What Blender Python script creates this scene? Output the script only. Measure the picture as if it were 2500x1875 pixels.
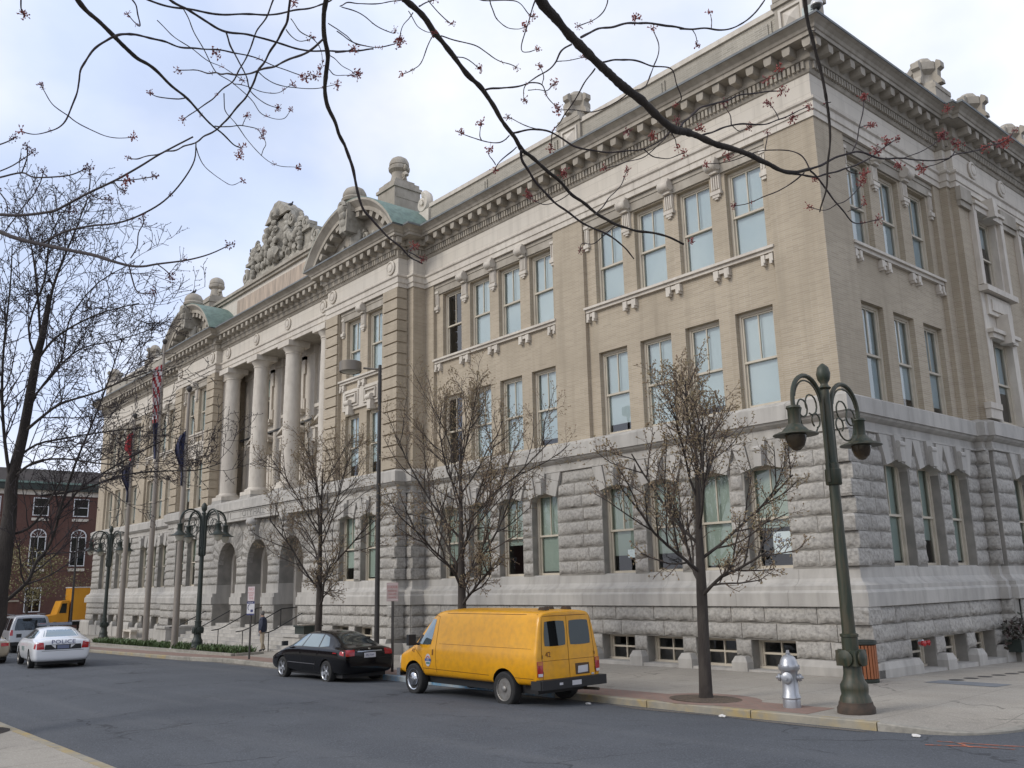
import bpy, bmesh, math, random
from mathutils import Vector, Matrix
from mathutils.bvhtree import BVHTree
from mathutils import noise as mnoise
for o in list(bpy.data.objects): bpy.data.objects.remove(o)
S = bpy.context.scene
COL = S.collection
PI = math.pi
# ---------------------------------------------------------------- camera
CAM = Vector((11.5, -21.47, 2.69))
YAW, PITCH, ROLL, FPX = 0.86032632, 0.22028791, -0.02113798, 2177.95
_f = Vector((-math.sin(YAW)*math.cos(PITCH), math.cos(YAW)*math.cos(PITCH), math.sin(PITCH)))
_r = Vector((math.cos(YAW), math.sin(YAW), 0)); _u = _r.cross(_f)
CR = _r*math.cos(ROLL)+_u*math.sin(ROLL); CU = -_r*math.sin(ROLL)+_u*math.cos(ROLL); CF = _f
cd = bpy.data.cameras.new('camera'); cam = bpy.data.objects.new('camera', cd); COL.objects.link(cam)
cd.sensor_width = 36; cd.lens = FPX/2500*36; cd.clip_end = 3000; cd.clip_start = 0.1
cam.matrix_world = Matrix(((CR.x, CU.x, -CF.x, CAM.x), (CR.y, CU.y, -CF.y, CAM.y), (CR.z, CU.z, -CF.z, CAM.z), (0, 0, 0, 1)))
S.camera = cam
# ---------------------------------------------------------------- sky, sun, exposure
SUN_EL, SUN_AZ = math.radians(34), math.radians(197)      # azimuth of the sun, from +y clockwise
W = bpy.data.worlds.new('World'); S.world = W; W.use_nodes = True
nt = W.node_tree; nt.nodes.clear()
def wn(t, **k):
    n = nt.nodes.new(t)
    for a, b in k.items(): setattr(n, a, b)
    return n
sky = wn('ShaderNodeTexSky', sky_type='NISHITA', sun_disc=False, sun_elevation=SUN_EL, sun_rotation=SUN_AZ)
sky.air_density = 1.0; sky.dust_density = 1.5
tc = wn('ShaderNodeTexCoord'); mp = wn('ShaderNodeMapping'); mp.inputs['Scale'].default_value = (1, 1, 1.8)
n1 = wn('ShaderNodeTexNoise'); n1.inputs['Scale'].default_value = 1.7; n1.inputs['Detail'].default_value = 7; n1.inputs['Roughness'].default_value = .52
n1.inputs['Distortion'].default_value = .35
cr = wn('ShaderNodeValToRGB'); cr.color_ramp.elements[0].position = .34; cr.color_ramp.elements[1].position = .58
cr.color_ramp.elements[0].color = (.72, .72, .72, 1); cr.color_ramp.elements[1].color = (1, 1, 1, 1)
n2 = wn('ShaderNodeTexNoise'); n2.inputs['Scale'].default_value = 3.1; n2.inputs['Detail'].default_value = 6
n2.inputs['Scale'].default_value = 1.5; cr2 = wn('ShaderNodeValToRGB'); cr2.color_ramp.elements[0].position = .40; cr2.color_ramp.elements[1].position = .55; cl = wn('ShaderNodeMixRGB'); cl.inputs[1].default_value = (6.6, 7.6, 10.0, 1); cl.inputs[2].default_value = (9.2, 9.5, 10.3, 1)
mx = wn('ShaderNodeMixRGB'); bg = wn('ShaderNodeBackground'); bg.inputs[1].default_value = .1
out = wn('ShaderNodeOutputWorld'); L = nt.links.new
L(tc.outputs['Generated'], mp.inputs[0]); L(mp.outputs[0], n1.inputs[0]); L(mp.outputs[0], n2.inputs[0])
L(n1.outputs[0], cr.inputs[0]); L(cr.outputs[0], mx.inputs[0]); L(n2.outputs[0], cr2.inputs[0]); L(cr2.outputs[0], cl.inputs[0])
L(sky.outputs[0], mx.inputs[1]); L(cl.outputs[0], mx.inputs[2]); L(mx.outputs[0], bg.inputs[0]); L(bg.outputs[0], out.inputs[0])
sd = bpy.data.lights.new('sun', 'SUN'); sd.energy = 1.5; sd.angle = math.radians(22); sd.color = (1, .95, .87)
so = bpy.data.objects.new('sun', sd); COL.objects.link(so)
sdir = Vector((math.sin(SUN_AZ)*math.cos(SUN_EL), math.cos(SUN_AZ)*math.cos(SUN_EL), math.sin(SUN_EL)))
so.rotation_euler = sdir.to_track_quat('Z', 'Y').to_euler(); so.location = (0, -30, 40)
S.view_settings.view_transform = 'Standard'; S.view_settings.look = 'None'; S.view_settings.exposure = 0.2; S.view_settings.gamma = 1
# ---------------------------------------------------------------- helpers
RN = random.Random(11)
def px(x, y, d):
    """point seen at photo pixel (2500 wide) at depth d from the camera"""
    return CAM + (CF + CR*((x-1250)/FPX) - CU*((y-937.5)/FPX))*d
def onY(x, y, Y):
    v = CF + CR*((x-1250)/FPX) - CU*((y-937.5)/FPX); return CAM + v*((Y-CAM.y)/v.y)
class MB:
    def __init__(s): s.v = []; s.f = []
    def add(s, vs, fs):
        o = len(s.v); s.v += [tuple(p) for p in vs]; s.f += [tuple(i+o for i in f) for f in fs]; return s
    def box(s, x0, x1, y0, y1, z0, z1, M=None):
        P = [(x0,y0,z0),(x1,y0,z0),(x1,y1,z0),(x0,y1,z0),(x0,y0,z1),(x1,y0,z1),(x1,y1,z1),(x0,y1,z1)]
        if M: P = [M @ Vector(p) for p in P]
        return s.add(P, [(3,2,1,0),(4,5,6,7),(0,1,5,4),(1,2,6,5),(2,3,7,6),(3,0,4,7)])
    def hexa(s, P): return s.add(P, [(3,2,1,0),(4,5,6,7),(0,1,5,4),(1,2,6,5),(2,3,7,6),(3,0,4,7)])
    def quad(s, a, b, c, d): return s.add([a,b,c,d], [(0,1,2,3)])
    def prism(s, poly, y0, y1, f=None):
        """polygon in (x,z) extruded along y; f maps (x,y,z)->point"""
        n = len(poly); f = f or (lambda x, y, z: (x, y, z))
        vs = [f(x, y0, z) for x, z in poly]+[f(x, y1, z) for x, z in poly]
        return s.add(vs, [tuple(range(n)), tuple(range(2*n-1, n-1, -1))]+[(i, i+n, (i+1) % n+n, (i+1) % n) for i in range(n)])
    def tube(s, pts, rad, n=6, cap=True):
        pts = [Vector(p) for p in pts]; m = len(pts)
        if not hasattr(rad, '__len__'): rad = [rad]*m
        up = None; rings = []
        for i, p in enumerate(pts):
            t = (pts[min(i+1, m-1)]-pts[max(i-1, 0)])
            if t.length < 1e-9: t = Vector((0,0,1))
            t.normalize()
            if up is None:
                up = t.orthogonal().normalized()
            up = (up - t*up.dot(t))
            if up.length < 1e-6: up = t.orthogonal()
            up.normalize(); b = t.cross(up)
            rings.append([p+(up*math.cos(2*PI*k/n)+b*math.sin(2*PI*k/n))*rad[i] for k in range(n)])
        vs = [q for r in rings for q in r]
        fs = [(i*n+k, i*n+(k+1) % n, (i+1)*n+(k+1) % n, (i+1)*n+k) for i in range(m-1) for k in range(n)]
        if cap: fs += [tuple(range(n-1, -1, -1)), tuple((m-1)*n+k for k in range(n))]
        return s.add(vs, fs)
    def lathe(s, prof, n=16, c=(0,0,0), M=None, sx=1, sy=1, rot=0):
        m = len(prof); vs = []
        for r, z in prof:
            for k in range(n):
                a = 2*PI*k/n+rot; p = Vector((c[0]+r*math.cos(a)*sx, c[1]+r*math.sin(a)*sy, c[2]+z))
                vs.append(M @ p if M else p)
        fs = [(i*n+k, i*n+(k+1) % n, (i+1)*n+(k+1) % n, (i+1)*n+k) for i in range(m-1) for k in range(n)]
        fs += [tuple(range(n-1, -1, -1)), tuple((m-1)*n+k for k in range(n))]
        return s.add(vs, fs)
    def disc(s, c, r, n=16, sx=1, sy=1):
        return s.add([(c[0]+r*sx*math.cos(2*PI*k/n), c[1]+r*sy*math.sin(2*PI*k/n), c[2]) for k in range(n)], [tuple(range(n))])
    def mesh(s, name, smooth=False):
        me = bpy.data.meshes.new(name); me.from_pydata(s.v, [], s.f)
        if smooth:
            me.polygons.foreach_set('use_smooth', [True]*len(me.polygons))
            me.set_sharp_from_angle(angle=math.radians(smooth if smooth is not True else 40))
        return me
    def build(s, name, mat, parent=None, smooth=False, **k):
        return ob(name, s.mesh(name, smooth), mat, parent, **k)
def ob(name, me, mat=None, parent=None, loc=None, rot=None, scale=None, kind=None, label=None, cat=None, group=None):
    o = bpy.data.objects.new(name, me); COL.objects.link(o)
    if mat and me and not me.materials: me.materials.append(mat)
    if parent: o.parent = parent
    if loc: o.location = loc
    if rot: o.rotation_euler = rot
    if scale: o.scale = scale
    return tag(o, label, cat, group, kind)
def tag(o, label=None, cat=None, group=None, kind=None):
    if label: o['label'] = label
    if cat: o['category'] = cat
    if group: o['group'] = group
    if kind: o['kind'] = kind
    return o
def ent(name, label, cat, loc=(0,0,0), rz=0, group=None):
    o = bpy.data.objects.new(name, None); COL.objects.link(o); o.empty_display_size = .2
    o.location = loc; o.rotation_euler = (0, 0, rz); return tag(o, label, cat, group)
def copytree(o, parent=None):
    c = o.copy(); COL.objects.link(c); c.parent = parent
    for ch in o.children: copytree(ch, c)
    return c
def lerp(a, b, t): return a+(b-a)*t
# ---------------------------------------------------------------- materials
def mat(name, c, rough=.8, c2=None, ns=1.0, nb=None, bs=20, bump=0, metal=0, c3=None, s3=8, a3=.5, stretch=(1,1,1), spec=.5, coat=0, det=5, lo=.35, hi=.65):
    """principled with colour mixed by world-space noise; c2 large patches of size 1/ns, c3 finer speckle"""
    m = bpy.data.materials.new(name); m.use_nodes = True; t = m.node_tree; N = t.nodes; K = t.links.new
    b = N['Principled BSDF']; b.inputs['Roughness'].default_value = rough; b.inputs['Metallic'].default_value = metal
    b.inputs['Specular IOR Level'].default_value = spec; b.inputs['Coat Weight'].default_value = coat
    b.inputs['Base Color'].default_value = (*c, 1)
    if not (c2 or c3 or bump): return m
    g = N.new('ShaderNodeNewGeometry'); mp = N.new('ShaderNodeMapping'); mp.inputs['Scale'].default_value = stretch; K(g.outputs['Position'], mp.inputs[0])
    col = None
    def noise(sc, d=det, vec=mp):
        n = N.new('ShaderNodeTexNoise'); n.inputs['Scale'].default_value = sc; n.inputs['Detail'].default_value = d; K(vec.outputs[0], n.inputs['Vector']); return n
    def mixc(fac, a, bb):
        x = N.new('ShaderNodeMixRGB'); K(fac, x.inputs[0])
        for i, q in ((1, a), (2, bb)):
            if isinstance(q, tuple): x.inputs[i].default_value = (*q, 1)
            else: K(q, x.inputs[i])
        return x.outputs[0]
    def ramp(o, a, bb):
        r = N.new('ShaderNodeMapRange'); r.inputs[1].default_value = a; r.inputs[2].default_value = bb; K(o, r.inputs[0]); return r.outputs[0]
    cur = c
    if c2: cur = mixc(ramp(noise(ns).outputs[0], lo, hi), cur, c2)
    if c3:
        q = N.new('ShaderNodeMath'); q.operation = 'MULTIPLY'; q.inputs[1].default_value = a3; K(ramp(noise(s3, 3).outputs[0], .4, .7), q.inputs[0]); cur = mixc(q.outputs[0], cur, c3)
    if not isinstance(cur, tuple): K(cur, b.inputs['Base Color'])
    if bump:
        bn = N.new('ShaderNodeBump'); bn.inputs['Strength'].default_value = bump; bn.inputs['Distance'].default_value = .03
        K(noise(bs, 6).outputs[0], bn.inputs['Height']); K(bn.outputs[0], b.inputs['Normal'])
    return m
def brickmat(name, c1, c2, mortar, bw, bh, rough=.85, ms=.012, bump=.3, dirt=None, off=.5):
    m = bpy.data.materials.new(name); m.use_nodes = True; t = m.node_tree; N = t.nodes; K = t.links.new
    b = N['Principled BSDF']; b.inputs['Roughness'].default_value = rough
    g = N.new('ShaderNodeNewGeometry'); s = N.new('ShaderNodeSeparateXYZ'); K(g.outputs['Position'], s.inputs[0])
    a = N.new('ShaderNodeMath'); K(s.outputs[0], a.inputs[0]); K(s.outputs[1], a.inputs[1])
    cb = N.new('ShaderNodeCombineXYZ'); K(a.outputs[0], cb.inputs[0]); K(s.outputs[2], cb.inputs[1])
    br = N.new('ShaderNodeTexBrick'); K(cb.outputs[0], br.inputs['Vector']); br.offset = off
    for i, q in (('Color1', c1), ('Color2', c2), ('Mortar', mortar)): br.inputs[i].default_value = (*q, 1)
    br.inputs['Scale'].default_value = 1; br.inputs['Mortar Size'].default_value = ms; br.inputs['Brick Width'].default_value = bw; br.inputs['Row Height'].default_value = bh
    n = N.new('ShaderNodeTexNoise'); n.inputs['Scale'].default_value = .45; n.inputs['Detail'].default_value = 6; K(g.outputs['Position'], n.inputs['Vector'])
    mr = N.new('ShaderNodeMapRange'); mr.inputs[1].default_value = .35; mr.inputs[2].default_value = .75; mr.inputs[4].default_value = .7; K(n.outputs[0], mr.inputs[0])
    x = N.new('ShaderNodeMixRGB'); K(mr.outputs[0], x.inputs[0]); K(br.outputs[0], x.inputs[1])
    x.inputs[2].default_value = (*(dirt or tuple(q*.72 for q in c1)), 1)
    mp = N.new('ShaderNodeMapping'); mp.inputs['Scale'].default_value = (3, 3, .25); K(g.outputs['Position'], mp.inputs[0])
    n2 = N.new('ShaderNodeTexNoise'); n2.inputs['Scale'].default_value = 1; n2.inputs['Detail'].default_value = 4; K(mp.outputs[0], n2.inputs['Vector'])
    m2 = N.new('ShaderNodeMapRange'); m2.inputs[1].default_value = .5; m2.inputs[2].default_value = .8; m2.inputs[4].default_value = .5; K(n2.outputs[0], m2.inputs[0])
    y = N.new('ShaderNodeMixRGB'); K(m2.outputs[0], y.inputs[0]); K(x.outputs[0], y.inputs[1]); y.inputs[2].default_value = (*tuple(q*.6 for q in c1), 1)
    K(y.outputs[0], b.inputs['Base Color'])
    if bump:
        bn = N.new('ShaderNodeBump'); bn.inputs['Strength'].default_value = bump; bn.inputs['Distance'].default_value = .01; bn.invert = True
        K(br.outputs['Fac'], bn.inputs['Height']); K(bn.outputs[0], b.inputs['Normal'])
    return m
def glassmat(name, tint=(.8,.9,.95), base=.1, ior=1.5, rough=.0):
    m = bpy.data.materials.new(name); m.use_nodes = True; t = m.node_tree; N = t.nodes; K = t.links.new; N.clear()
    o = N.new('ShaderNodeOutputMaterial'); mix = N.new('ShaderNodeMixShader'); tr = N.new('ShaderNodeBsdfTransparent'); gl = N.new('ShaderNodeBsdfGlossy')
    tr.inputs[0].default_value = (*tint, 1); gl.inputs['Roughness'].default_value = rough
    fr = N.new('ShaderNodeFresnel'); fr.inputs[0].default_value = ior
    g = N.new('ShaderNodeNewGeometry'); nz = N.new('ShaderNodeTexNoise'); nz.inputs['Scale'].default_value = .8; K(g.outputs['Position'], nz.inputs['Vector'])
    bp = N.new('ShaderNodeBump'); bp.inputs['Strength'].default_value = .05; bp.inputs['Distance'].default_value = .05; K(nz.outputs[0], bp.inputs['Height']); K(bp.outputs[0], gl.inputs['Normal'])
    a = N.new('ShaderNodeMath'); a.inputs[1].default_value = base; a.use_clamp = True; K(fr.outputs[0], a.inputs[0]); K(a.outputs[0], mix.inputs[0])
    K(tr.outputs[0], mix.inputs[1]); K(gl.outputs[0], mix.inputs[2]); K(mix.outputs[0], o.inputs[0]); return m
M = dict(
 rough=mat('granite_rough', (.43,.405,.365), .9, (.34,.32,.29), .9, c3=(.20,.19,.175), s3=11, a3=.7, bs=13, bump=1.0),
 joint=mat('granite_joint', (.29,.27,.24), .95, (.20,.19,.17), 2.0),
 smooth=mat('granite_smooth', (.46,.435,.395), .8, (.39,.37,.34), .6, c3=(.27,.255,.23), s3=2.2, a3=.6, stretch=(1.6,1.6,.35), bs=60, bump=.15),
 brick=brickmat('tan_brick', (.43,.36,.265), (.35,.29,.212), (.46,.41,.335), .42, .062, ms=.007, bump=.25),
 pbrick=brickmat('parapet_brick', (.36,.325,.265), (.27,.245,.20), (.44,.41,.35), .3, .075, ms=.01),
 terra=brickmat('cream_terracotta', (.60,.55,.475), (.56,.51,.435), (.38,.34,.29), .95, .4, ms=.006, bump=.1, dirt=(.52,.48,.42)),
 trim=mat('cream_stone', (.61,.56,.485), .75, (.52,.47,.405), .8, c3=(.33,.29,.24), s3=5, a3=.35, stretch=(1,1,.4), bs=30, bump=.08),
 corn=mat('weathered_stone', (.41,.37,.31), .85, (.31,.275,.225), .7, c3=(.20,.175,.14), s3=4, a3=.5, stretch=(1,1,.5), bs=25, bump=.15),
 crest=mat('carved_stone', (.42,.39,.33), .85, (.30,.275,.23), 1.6, c3=(.14,.125,.10), s3=4, a3=.6, bs=14, bump=.5),
 stain=mat('stained_stone', (.50,.40,.31), .85, (.36,.29,.23), 1.2, c3=(.20,.17,.14), s3=3, a3=.6, stretch=(2.5,1,.35)),
 lead=mat('lead_gutter', (.16,.17,.17), .6, (.10,.11,.12), 2),
 copper=mat('green_copper', (.15,.22,.19), .8, (.20,.275,.235), 1.5, c3=(.09,.12,.11), s3=5, a3=.6),
 frame=mat('cream_frame', (.53,.475,.38), .6, (.46,.41,.33), 2),
 glass=glassmat('window_glass', (.90,.95,.95), .10),
 glassg=glassmat('green_glass', (.80,.87,.84), .06),
 blind=mat('pale_blind', (.68,.735,.75), .8, (.58,.65,.68), .5),
 blindg=mat('green_blind', (.62,.645,.60), .8, (.55,.58,.54), .7),
 dark=mat('dark_room', (.025,.027,.03), .9),
 room=mat('dim_room', (.16,.16,.155), .9, (.09,.09,.09), .5),
 asphalt=mat('asphalt', (.080,.085,.094), .9, (.058,.062,.070), .16, c3=(.14,.145,.155), s3=55, a3=.5, bs=160, bump=.5, lo=.3, hi=.7),
 concrete=mat('concrete_walk', (.33,.30,.258), .88, (.26,.238,.208), .5, c3=(.25,.235,.21), s3=6, a3=.35, bs=90, bump=.2),
 kerb=mat('kerb_stone', (.34,.315,.27), .9, (.25,.235,.20), 1.5, c3=(.16,.15,.13), s3=10, a3=.5, bs=40, bump=.35),
 ykerb=mat('worn_yellow_kerb', (.38,.265,.08), .85, (.31,.28,.22), .8, c3=(.24,.225,.19), s3=5, a3=1.0, lo=.3, hi=.55, bs=40, bump=.3),
 bkerb=mat('worn_blue_kerb', (.10,.26,.42), .85, (.30,.34,.36), 2.2, c3=(.3,.29,.26), s3=9, a3=.7),
 pave=brickmat('brick_paving', (.28,.17,.13), (.23,.145,.115), (.20,.17,.14), .22, .11, ms=.012),
)
def flatbrick(name, c1, c2, mo, bw, bh):
    m = brickmat(name, c1, c2, mo, bw, bh); t = m.node_tree
    for n in t.nodes:
        if n.type == 'COMBXYZ':
            s = [q for q in t.nodes if q.type == 'SEPXYZ'][0]
            t.links.new(s.outputs[0], n.inputs[0]); t.links.new(s.outputs[1], n.inputs[1])
    return m
M['pave'] = flatbrick('brick_paving', (.29,.18,.14), (.24,.155,.125), (.21,.18,.15), .22, .11)

def groundmat(name, base, dark, light, crack=True, joints=None, speck=.5):
    m = bpy.data.materials.new(name); m.use_nodes = True; t = m.node_tree; N = t.nodes; K = t.links.new; b = N['Principled BSDF']; b.inputs['Roughness'].default_value = .9; b.inputs['Specular IOR Level'].default_value = .3
    g = N.new('ShaderNodeNewGeometry')
    def nz(sc, d=5, stretch=None):
        n = N.new('ShaderNodeTexNoise'); n.inputs['Scale'].default_value = sc; n.inputs['Detail'].default_value = d
        if stretch: mp = N.new('ShaderNodeMapping'); mp.inputs['Scale'].default_value = stretch; K(g.outputs['Position'], mp.inputs[0]); K(mp.outputs[0], n.inputs['Vector'])
        else: K(g.outputs['Position'], n.inputs['Vector'])
        return n.outputs[0]
    def rng(o, a, c, lo=0, hi=1):
        r = N.new('ShaderNodeMapRange'); r.inputs[1].default_value = a; r.inputs[2].default_value = c; r.inputs[3].default_value = lo; r.inputs[4].default_value = hi; K(o, r.inputs[0]); return r.outputs[0]
    def mul(p, q):
        n = N.new('ShaderNodeMath'); n.operation = 'MULTIPLY'; K(p, n.inputs[0]); K(q, n.inputs[1]); return n.outputs[0]
    def mix(f, p, q):
        x = N.new('ShaderNodeMixRGB'); K(f, x.inputs[0])
        for i, c in ((1, p), (2, q)):
            if isinstance(c, tuple): x.inputs[i].default_value = (*c, 1)
            else: K(c, x.inputs[i])
        return x.outputs[0]
    cur = mix(rng(nz(.5, 6), .32, .7), base, dark)
    cur = mix(rng(nz(1.0, 4, (.06, 1.1, 1)), .52, .72, 0, .55), cur, light)            # wear along the street
    cur = mix(rng(nz(2.2, 6), .60, .72, 0, .5), cur, tuple(q*.62 for q in base))         # stains
    cur = mix(rng(nz(38, 2), .52, .66, 0, speck), cur, tuple(min(1, q*1.9) for q in base)); cur = mix(rng(nz(30, 2), .60, .7, 0, speck*1.2), cur, tuple(q*.45 for q in base))
    if crack:
        v = N.new('ShaderNodeTexVoronoi'); v.feature = 'DISTANCE_TO_EDGE'; v.inputs['Scale'].default_value = .32; w = N.new('ShaderNodeVectorMath'); w.operation = 'ADD'; n = N.new('ShaderNodeTexNoise'); n.inputs['Scale'].default_value = 1.6; n.inputs['Detail'].default_value = 6
        K(g.outputs['Position'], n.inputs['Vector']); sc = N.new('ShaderNodeVectorMath'); sc.operation = 'SCALE'; sc.inputs[3].default_value = .9; K(n.outputs['Color'], sc.inputs[0]); K(g.outputs['Position'], w.inputs[0]); K(sc.outputs[0], w.inputs[1]); K(w.outputs[0], v.inputs['Vector'])
        cur = mix(mul(rng(v.outputs['Distance'], .004, .012, .75, 0), rng(nz(.35, 3), .5, .58)), cur, tuple(q*.4 for q in base))
    if joints:
        s = N.new('ShaderNodeSeparateXYZ'); K(g.outputs['Position'], s.inputs[0]); c = N.new('ShaderNodeCombineXYZ'); K(s.outputs[0], c.inputs[0]); K(s.outputs[1], c.inputs[1])
        br = N.new('ShaderNodeTexBrick'); br.offset = 0; br.inputs['Scale'].default_value = 1; br.inputs['Brick Width'].default_value = joints; br.inputs['Row Height'].default_value = joints; br.inputs['Mortar Size'].default_value = .012; br.inputs['Mortar Smooth'].default_value = .4; K(c.outputs[0], br.inputs['Vector'])
        f = N.new('ShaderNodeMath'); f.operation = 'MULTIPLY'; f.inputs[1].default_value = .7; K(br.outputs['Fac'], f.inputs[0]); cur = mix(f.outputs[0], cur, tuple(q*.5 for q in base))
    K(cur, b.inputs['Base Color']); bn = N.new('ShaderNodeBump'); bn.inputs['Strength'].default_value = .5; bn.inputs['Distance'].default_value = .01; K(nz(110, 3), bn.inputs['Height']); K(bn.outputs[0], b.inputs['Normal']); return m
M['asphalt'] = groundmat('asphalt', (.088,.094,.104), (.070,.075,.084), (.115,.118,.124))
M['concrete'] = groundmat('concrete_walk', (.34,.31,.265), (.27,.247,.213), (.37,.345,.30), True, 1.52, .25)
M['grit'] = groundmat('gutter_grit', (.15,.135,.115), (.09,.085,.08), (.2,.18,.15), False, None, .9)
# ---------------------------------------------------------------- ground
def gz(x): return .011*(max(-90, min(x, 20))+5)
KERB = [(-140,-8.2),(-90,-7.6),(-60,-7.1),(-41,-6.75),(-35,-6.5),(-29,-6.25),(-27,-5.95),(-25.5,-5.65),(-22,-5.75),(-14,-6.0),(-1,-6.25),(3.2,-6.25),(4.0,-6.05),(4.6,-5.6),(4.95,-4.9),(5.1,-3.5),(5.1,60)]
def road_z(x, y):
    c = max(0, 1-((y+11.6)/5.4)**2)
    return gz(x) + .16*c - .02*max(0, min(y+4, 30))*(1 if x > 3 else 0)
def walk_z(x, y):
    t = max(0, min(1, (y+6.2)/6.2))
    z = gz(x)+.15+.045*t - .018*max(0, y)
    if x > 3.2 and y < -3.5: z -= .11*min(1, (x-3.2)/1.3)          # ramp at the corner
    return z
def sheet(name, xs, ys, zf, m, dz=0):
    mb = MB(); n = len(ys)
    mb.v = [(x, y, zf(x, y)+dz) for x in xs for y in ys]
    mb.f = [(i*n+j, (i+1)*n+j, (i+1)*n+j+1, i*n+j+1) for i in range(len(xs)-1) for j in range(n-1)]
    return mb.build(name, m, smooth=True, kind='structure')
xs = [-600,-300,-160]+[-140+4*i for i in range(41)]+[30,60,120,300]
sheet('road', xs, [-400,-120,-60,-30,-17.2]+[-17+.7*i for i in range(17)]+[-5,-2,2,8,20,60,150,400], road_z, M['asphalt'])
def kerb_y(x):
    for (a, b), (c, d) in zip(KERB, KERB[1:]):
        if a <= x <= c and c > a: return lerp(b, d, (x-a)/(c-a))
    return -6
# far pavement, behind the kerb line
mb = MB(); pts = []
for (a, b), (c, d) in zip(KERB, KERB[1:]):
    k = max(1, int(math.hypot(c-a, d-b)/1.5))
    pts += [(lerp(a,c,i/k), lerp(b,d,i/k)) for i in range(k)]
pts.append(KERB[-1])
dirs = []
for i, p in enumerate(pts):
    a, b = pts[max(0,i-1)], pts[min(len(pts)-1,i+1)]; t = Vector((b[0]-a[0], b[1]-a[1])).normalized(); dirs.append(Vector((-t.y, t.x)))
rows = []
for i, p in enumerate(pts):
    r = []
    for d in (0, .16, .6, 1.4, 3, 5.5, 9):
        q = Vector(p)+dirs[i]*d
        if p[0] > 3.1 and d > 1.4: q = Vector((min(q.x, p[0]), q.y)) if False else Vector(p)+Vector((-1, .25)).normalized()*d if i < len(pts)-12 else Vector(p)+dirs[i]*d
        r.append((q.x, q.y))
    rows.append(r)
# simple robust sheet: cover y from kerb to 12 for every x, then the part to the right of the corner
mb = MB(); xsw = [-140+2*i for i in range(71)]+[2.4,2.8,3.2,3.5,3.8,4.0,4.2,4.4,4.6,4.7,4.8,4.9,5.0,5.08]
def kyr(x):
    if x <= 3.2: return kerb_y(x)
    for (a, b), (c, d) in zip(KERB, KERB[1:]):
        if a <= x < c: return lerp(b, d, (x-a)/(c-a))
    return -3.5
tt = [0, .02, .06, .12, .2, .3, .42, .56, .7, .85, 1]
for x in xsw:
    k0 = kyr(x)+.14
    for t in tt:
        y = lerp(k0, 14 if x > -68 else 60, t); mb.v.append((x, y, walk_z(x, y)))
n = len(tt)
mb.f = [(i*n+j, (i+1)*n+j, (i+1)*n+j+1, i*n+j+1) for i in range(len(xsw)-1) for j in range(n-1)]
walk = mb.build('pavement', M['concrete'], smooth=True, kind='structure')
# kerbstones, each its own piece
kroot = ob('kerb', MB().box(-140,-139.9,-8.3,-8.0,-2,-1.9).mesh('kerb'), M['kerb'], kind='structure')
def kerb_piece(path, m, parent, name='kerbstone'):
    mb = MB(); P = []
    for i, p in enumerate(path):
        a, b = path[max(0,i-1)], path[min(len(path)-1,i+1)]; t = Vector((b[0]-a[0], b[1]-a[1])).normalized(); nrm = Vector((-t.y, t.x))
        z = walk_z(p[0], p[1]+.2)+.004; f = Vector(p); q = f+nrm*.17; c = f+nrm*.02
        P += [(f.x, f.y, gz(p[0])-.25), (f.x, f.y, z-.02), (c.x, c.y, z), (q.x, q.y, z), (q.x, q.y, z-.2)]
    mb.v = P; k = len(path)
    mb.f = [(i*5+j, (i+1)*5+j, (i+1)*5+j+1, i*5+j+1) for i in range(k-1) for j in range(4)]+[(0,1,2,3,4), tuple((k-1)*5+j for j in (4,3,2,1,0))]
    return mb.build(name, m, parent)
def kpath(a, b, step=.5):
    """points on the kerb line between arc positions a..b (x on the straight part)"""
    n = max(2, int((b-a)/step)+1); return [(lerp(a,b,i/(n-1)), kerb_y(lerp(a,b,i/(n-1)))) for i in range(n)]
x = 3.2
i = 0
while x > -70:
    l = RN.uniform(2.2, 3.0); a = x-l
    m = M['kerb']
    if x > -3.6: m = M['ykerb']
    if -13 < x-1 < -4.5: m = M['bkerb']
    if -40 < x < -30: m = M['ykerb']
    kerb_piece(kpath(a+.012, x-.012), m, kroot); x = a; i += 1
kerb_piece(kpath(-140, x), M['kerb'], kroot)
arc = [(3.21,-6.25),(3.6,-6.17),(4.0,-6.05),(4.35,-5.85),(4.6,-5.6),(4.8,-5.3),(4.95,-4.9),(5.05,-4.3),(5.1,-3.5)]
kerb_piece(arc, M['kerb'], kroot); kerb_piece([(5.1,-3.48),(5.1,2),(5.1,20),(5.1,60)], M['kerb'], kroot)
# brick strip by the kerb, tree pits
def strip(name, x0, x1, d0, d1, m, dz, kind='structure'):
    mb = MB(); n = max(2, int((x1-x0)/1.0)+1)
    for i in range(n):
        x = lerp(x0, x1, i/(n-1))
        for d in (d0, (d0+d1)/2, d1):
            y = kerb_y(x)+d; mb.v.append((x, y, walk_z(x, y)+dz))
    mb.f = [(i*3+j, (i+1)*3+j, (i+1)*3+j+1, i*3+j+1) for i in range(n-1) for j in range(2)]
    return mb.build(name, m, smooth=True, kind=kind)
gm = MB()
for i in range(70):
    x = 3.1-i; y = kerb_y(x)-.012; w_ = .28+.12*math.sin(i*1.7)+.06*math.sin(i*4.1); gm.v += [(x,y,road_z(x,y)+.006),(x,y-w_*.5,road_z(x,y-w_*.5)+.006),(x,y-w_,road_z(x,y-w_)+.006)]
gm.f = [(3*i+j, 3*i+3+j, 3*i+4+j, 3*i+1+j) for i in range(69) for j in (0,1)]
gm.build('gutter', M['grit'], kind='structure')
strip('brick_paving', -66, 1.75, .18, 1.15, M['pave'], .004)
soil = mat('tree_pit_soil', (.10,.075,.055), .95, (.06,.045,.035), 3, c3=(.2,.15,.1), s3=25, a3=.6, bs=40, bump=.8)
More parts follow.
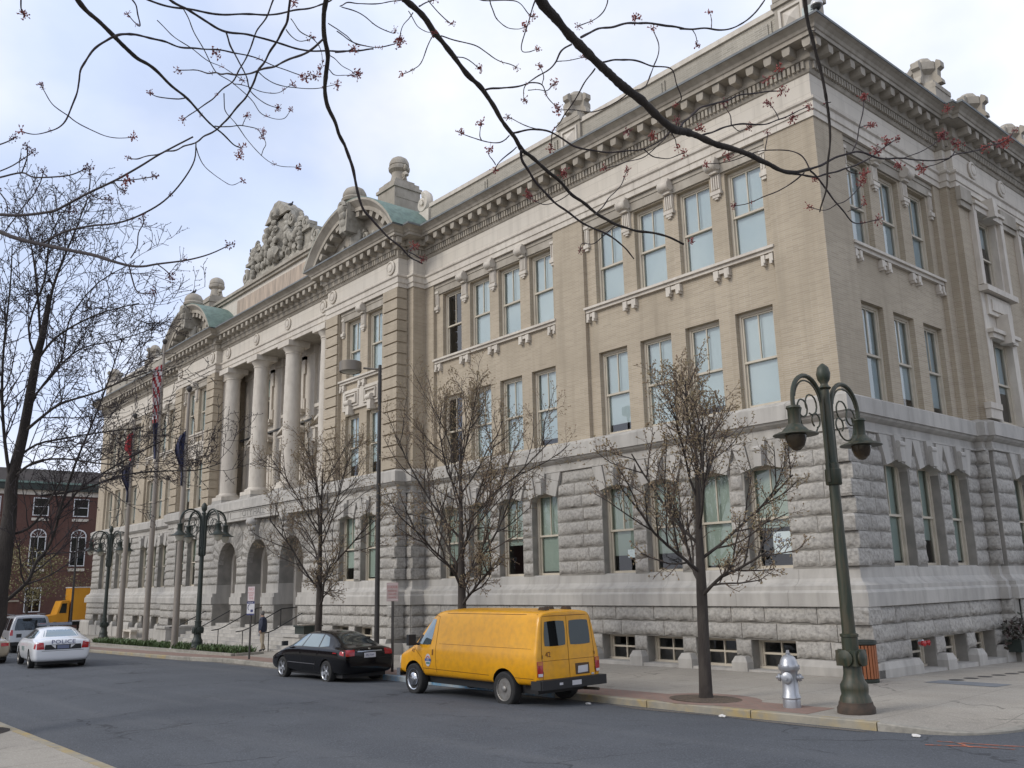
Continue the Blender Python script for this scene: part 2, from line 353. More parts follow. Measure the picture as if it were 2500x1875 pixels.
mulch = mat('dark_mulch', (.03,.024,.02), .95, (.018,.015,.013), 5, c3=(.07,.05,.04), s3=40, a3=.6, bs=60, bump=1)
TREES = [(-1.1,-5.35), (-9.75,-5.3), (-18.6,-5.1)]
for tx, ty in TREES:
    z = walk_z(tx, ty)
    mb = MB()
    for k in range(26):
        a = k/26*2*PI
        c0, c1 = (.72, 1.1)
        for r, zz in ((c0, .008), (c1, .008)):
            mb.v.append((tx+r*1.15*math.cos(a), ty+r*.82*math.sin(a), walk_z(tx+r*math.cos(a), ty+r*.8*math.sin(a))+zz))
    mb.f = [(2*k, 2*((k+1) % 26), 2*((k+1) % 26)+1, 2*k+1) for k in range(26)]
    mb.build('brick_ring', M['pave'], kind='structure')
    mb = MB(); mb.v = [(tx, ty, z+.05)]+[(tx+.76*1.15*math.cos(a), ty+.76*.82*math.sin(a), z+.013) for a in [k/20*2*PI for k in range(20)]]
    mb.f = [(0, k+1, (k+1) % 20+1) for k in range(20)]
    mb.build('tree_pit', soil, kind='structure', smooth=True)
# near pavement with kerb
def nwz(x, y): return gz(x)+.13
sheet('near_pavement', [-140,-60,-30,-15,-8,-4,0,4,8,12,20,40,100], [-60,-30,-22,-19,-17.6,-16.95], nwz, M['concrete'])
nk = ob('near_kerb', MB().box(-140,-139.9,-17.1,-17,-3,-2.9).mesh('near_kerb'), M['ykerb'], kind='structure')
x = 14
while x > -70:
    l = RN.uniform(2.4, 3.2); a = x-l; mb = MB()
    z0, z1 = gz(a), gz(x)
    mb.hexa([(a+.01,-16.96,z0-.2),(x-.01,-16.96,z1-.2),(x-.01,-16.8,z1-.2),(a+.01,-16.8,z0-.2),(a+.01,-16.96,z0+.136),(x-.01,-16.96,z1+.136),(x-.01,-16.81,z1+.136),(a+.01,-16.81,z0+.136)])
    mb.build('kerbstone', M['ykerb'] if x > -30 else M['kerb'], nk); x = a
mb = MB()
mb.v = [(-9.2,-18.6,nwz(-9.2,0)+.06)]+[(-9.3+1.35*math.cos(a)*(1+.08*math.sin(5*a)), -18.45+1.45*math.sin(a)*(1+.06*math.cos(4*a)), nwz(-9,0)+.008) for a in [k/28*2*PI for k in range(28)]]
mb.f = [(0, k+1, (k+1) % 28+1) for k in range(28)]
mb.build('mulch_bed', mulch, kind='structure', smooth=True)
# ---------------------------------------------------------------- the civic building
B = ent('civic_building', 'long grey granite and tan brick civic building with a columned centre', 'building')
CX = -33.5
def mirror(x): return 2*CX-x
PLAN = [(-66.5,20),(-66.5,.5),(-47.15,.5),(-47.15,-.15),(-46.7,-.15),(-46.7,-.65),(-40.4,-.65),(-40.4,-.3),(-26.6,-.3),(-26.6,-.65),(-20.3,-.65),(-20.3,-.15),(-19.85,-.15),(-19.85,.5),(-.5,.5),(-.5,8.45),(-.25,8.45),(-.25,8.7),(-.05,8.7),(-.05,26)]
PLANL = [p for p in PLAN if p not in ((-40.4,-.65),(-40.4,-.3),(-26.6,-.3),(-26.6,-.65))]
def sweep(name, plan, prof, m, parent=B, smooth=False):
    mb = MB(); k = len(prof); ns = []
    for a, b in zip(plan, plan[1:]):
        t = Vector((b[0]-a[0], b[1]-a[1])).normalized(); ns.append(Vector((t.y, -t.x)))
    for i, p in enumerate(plan):
        n1, n2 = ns[max(0,i-1)], ns[min(len(ns)-1,i)]; q = (n1+n2)/(1+n1.dot(n2))
        for o, z in prof: mb.v.append((p[0]+q.x*o, p[1]+q.y*o, z))
    mb.f = [(i*k+j, (i+1)*k+j, (i+1)*k+j+1, i*k+j+1) for i in range(len(plan)-1) for j in range(k-1)]
    return mb.build(name, m, parent, smooth=smooth)
def sweep_pieces(name, plan, prof, m, Lp, gap=.004, parent=B):
    ns = []; k = len(prof)
    for a, b in zip(plan, plan[1:]):
        t = Vector((b[0]-a[0], b[1]-a[1])).normalized(); ns.append(Vector((t.y, -t.x)))
    for i, (a, b) in enumerate(zip(plan, plan[1:])):
        a, b = Vector(a), Vector(b); t = (b-a); L_ = t.length; t.normalize(); n = max(1, round(L_/Lp)); n0 = ns[max(0, i-1)]; n2 = ns[min(len(ns)-1, i+1)]; nn = ns[i]
        cuts = [0]+[(j+(RN.uniform(-.12,.12) if n > 2 else 0))/n*L_ for j in range(1, n)]+[L_]
        for j in range(n):
            mb = MB()
            for e, u in ((0, cuts[j]), (1, cuts[j+1])):
                if e == 0 and j == 0: off = (n0+nn)/(1+n0.dot(nn))
                elif e == 1 and j == n-1: off = (n2+nn)/(1+n2.dot(nn))
                else: off = nn; u += gap if e == 0 else -gap
                p = a+t*u; mb.v += [(p.x+off.x*o, p.y+off.y*o, z) for o, z in prof]
            mb.f = [(q, k+q, k+q+1, q+1) for q in range(k-1)]
            mb.build(name, m, parent)
ROT = {'F': 0.0, 'S': PI/2}
def fl(face, u, w, z): return (u, w, z) if face == 'F' else (-w, u, z)
def wall(mb, u0, u1, z0, z1, w, ops, depth):
    if isinstance(mb, Sep): q_ = MB(); wall(q_, u0, u1, z0, z1, w, ops, depth); return mb.put(q_)
    us = sorted({u0, u1, *[min(max(q, u0), u1) for o in ops for q in o[:2]]}); zs = sorted({z0, z1, *[min(max(q, z0), z1) for o in ops for q in o[2:4]]})
    for a, b in zip(us, us[1:]):
        for c, d in zip(zs, zs[1:]):
            mu, mz = (a+b)/2, (c+d)/2
            if any(o[0] < mu < o[1] and o[2] < mz < o[3] for o in ops): continue
            mb.quad((a,w,c), (b,w,c), (b,w,d), (a,w,d))
    for a, b, c, d in [o[:4] for o in ops]:
        e = w+depth
        mb.quad((a,w,c),(a,w,d),(a,e,d),(a,e,c)); mb.quad((b,w,d),(b,w,c),(b,e,c),(b,e,d)); mb.quad((a,w,d),(b,w,d),(b,e,d),(a,e,d)); mb.quad((b,w,c),(a,w,c),(a,e,c),(b,e,c))
# unit quad pane
UQ = MB().quad((-.5,0,-.5),(.5,0,-.5),(.5,0,.5),(-.5,0,.5)).mesh('pane'); UQ.materials.append(M['glass'])
UQG = UQ.copy(); UQG.materials.clear(); UQG.materials.append(M['glassg'])
BQ = UQ.copy(); BQ.materials.clear(); BQ.materials.append(M['blind'])
BQG = UQ.copy(); BQG.materials.clear(); BQG.materials.append(M['blindg'])
FC = {}
def window(face, u, w, z, W_, H_, style='sash', blind=.85, green=False, parent=B):
    key = (round(W_,2), round(H_,2), style)
    if key not in FC:
        mb = MB(); h = W_/2; j = .09
        for s in (-1, 1): mb.box(min(s*h, s*(h-j)), max(s*h, s*(h-j)), -.05, .12, 0, H_)
        mb.box(-h+j, h-j, -.05, .12, H_-j, H_); mb.box(-h-.02 if style == 'sash' else -h, h+.02 if style == 'sash' else h, -.10, .12, -.06, .05)
        r = .05
        if style == 'sash':
            mid = H_*.485
            for s in (-1, 1):
                mb.box(min(s*(h-j), s*(h-j-r)), max(s*(h-j), s*(h-j-r)), -.015, .05, mid, H_-j)
                mb.box(min(s*(h-j), s*(h-j-r)), max(s*(h-j), s*(h-j-r)), .02, .09, .05, mid)
            mb.box(-h+j, h-j, -.03, .09, mid-.035, mid+.03); mb.box(-h+j+r, h-j-r, -.015, .05, H_-j-r, H_-j); mb.box(-h+j+r, h-j-r, .02, .09, .05, .13)
            mb.box(-.018, .018, -.01, .04, mid+.03, H_-j-r)
        else:
            mid = H_*.5
            mb.box(-h+j, h-j, -.02, .05, mid-.025, mid+.03); mb.box(-.02, .02, -.02, .05, .05, mid-.025); mb.box(-.02, .02, -.02, .05, mid+.03, H_-j)
            for s in (-1, 1): mb.box(min(s*(h-j), s*(h-j-r)), max(s*(h-j), s*(h-j-r)), -.015, .05, .05, H_-j)
        FC[key] = mb.mesh('window')
    o = ob('window', FC[key], M['frame'], parent, loc=fl(face, u, w, z), rot=(0,0,ROT[face]))
    q = UQG if green else UQ; j = .09; h = W_/2
    def pane(x0, x1, y, z0, z1, me=q, nm='pane'):
        ob(nm, me, None, o, loc=((x0+x1)/2, y, (z0+z1)/2), scale=(x1-x0, 1, z1-z0))
    if style == 'sash':
        mid = H_*.485
        pane(-h+j, 0, .02, mid, H_-j); pane(0, h-j, .02, mid, H_-j); pane(-h+j, h-j, .055, .05, mid)
        if blind > 0: pane(-h+j, h-j, .115, .05+(H_-.14)*(1-blind), H_-j+.01, BQG if green else BQ, 'blind')
    else:
        mid = H_*.5
        for a, b in ((-h+j, 0), (0, h-j)):
            pane(a, b, .02, .05, mid, UQ); pane(a, b, .02, mid, H_-j, UQ)
    return o
# ---- stone blocks (rock-faced)
def rockmesh(seed, w, h, nx=9, nz=5, bulge=.068):
    mb = MB(); r = random.Random(seed); off = Vector((r.uniform(0,50), r.uniform(0,50), r.uniform(0,50)))
    for i in range(nx+1):
        for k in range(nz+1):
            fx, fz = i/nx, k/nz; e = min(fx, 1-fx)*w; ez = min(fz, 1-fz)*h
            edge = min(1, min(e/.05, ez/.05))
            p = Vector((fx*w*1.6, fz*h*2.2, 0))+off
            nz_ = mnoise.noise(p)*.55+mnoise.noise(p*2.7)*.35
            low = .75+.5*(1-abs(fz-.3)/.7)                # fuller near the bottom
            d = edge*(bulge*low*.75+nz_*bulge*.75); d = max(0, d)
            jx = 0 if i in (0, nx) else r.uniform(-.3,.3)/nx; jz = 0 if k in (0, nz) else r.uniform(-.3,.3)/nz
            if 0 < i < nx and k in (0, nz): jz = (r.uniform(0,.10) if k == 0 else -r.uniform(0,.06))
            mb.v.append(((fx+jx)-.5, -d-.012, fz+jz-.5))
    n = nz+1
    mb.f = [(i*n+k, (i+1)*n+k, (i+1)*n+k+1, i*n+k+1) for i in range(nx) for k in range(nz)]
    # rim back to the joint
    rim = [i*n for i in range(nx+1)]+[nx*n+k for k in range(1, n)]+[i*n+nz for i in range(nx-1, -1, -1)]+[k for k in range(nz-1, 0, -1)]
    o = len(mb.v); mb.v += [(mb.v[i][0], .02, mb.v[i][2]) for i in rim]; m = len(rim)
    mb.f += [(rim[i], o+i, o+(i+1) % m, rim[(i+1) % m]) for i in range(m)]
    return mb.mesh('stone_block', 35)
ROCKS = {}
for cls, w in (('s', .5), ('m', .9), ('l', 1.4)):
    ROCKS[cls] = [rockmesh(hash((cls, i)) % 9999 if False else i*7+len(cls)*100+int(w*10), w, .45, nx=5 if cls == 's' else 8 if cls == 'm' else 11) for i in range(7)]
    for me in ROCKS[cls]: me.materials.append(M['rough'])
BLOCKS = []
def blocks(face, u0, u1, zs, w, ops, avg=1.15, lo=.55):
    """courses between the heights zs, split round openings"""
    for ci, (za, zb) in enumerate(zip(zs, zs[1:])):
        iv = [(u0, u1)]
        for a, b, c, d in ops:
            if min(zb, d)-max(za, c) < .08: continue
            nv = []
            for p, q in iv:
                if b <= p or a >= q: nv.append((p, q)); continue
                if a-p > .06: nv.append((p, a))
                if q-b > .06: nv.append((b, q))
            iv = nv
        for p, q in iv:
            L_ = q-p; k = max(1, round(L_/avg+RN.uniform(-.2,.2))); cut = [0]
            for i in range(1, k): cut.append((i+RN.uniform(-.22,.22)+(.3 if ci % 2 else 0)*(1 if k > 1 else 0))/k*L_ if k > 1 else 0)
            cut = sorted(min(max(c, .2), L_-.2) if 0 < c else c for c in cut)+[L_]
            for a, b in zip(cut, cut[1:]):
                if b-a > .05: BLOCKS.append((face, p+(a+b)/2, w, (za+zb)/2, b-a-.02, zb-za-.018))
BAY1 = [-18.07,-16.16,-14.27,-12.38]; BAY2 = [-8.83,-6.92,-5.02,-3.11]
WING = BAY1+BAY2; WINGL = sorted(mirror(x) for x in WING)
PAVW = [-24.35,-22.45]; PAVL = sorted(mirror(x) for x in PAVW)
SIDE = [3.03,4.97,6.92]; SPAV = [10.75,14.6]
ZC = [2.96+i*.4488 for i in range(9)]          # ground storey courses
ZB = [.6,1.05,1.495,1.94]                      # basement courses
segs = [('F', -19.85, -.5, .5, WING), ('F', -66.5, -47.15, .5, WINGL), ('F', -26.0, -20.3, -.65, PAVW), ('F', -46.7, -41.0, -.65, PAVL), ('S', .5, 8.45, .5, SIDE), ('S', 8.7, 26, .05, SPAV)]
HW = .68; ZS1, ZSP, ZCR = 2.87, 5.6, 5.87
class Sep:
    def __init__(s, name, m, rz=0): s.a = (name, m, rz)
    def mb(s): return MB()
    def put(s, mb): return mb.build(s.a[0], s.a[1], B, rot=(0,0,s.a[2]))
    def quad(s, *q): s.put(MB().quad(*q))
    def box(s, *q): s.put(MB().box(*q))
    def hexa(s, *q): s.put(MB().hexa(*q))
    def prism(s, *q): s.put(MB().prism(*q))
gw, gws, bw, bws, pl, pls = [Sep(n_, M[m_], r_) for n_, m_ in (('ground_storey_wall','joint'),('basement_wall','joint'),('plinth_stone','smooth')) for r_ in (0, PI/2)]
KEY = MB(); KEY.prism([(-.13,5.86),(.13,5.86),(.2,6.55),(-.2,6.55)], -.16, .02)
KEY.prism([(-.12,5.8),(.12,5.8),(.14,6.22),(-.14,6.22)], -.27, -.16); KEY.lathe([(.0,-.15),(.1,-.15),(.1,.15),(0,.15)], 10, M=Matrix.Translation((0,-.2,6.3)) @ Matrix.Rotation(PI/2, 4, 'Y'))
KEYM = KEY.mesh('keystone'); KEYM.materials.append(M['smooth'])
def vous(a0, a1, b0, b1, d, z0=5.88, z1=6.55, k=.28):
    mb = MB(); mb.hexa([(a0,.02,z0-abs(a0)*k),(a1,.02,z0-abs(a1)*k),(b1,.02,z1),(b0,.02,z1),(a0,-d,z0-abs(a0)*k),(a1,-d,z0-abs(a1)*k),(b1,-d,z1),(b0,-d,z1)]); return mb
VM = []
for sgn in (-1, 1):
    for (a0, a1, b0, b1, d, z1) in ((.14,.36,.22,.52,.07,6.55), (.38,.70,.545,.98,.11,6.53)):
        v = vous(*(sorted((sgn*a0, sgn*a1))), *(sorted((sgn*b0, sgn*b1))), d, z1=z1); me = v.mesh('voussoir'); me.materials.append(M['rough'] if a0 < .2 else M['smooth']); VM.append(me)
for face, u0, u1, w, cs in segs:
    near = face == 'S' or u0 > -27
    o1 = [(c-HW, c+HW, ZS1, ZCR) for c in cs]; ob_ = [(c-.7, c+.7, .2, 1.04) for c in cs]
    (gw if face == 'F' else gws); g = gw if face == 'F' else gws
    wall(g, u0, u1, 2.9, 6.62, w, [o for o in o1], .42)
    for c in cs:     # arch fillers
        for s in (-1, 1):
            arc = [(c+s*HW*math.sin(t), ZSP+(ZCR-ZSP)*(math.cos(t)-math.cos(PI/2*.999))/(1)) for t in [i/8*PI/2 for i in range(9)]]
            Sep('arch_spandrel', M['smooth'], 0 if face == 'F' else PI/2).prism([(c+s*HW, ZCR+.01)]+[(p[0], p[1]) for p in arc[::-1]], w+.001, w+.40)
    b = bw if face == 'F' else bws; wall(b, u0, u1, -1.0, 1.96, w-.2, ob_, .5)
    p = pl if face == 'F' else pls
    us = [u0]+[q for c in cs for q in (c-.7, c+.7)]+[u1]
    for a, bb in zip(us[::2], us[1::2]):
        e0 = .0 if a == u0 else .09; e1 = .0 if bb == u1 else .09
        ext0 = .5 if (face == 'F' and a == u0 and u0 in (-66.5,)) else 0; ext1 = .5 if (face == 'F' and bb == u1 and u1 == -.5) else 0
        a_ = a-(.5 if face == 'S' and a == .5 else 0)-ext0
        x0, x1 = a_+e0, bb+ext1-e1; ps_ = MB().box(a_, bb+ext1, w-.5, w-.2, -1.0, .44)
        ps_.hexa([(a_,w-.5,.44),(bb+ext1,w-.5,.44),(bb+ext1,w-.2,.44),(a_,w-.2,.44),(x0,w-.44,.6),(x1,w-.44,.6),(x1,w-.2,.6),(x0,w-.2,.6)]); p.put(ps_)
    for c in cs: p.box(c-.7, c+.7, w-.46, w+.3, -1, .26)           # sills at ground level
    vo = [(c-.98, c+.98, 6.1, 6.6) for c in cs]+[(c-.75, c+.75, 5.55, 6.1) for c in cs]
    blocks(face, u0, u1, ZC, w, o1+vo); blocks(face, u0, u1, ZB, w-.22, ob_, avg=1.35)
    for c in cs:
        window(face, c, w+.3, ZS1+.04, 2*HW, ZCR-ZS1-.02, 'sash', RN.choice((.6,.68,.74,.8,.95)), True)
        window(face, c, w+.18, .27, 1.4, .78, 'base')
        ob('keystone', KEYM, None, B, loc=fl(face, c, w, 0), rot=(0,0,ROT[face]))
        for me in VM: ob('voussoir', me, None, B, loc=fl(face, c, w-.002, 0), rot=(0,0,ROT[face]))
# short returns of the pavilions
for x0, x1, y0, y1 in ((-20.9,-20.3,-.65,-.15),(-20.4,-19.85,-.15,.5)):
    pass
def rot_ob(mb, nm, m): return mb.build(nm, m, B, rot=(0,0,PI/2))
for s_, y0, y1, x in (('r',-.65,-.15,-20.3),('r',-.15,.5,-19.85)):
    gws.quad((y0,-x,2.9),(y1,-x,2.9),(y1,-x,6.62),(y0,-x,6.62)); bws.box(y0-.2,y1-.2,-x-.2,-x+.3,-1,1.96); pls.box(y0-.5,y1-.5,-x-.5,-x+.2,-1,.44)
    blocks('S', y0, y1, ZC, -x, []); blocks('S', y0-.2, y1-.2, ZB, -x-.22, [])
gw.quad((-20.3,-.15,2.9),(-19.85,-.15,2.9),(-19.85,-.15,6.62),(-20.3,-.15,6.62)); blocks('F', -20.3, -19.85, ZC, -.15, []); blocks('F', -20.1, -19.65, ZB, -.37, [])
gws.quad((8.45,.25,2.9),(8.7,.25,2.9),(8.7,.25,6.62),(8.45,.25,6.62)); 
gw.quad((-.5,8.45,2.9),(-.25,8.45,2.9),(-.25,8.45,6.62),(-.5,8.45,6.62)); gw.quad((-.25,8.7,2.9),(-.05,8.7,2.9),(-.05,8.7,6.62),(-.25,8.7,6.62))
blocks('F', -.5, -.07, ZC, 8.45, []); blocks('F', -.3, .15, ZB, 8.25, []); blocks('S', 8.45, 8.7, ZC, .25, [])
bw.box(-.5,.15,8.25,8.6,-1,1.96)
# corner stones at the right-hand corner and the pavilion corners
def cornermesh(seed, a=.62, h=.43):
    bm = bmesh.new(); bmesh.ops.create_cube(bm, size=1); bmesh.ops.subdivide_edges(bm, edges=bm.edges[:], cuts=5, use_grid_fill=True)
    off = Vector((seed*3.1, seed*1.7, 0))
    for v in bm.verts:
        q = Vector((v.co.x*a, v.co.y*a, v.co.z*h)); nn = mnoise.noise(q*4+off)*.5+mnoise.noise(q*9+off)*.4
        d = .035+.05*nn
        if abs(v.co.z) > .49: d *= 0
        dx = 1 if v.co.x > .49 else 0; dy = -1 if v.co.y < -.49 else 0
        v.co = Vector((q.x+dx*d, q.y+dy*d, q.z))
    me = bpy.data.meshes.new('stone_block'); bm.to_mesh(me); bm.free(); me.materials.append(M['rough']); return me
CM = [cornermesh(i) for i in range(4)]
for (cx_, cy_, zz, sc) in [(-.5,.5,ZC,1), (-20.3,-.65,ZC,.85), (-.28,.28,ZB,1.0), (-20.1,-.87,ZB,.8), (-19.85,-.15,ZC,.6)]:
    for i, (a, b) in enumerate(zip(zz, zz[1:])):
        k = .62*sc*(1 if i % 2 else .8)
        ob('stone_block', CM[i % 4], None, B, loc=(cx_-k/2+.075, cy_+k/2-.075, (a+b)/2), scale=(sc*(1 if i % 2 else .8), sc*(.8 if i % 2 else 1), (b-a-.016)/.43))
# blocks of the ground storey: nearest 300 as pieces, the rest joined
BLOCKS.sort(key=lambda q: (Vector(fl(q[0], q[1], q[2], q[3]))-CAM).length)
rest = MB()
for i, (face, u, w, z, bw_, bh_) in enumerate(BLOCKS):
    cls = 's' if bw_ < .7 else 'm' if bw_ < 1.15 else 'l'; me = ROCKS[cls][RN.randrange(7)]; fx = RN.choice((-1, 1))
    if i < 255:
        ob('stone_block', me, None, B, loc=fl(face, u, w, z), rot=(0,0,ROT[face]), scale=(bw_, 1, bh_))
    else:
        T = Matrix.Translation(fl(face, u, w, z)) @ Matrix.Rotation(ROT[face], 4, 'Z') @ Matrix.Diagonal((bw_, 1, bh_, 1))
        rest.add([T @ v.co for v in me.vertices], [tuple(p.vertices) for p in me.polygons])
rest.build('stone_blocks', M['rough'], B, smooth=35, kind='stuff')
# ---- mouldings
WT = [(.30,1.93),(.33,1.945),(.33,2.29),(.26,2.36),(.26,2.47),(.2,2.50),(.1,2.56),(.03,2.66),(.0,2.92),(-.05,2.96)]
i_ = PLANL.index((-46.7,-.65))
for pl_ in (PLANL[:i_+1]+[(-41.0,-.65)], [(-26.0,-.65)]+PLANL[i_+1:]):
    sweep_pieces('ledge_stone', pl_, WT[:4], M['smooth'], 1.9); sweep_pieces('base_moulding', pl_, WT[3:9], M['smooth'], 1.6); sweep_pieces('base_moulding', pl_, WT[8:], M['smooth'], 1.3)
    sweep('joint_backing', pl_, [(.2,1.94),(.15,2.4),(-.03,2.6),(-.03,2.95)], M['joint'])
SC = [(-.05,6.53),(.09,6.55),(.09,6.60),(.03,6.63),(.03,6.83),(.1,6.86),(.19,6.92),(.23,6.985)]
sweep_pieces('string_course', PLANL, SC, M['smooth'], 1.5)
sweep('joint_backing', PLANL, [(.0,6.56),(.0,7.0),(.15,7.02),(.15,7.4)], M['joint'])
sweep_pieces('sill_stone', PLANL, [(.18,6.985),(.28,6.99),(.28,7.42),(.2,7.47),(.0,7.56),(-.6,7.58)], M['smooth'], 1.7)
ENT = [(-.04,15.65),(.05,15.652),(.05,15.84),(.09,15.86),(.09,16.1),(.15,16.14),(.16,16.2),(.12,16.24),(.02,16.25)]
sweep_pieces('architrave_block', PLAN, ENT, M['trim'], 1.15, .003)
sweep('joint_backing', PLAN, [(-.06,15.66),(-.02,16.24)], M['corn'])
sweep('frieze', PLAN, [(.02,16.25),(.02,17.02)], M['terra'])
sweep('bed_moulding', PLAN, [(.02,17.02),(.06,17.04),(.1,17.12),(.1,17.38),(.2,17.40),(.22,17.44),(.22,17.76),(.5,17.77),(.63,17.78)], M['corn'])
sweep_pieces('cornice_block', PLAN, [(.66,17.775),(.66,17.9),(.70,17.92),(.74,18.0),(.84,18.08),(.93,18.12)], M['corn'], 1.25, .003)
sweep('joint_backing', PLAN, [(.62,17.79),(.62,17.95),(.8,18.1)], M['corn'])
sweep('gutter', PLAN, [(.93,18.12),(.955,18.125),(.955,18.2),(.6,18.26),(-.15,18.34)], M['lead'])
dn = MB(); md = MB().box(-.12,.12,-.62,-.22,17.5,17.765).box(-.135,.135,-.645,-.62,17.56,17.765).mesh('modillion'); md.materials.append(M['corn'])
md2 = MB(); md2.prism([(-.13,17.765),(-.13,17.6),(-.1,17.5),(.1,17.5),(.13,17.6),(.13,17.765)], -.60, -.2); md = md2.mesh('modillion'); md.materials.append(M['corn'])
for a, b in zip(PLAN, PLAN[1:]):
    t = Vector((b[0]-a[0], b[1]-a[1])); Ln = t.length; t.normalize(); ang = math.atan2(t.y, t.x); T = Matrix.Translation((a[0], a[1], 0)) @ Matrix.Rotation(ang, 4, 'Z')
    if a[0] == -66.5 and b[0] == -66.5: continue
    e0 = .1 if Ln > 3 else 0; k = int(Ln/.15)
    for i in range(k):
        x_ = (i+.5)*Ln/k; dn.box(x_-.045, x_+.045, -.185, -.09, 17.15, 17.37, T)
    # modillions over the whole cornice length (extended at outer corners)
    k = max(1, round(Ln/.62)) if Ln > .4 else 0
    for i in range(k):
        x_ = (i+.5)*Ln/k; ob('modillion', md, None, B, loc=T @ Vector((x_, 0, 0)), rot=(0,0,ang))
dn.build('dentils', M['corn'], B, kind='stuff')
for q in ((-.5,.5),(-20.3,-.65)):   # pair at the outer corners
    ob('modillion', md, None, B, loc=(q[0]+.35, q[1], 0)); ob('modillion', md, None, B, loc=(q[0], q[1]-.35, 0), rot=(0,0,PI/2))
# ---- brick storeys
Z0, Z1 = 7.56, 15.66
bk, bks = Sep('brick_wall', M['brick']), Sep('brick_wall', M['brick'], PI/2)
BAYS = [(-19.23,-11.5),(-9.95,-2.17)]; BAYSL = sorted((mirror(b), mirror(a)) for a, b in BAYS)
def winops(cs, hw=.66): return [o for c in cs for o in ((c-hw, c+hw, 7.57, 10.53), (c-hw, c+hw, 12.25, 15.15))]
wall(bk, -19.85, -.5, Z0, Z1, .5, [(a, b, Z0, Z1) for a, b in BAYS], .15); wall(bk, -66.5, -47.15, Z0, Z1, .5, [(a, b, Z0, Z1) for a, b in BAYSL], .15)
for (a, b), cs in zip(BAYS+BAYSL, [BAY1, BAY2, [mirror(c) for c in BAY2], [mirror(c) for c in BAY1]]): wall(bk, a, b, Z0, Z1, .65, winops(cs), .34)
for u0, u1, cs in ((-26.6,-20.3,PAVW), (-46.7,-40.4,PAVL)):
    ce = (u0+u1)/2; wall(bk, u0, u1, Z0, Z1, -.65, [(ce-2.0, ce+2.0, Z0, Z1)], .16); wall(bk, ce-2.0, ce+2.0, Z0, Z1, -.49, winops(cs, .62), .34)
    for c in cs:
        for z, h, bl in ((7.57,2.96,.8),(12.25,2.9,.95)): window('F', c, -.27, z, 1.24, h, blind=bl)
wall(bks, .5, 8.45, Z0, Z1, .5, [(2.1, 7.95, Z0, Z1)], .15); wall(bks, 2.1, 7.95, Z0, Z1, .65, winops(SIDE), .34)
for y0, y1, x in ((-.65,-.15,-20.3),(-.15,.5,-19.85),(8.45,8.7,-.25),(-.65,2,-26.6),(-.65,2,-40.4)): bks.quad((y0,-x,Z0),(y1,-x,Z0),(y1,-x,Z1),(y0,-x,Z1))
for x0, x1, y in ((-20.3,-19.85,-.15),(-.5,-.25,8.45),(-.25,-.05,8.7)): bk.quad((x0,y,Z0),(x1,y,Z0),(x1,y,Z1),(x0,y,Z1))
bks.quad((.5,66.5,-1),(20,66.5,-1),(20,66.5,Z1),(.5,66.5,Z1))
# side pavilion: wide terracotta bays between brick piers
wall(bks, 8.7, 26, Z0, Z1, .05, [(c-1.25, c+1.25, Z0, 15.3) for c in SPAV], .2)
for cs, face in ((WING, 'F'), (WINGL, 'F'), (SIDE, 'S')):
    for i, c in enumerate(cs):
        b2 = RN.choice((1, 1, .97, .9, .88)); b3 = RN.choice((1, 1, .96, .93))
        if c in (-18.07,): b2 = b3 = 0
        window(face, c, .87, 7.57, 1.32, 2.96, blind=b2); window(face, c, .87, 12.25, 1.32, 2.9, blind=b3)
# ---- sills, crossettes, consoles
DROP = MB()
for s in (-1, 1): DROP.box(s*.2-.09 if s > 0 else -.29, .29 if s > 0 else -.2+.09, -.14, .0, 11.78, 12.02); 
for s in (-1, 1): DROP.box(min(s*.2-.06, s*.2+.06), max(s*.2-.06, s*.2+.06), -.17, .0, 11.7, 11.8)
DROP.box(-.13, .13, -.10, 0, 11.9, 12.02)
DROPM = DROP.mesh('sill_bracket'); DROPM.materials.append(M['trim'])
CON = MB()   # scroll console with fluted pendant, at pier centre, z relative
sp = []
CON.box(-.2,.2,-.30,.0,15.42,15.68); CON.lathe([(0,-.21),(.17,-.21),(.19,-.15),(.15,-.08),(.15,.08),(.19,.15),(.17,.21),(0,.21)], 14, M=Matrix.Translation((0,-.22,15.45)) @ Matrix.Rotation(PI/2, 4, 'Y'))
CON.prism([(-.2,15.45),(.2,15.45),(.16,15.2),(-.16,15.2)], -.2, 0)
CON.box(-.17,.17,-.06,.0,14.62,15.25)
for i in range(4): CON.box(-.15+.083*i, -.10+.083*i, -.1, -.06, 14.7, 15.15)
CON.box(-.2,.2,-.12,.0,14.52,14.64); CON.box(-.13,.13,-.10,.0,14.42,14.52); CON.box(-.06,.06,-.08,0,14.36,14.42)
CONM = CON.mesh('console', 40); CONM.materials.append(M['trim'])
PLT = MB().box(-.1,.1,-.06,0,14.62,15.64).box(-.07,-.03,-.09,-.06,14.75,15.2).box(.03,.07,-.09,-.06,14.75,15.2).box(-.13,.13,-.12,0,14.5,14.64).box(-.12,.12,-.1,0,15.25,15.36).box(-.08,.08,-.08,0,14.4,14.5).mesh('end_console'); PLT.materials.append(M['trim'])
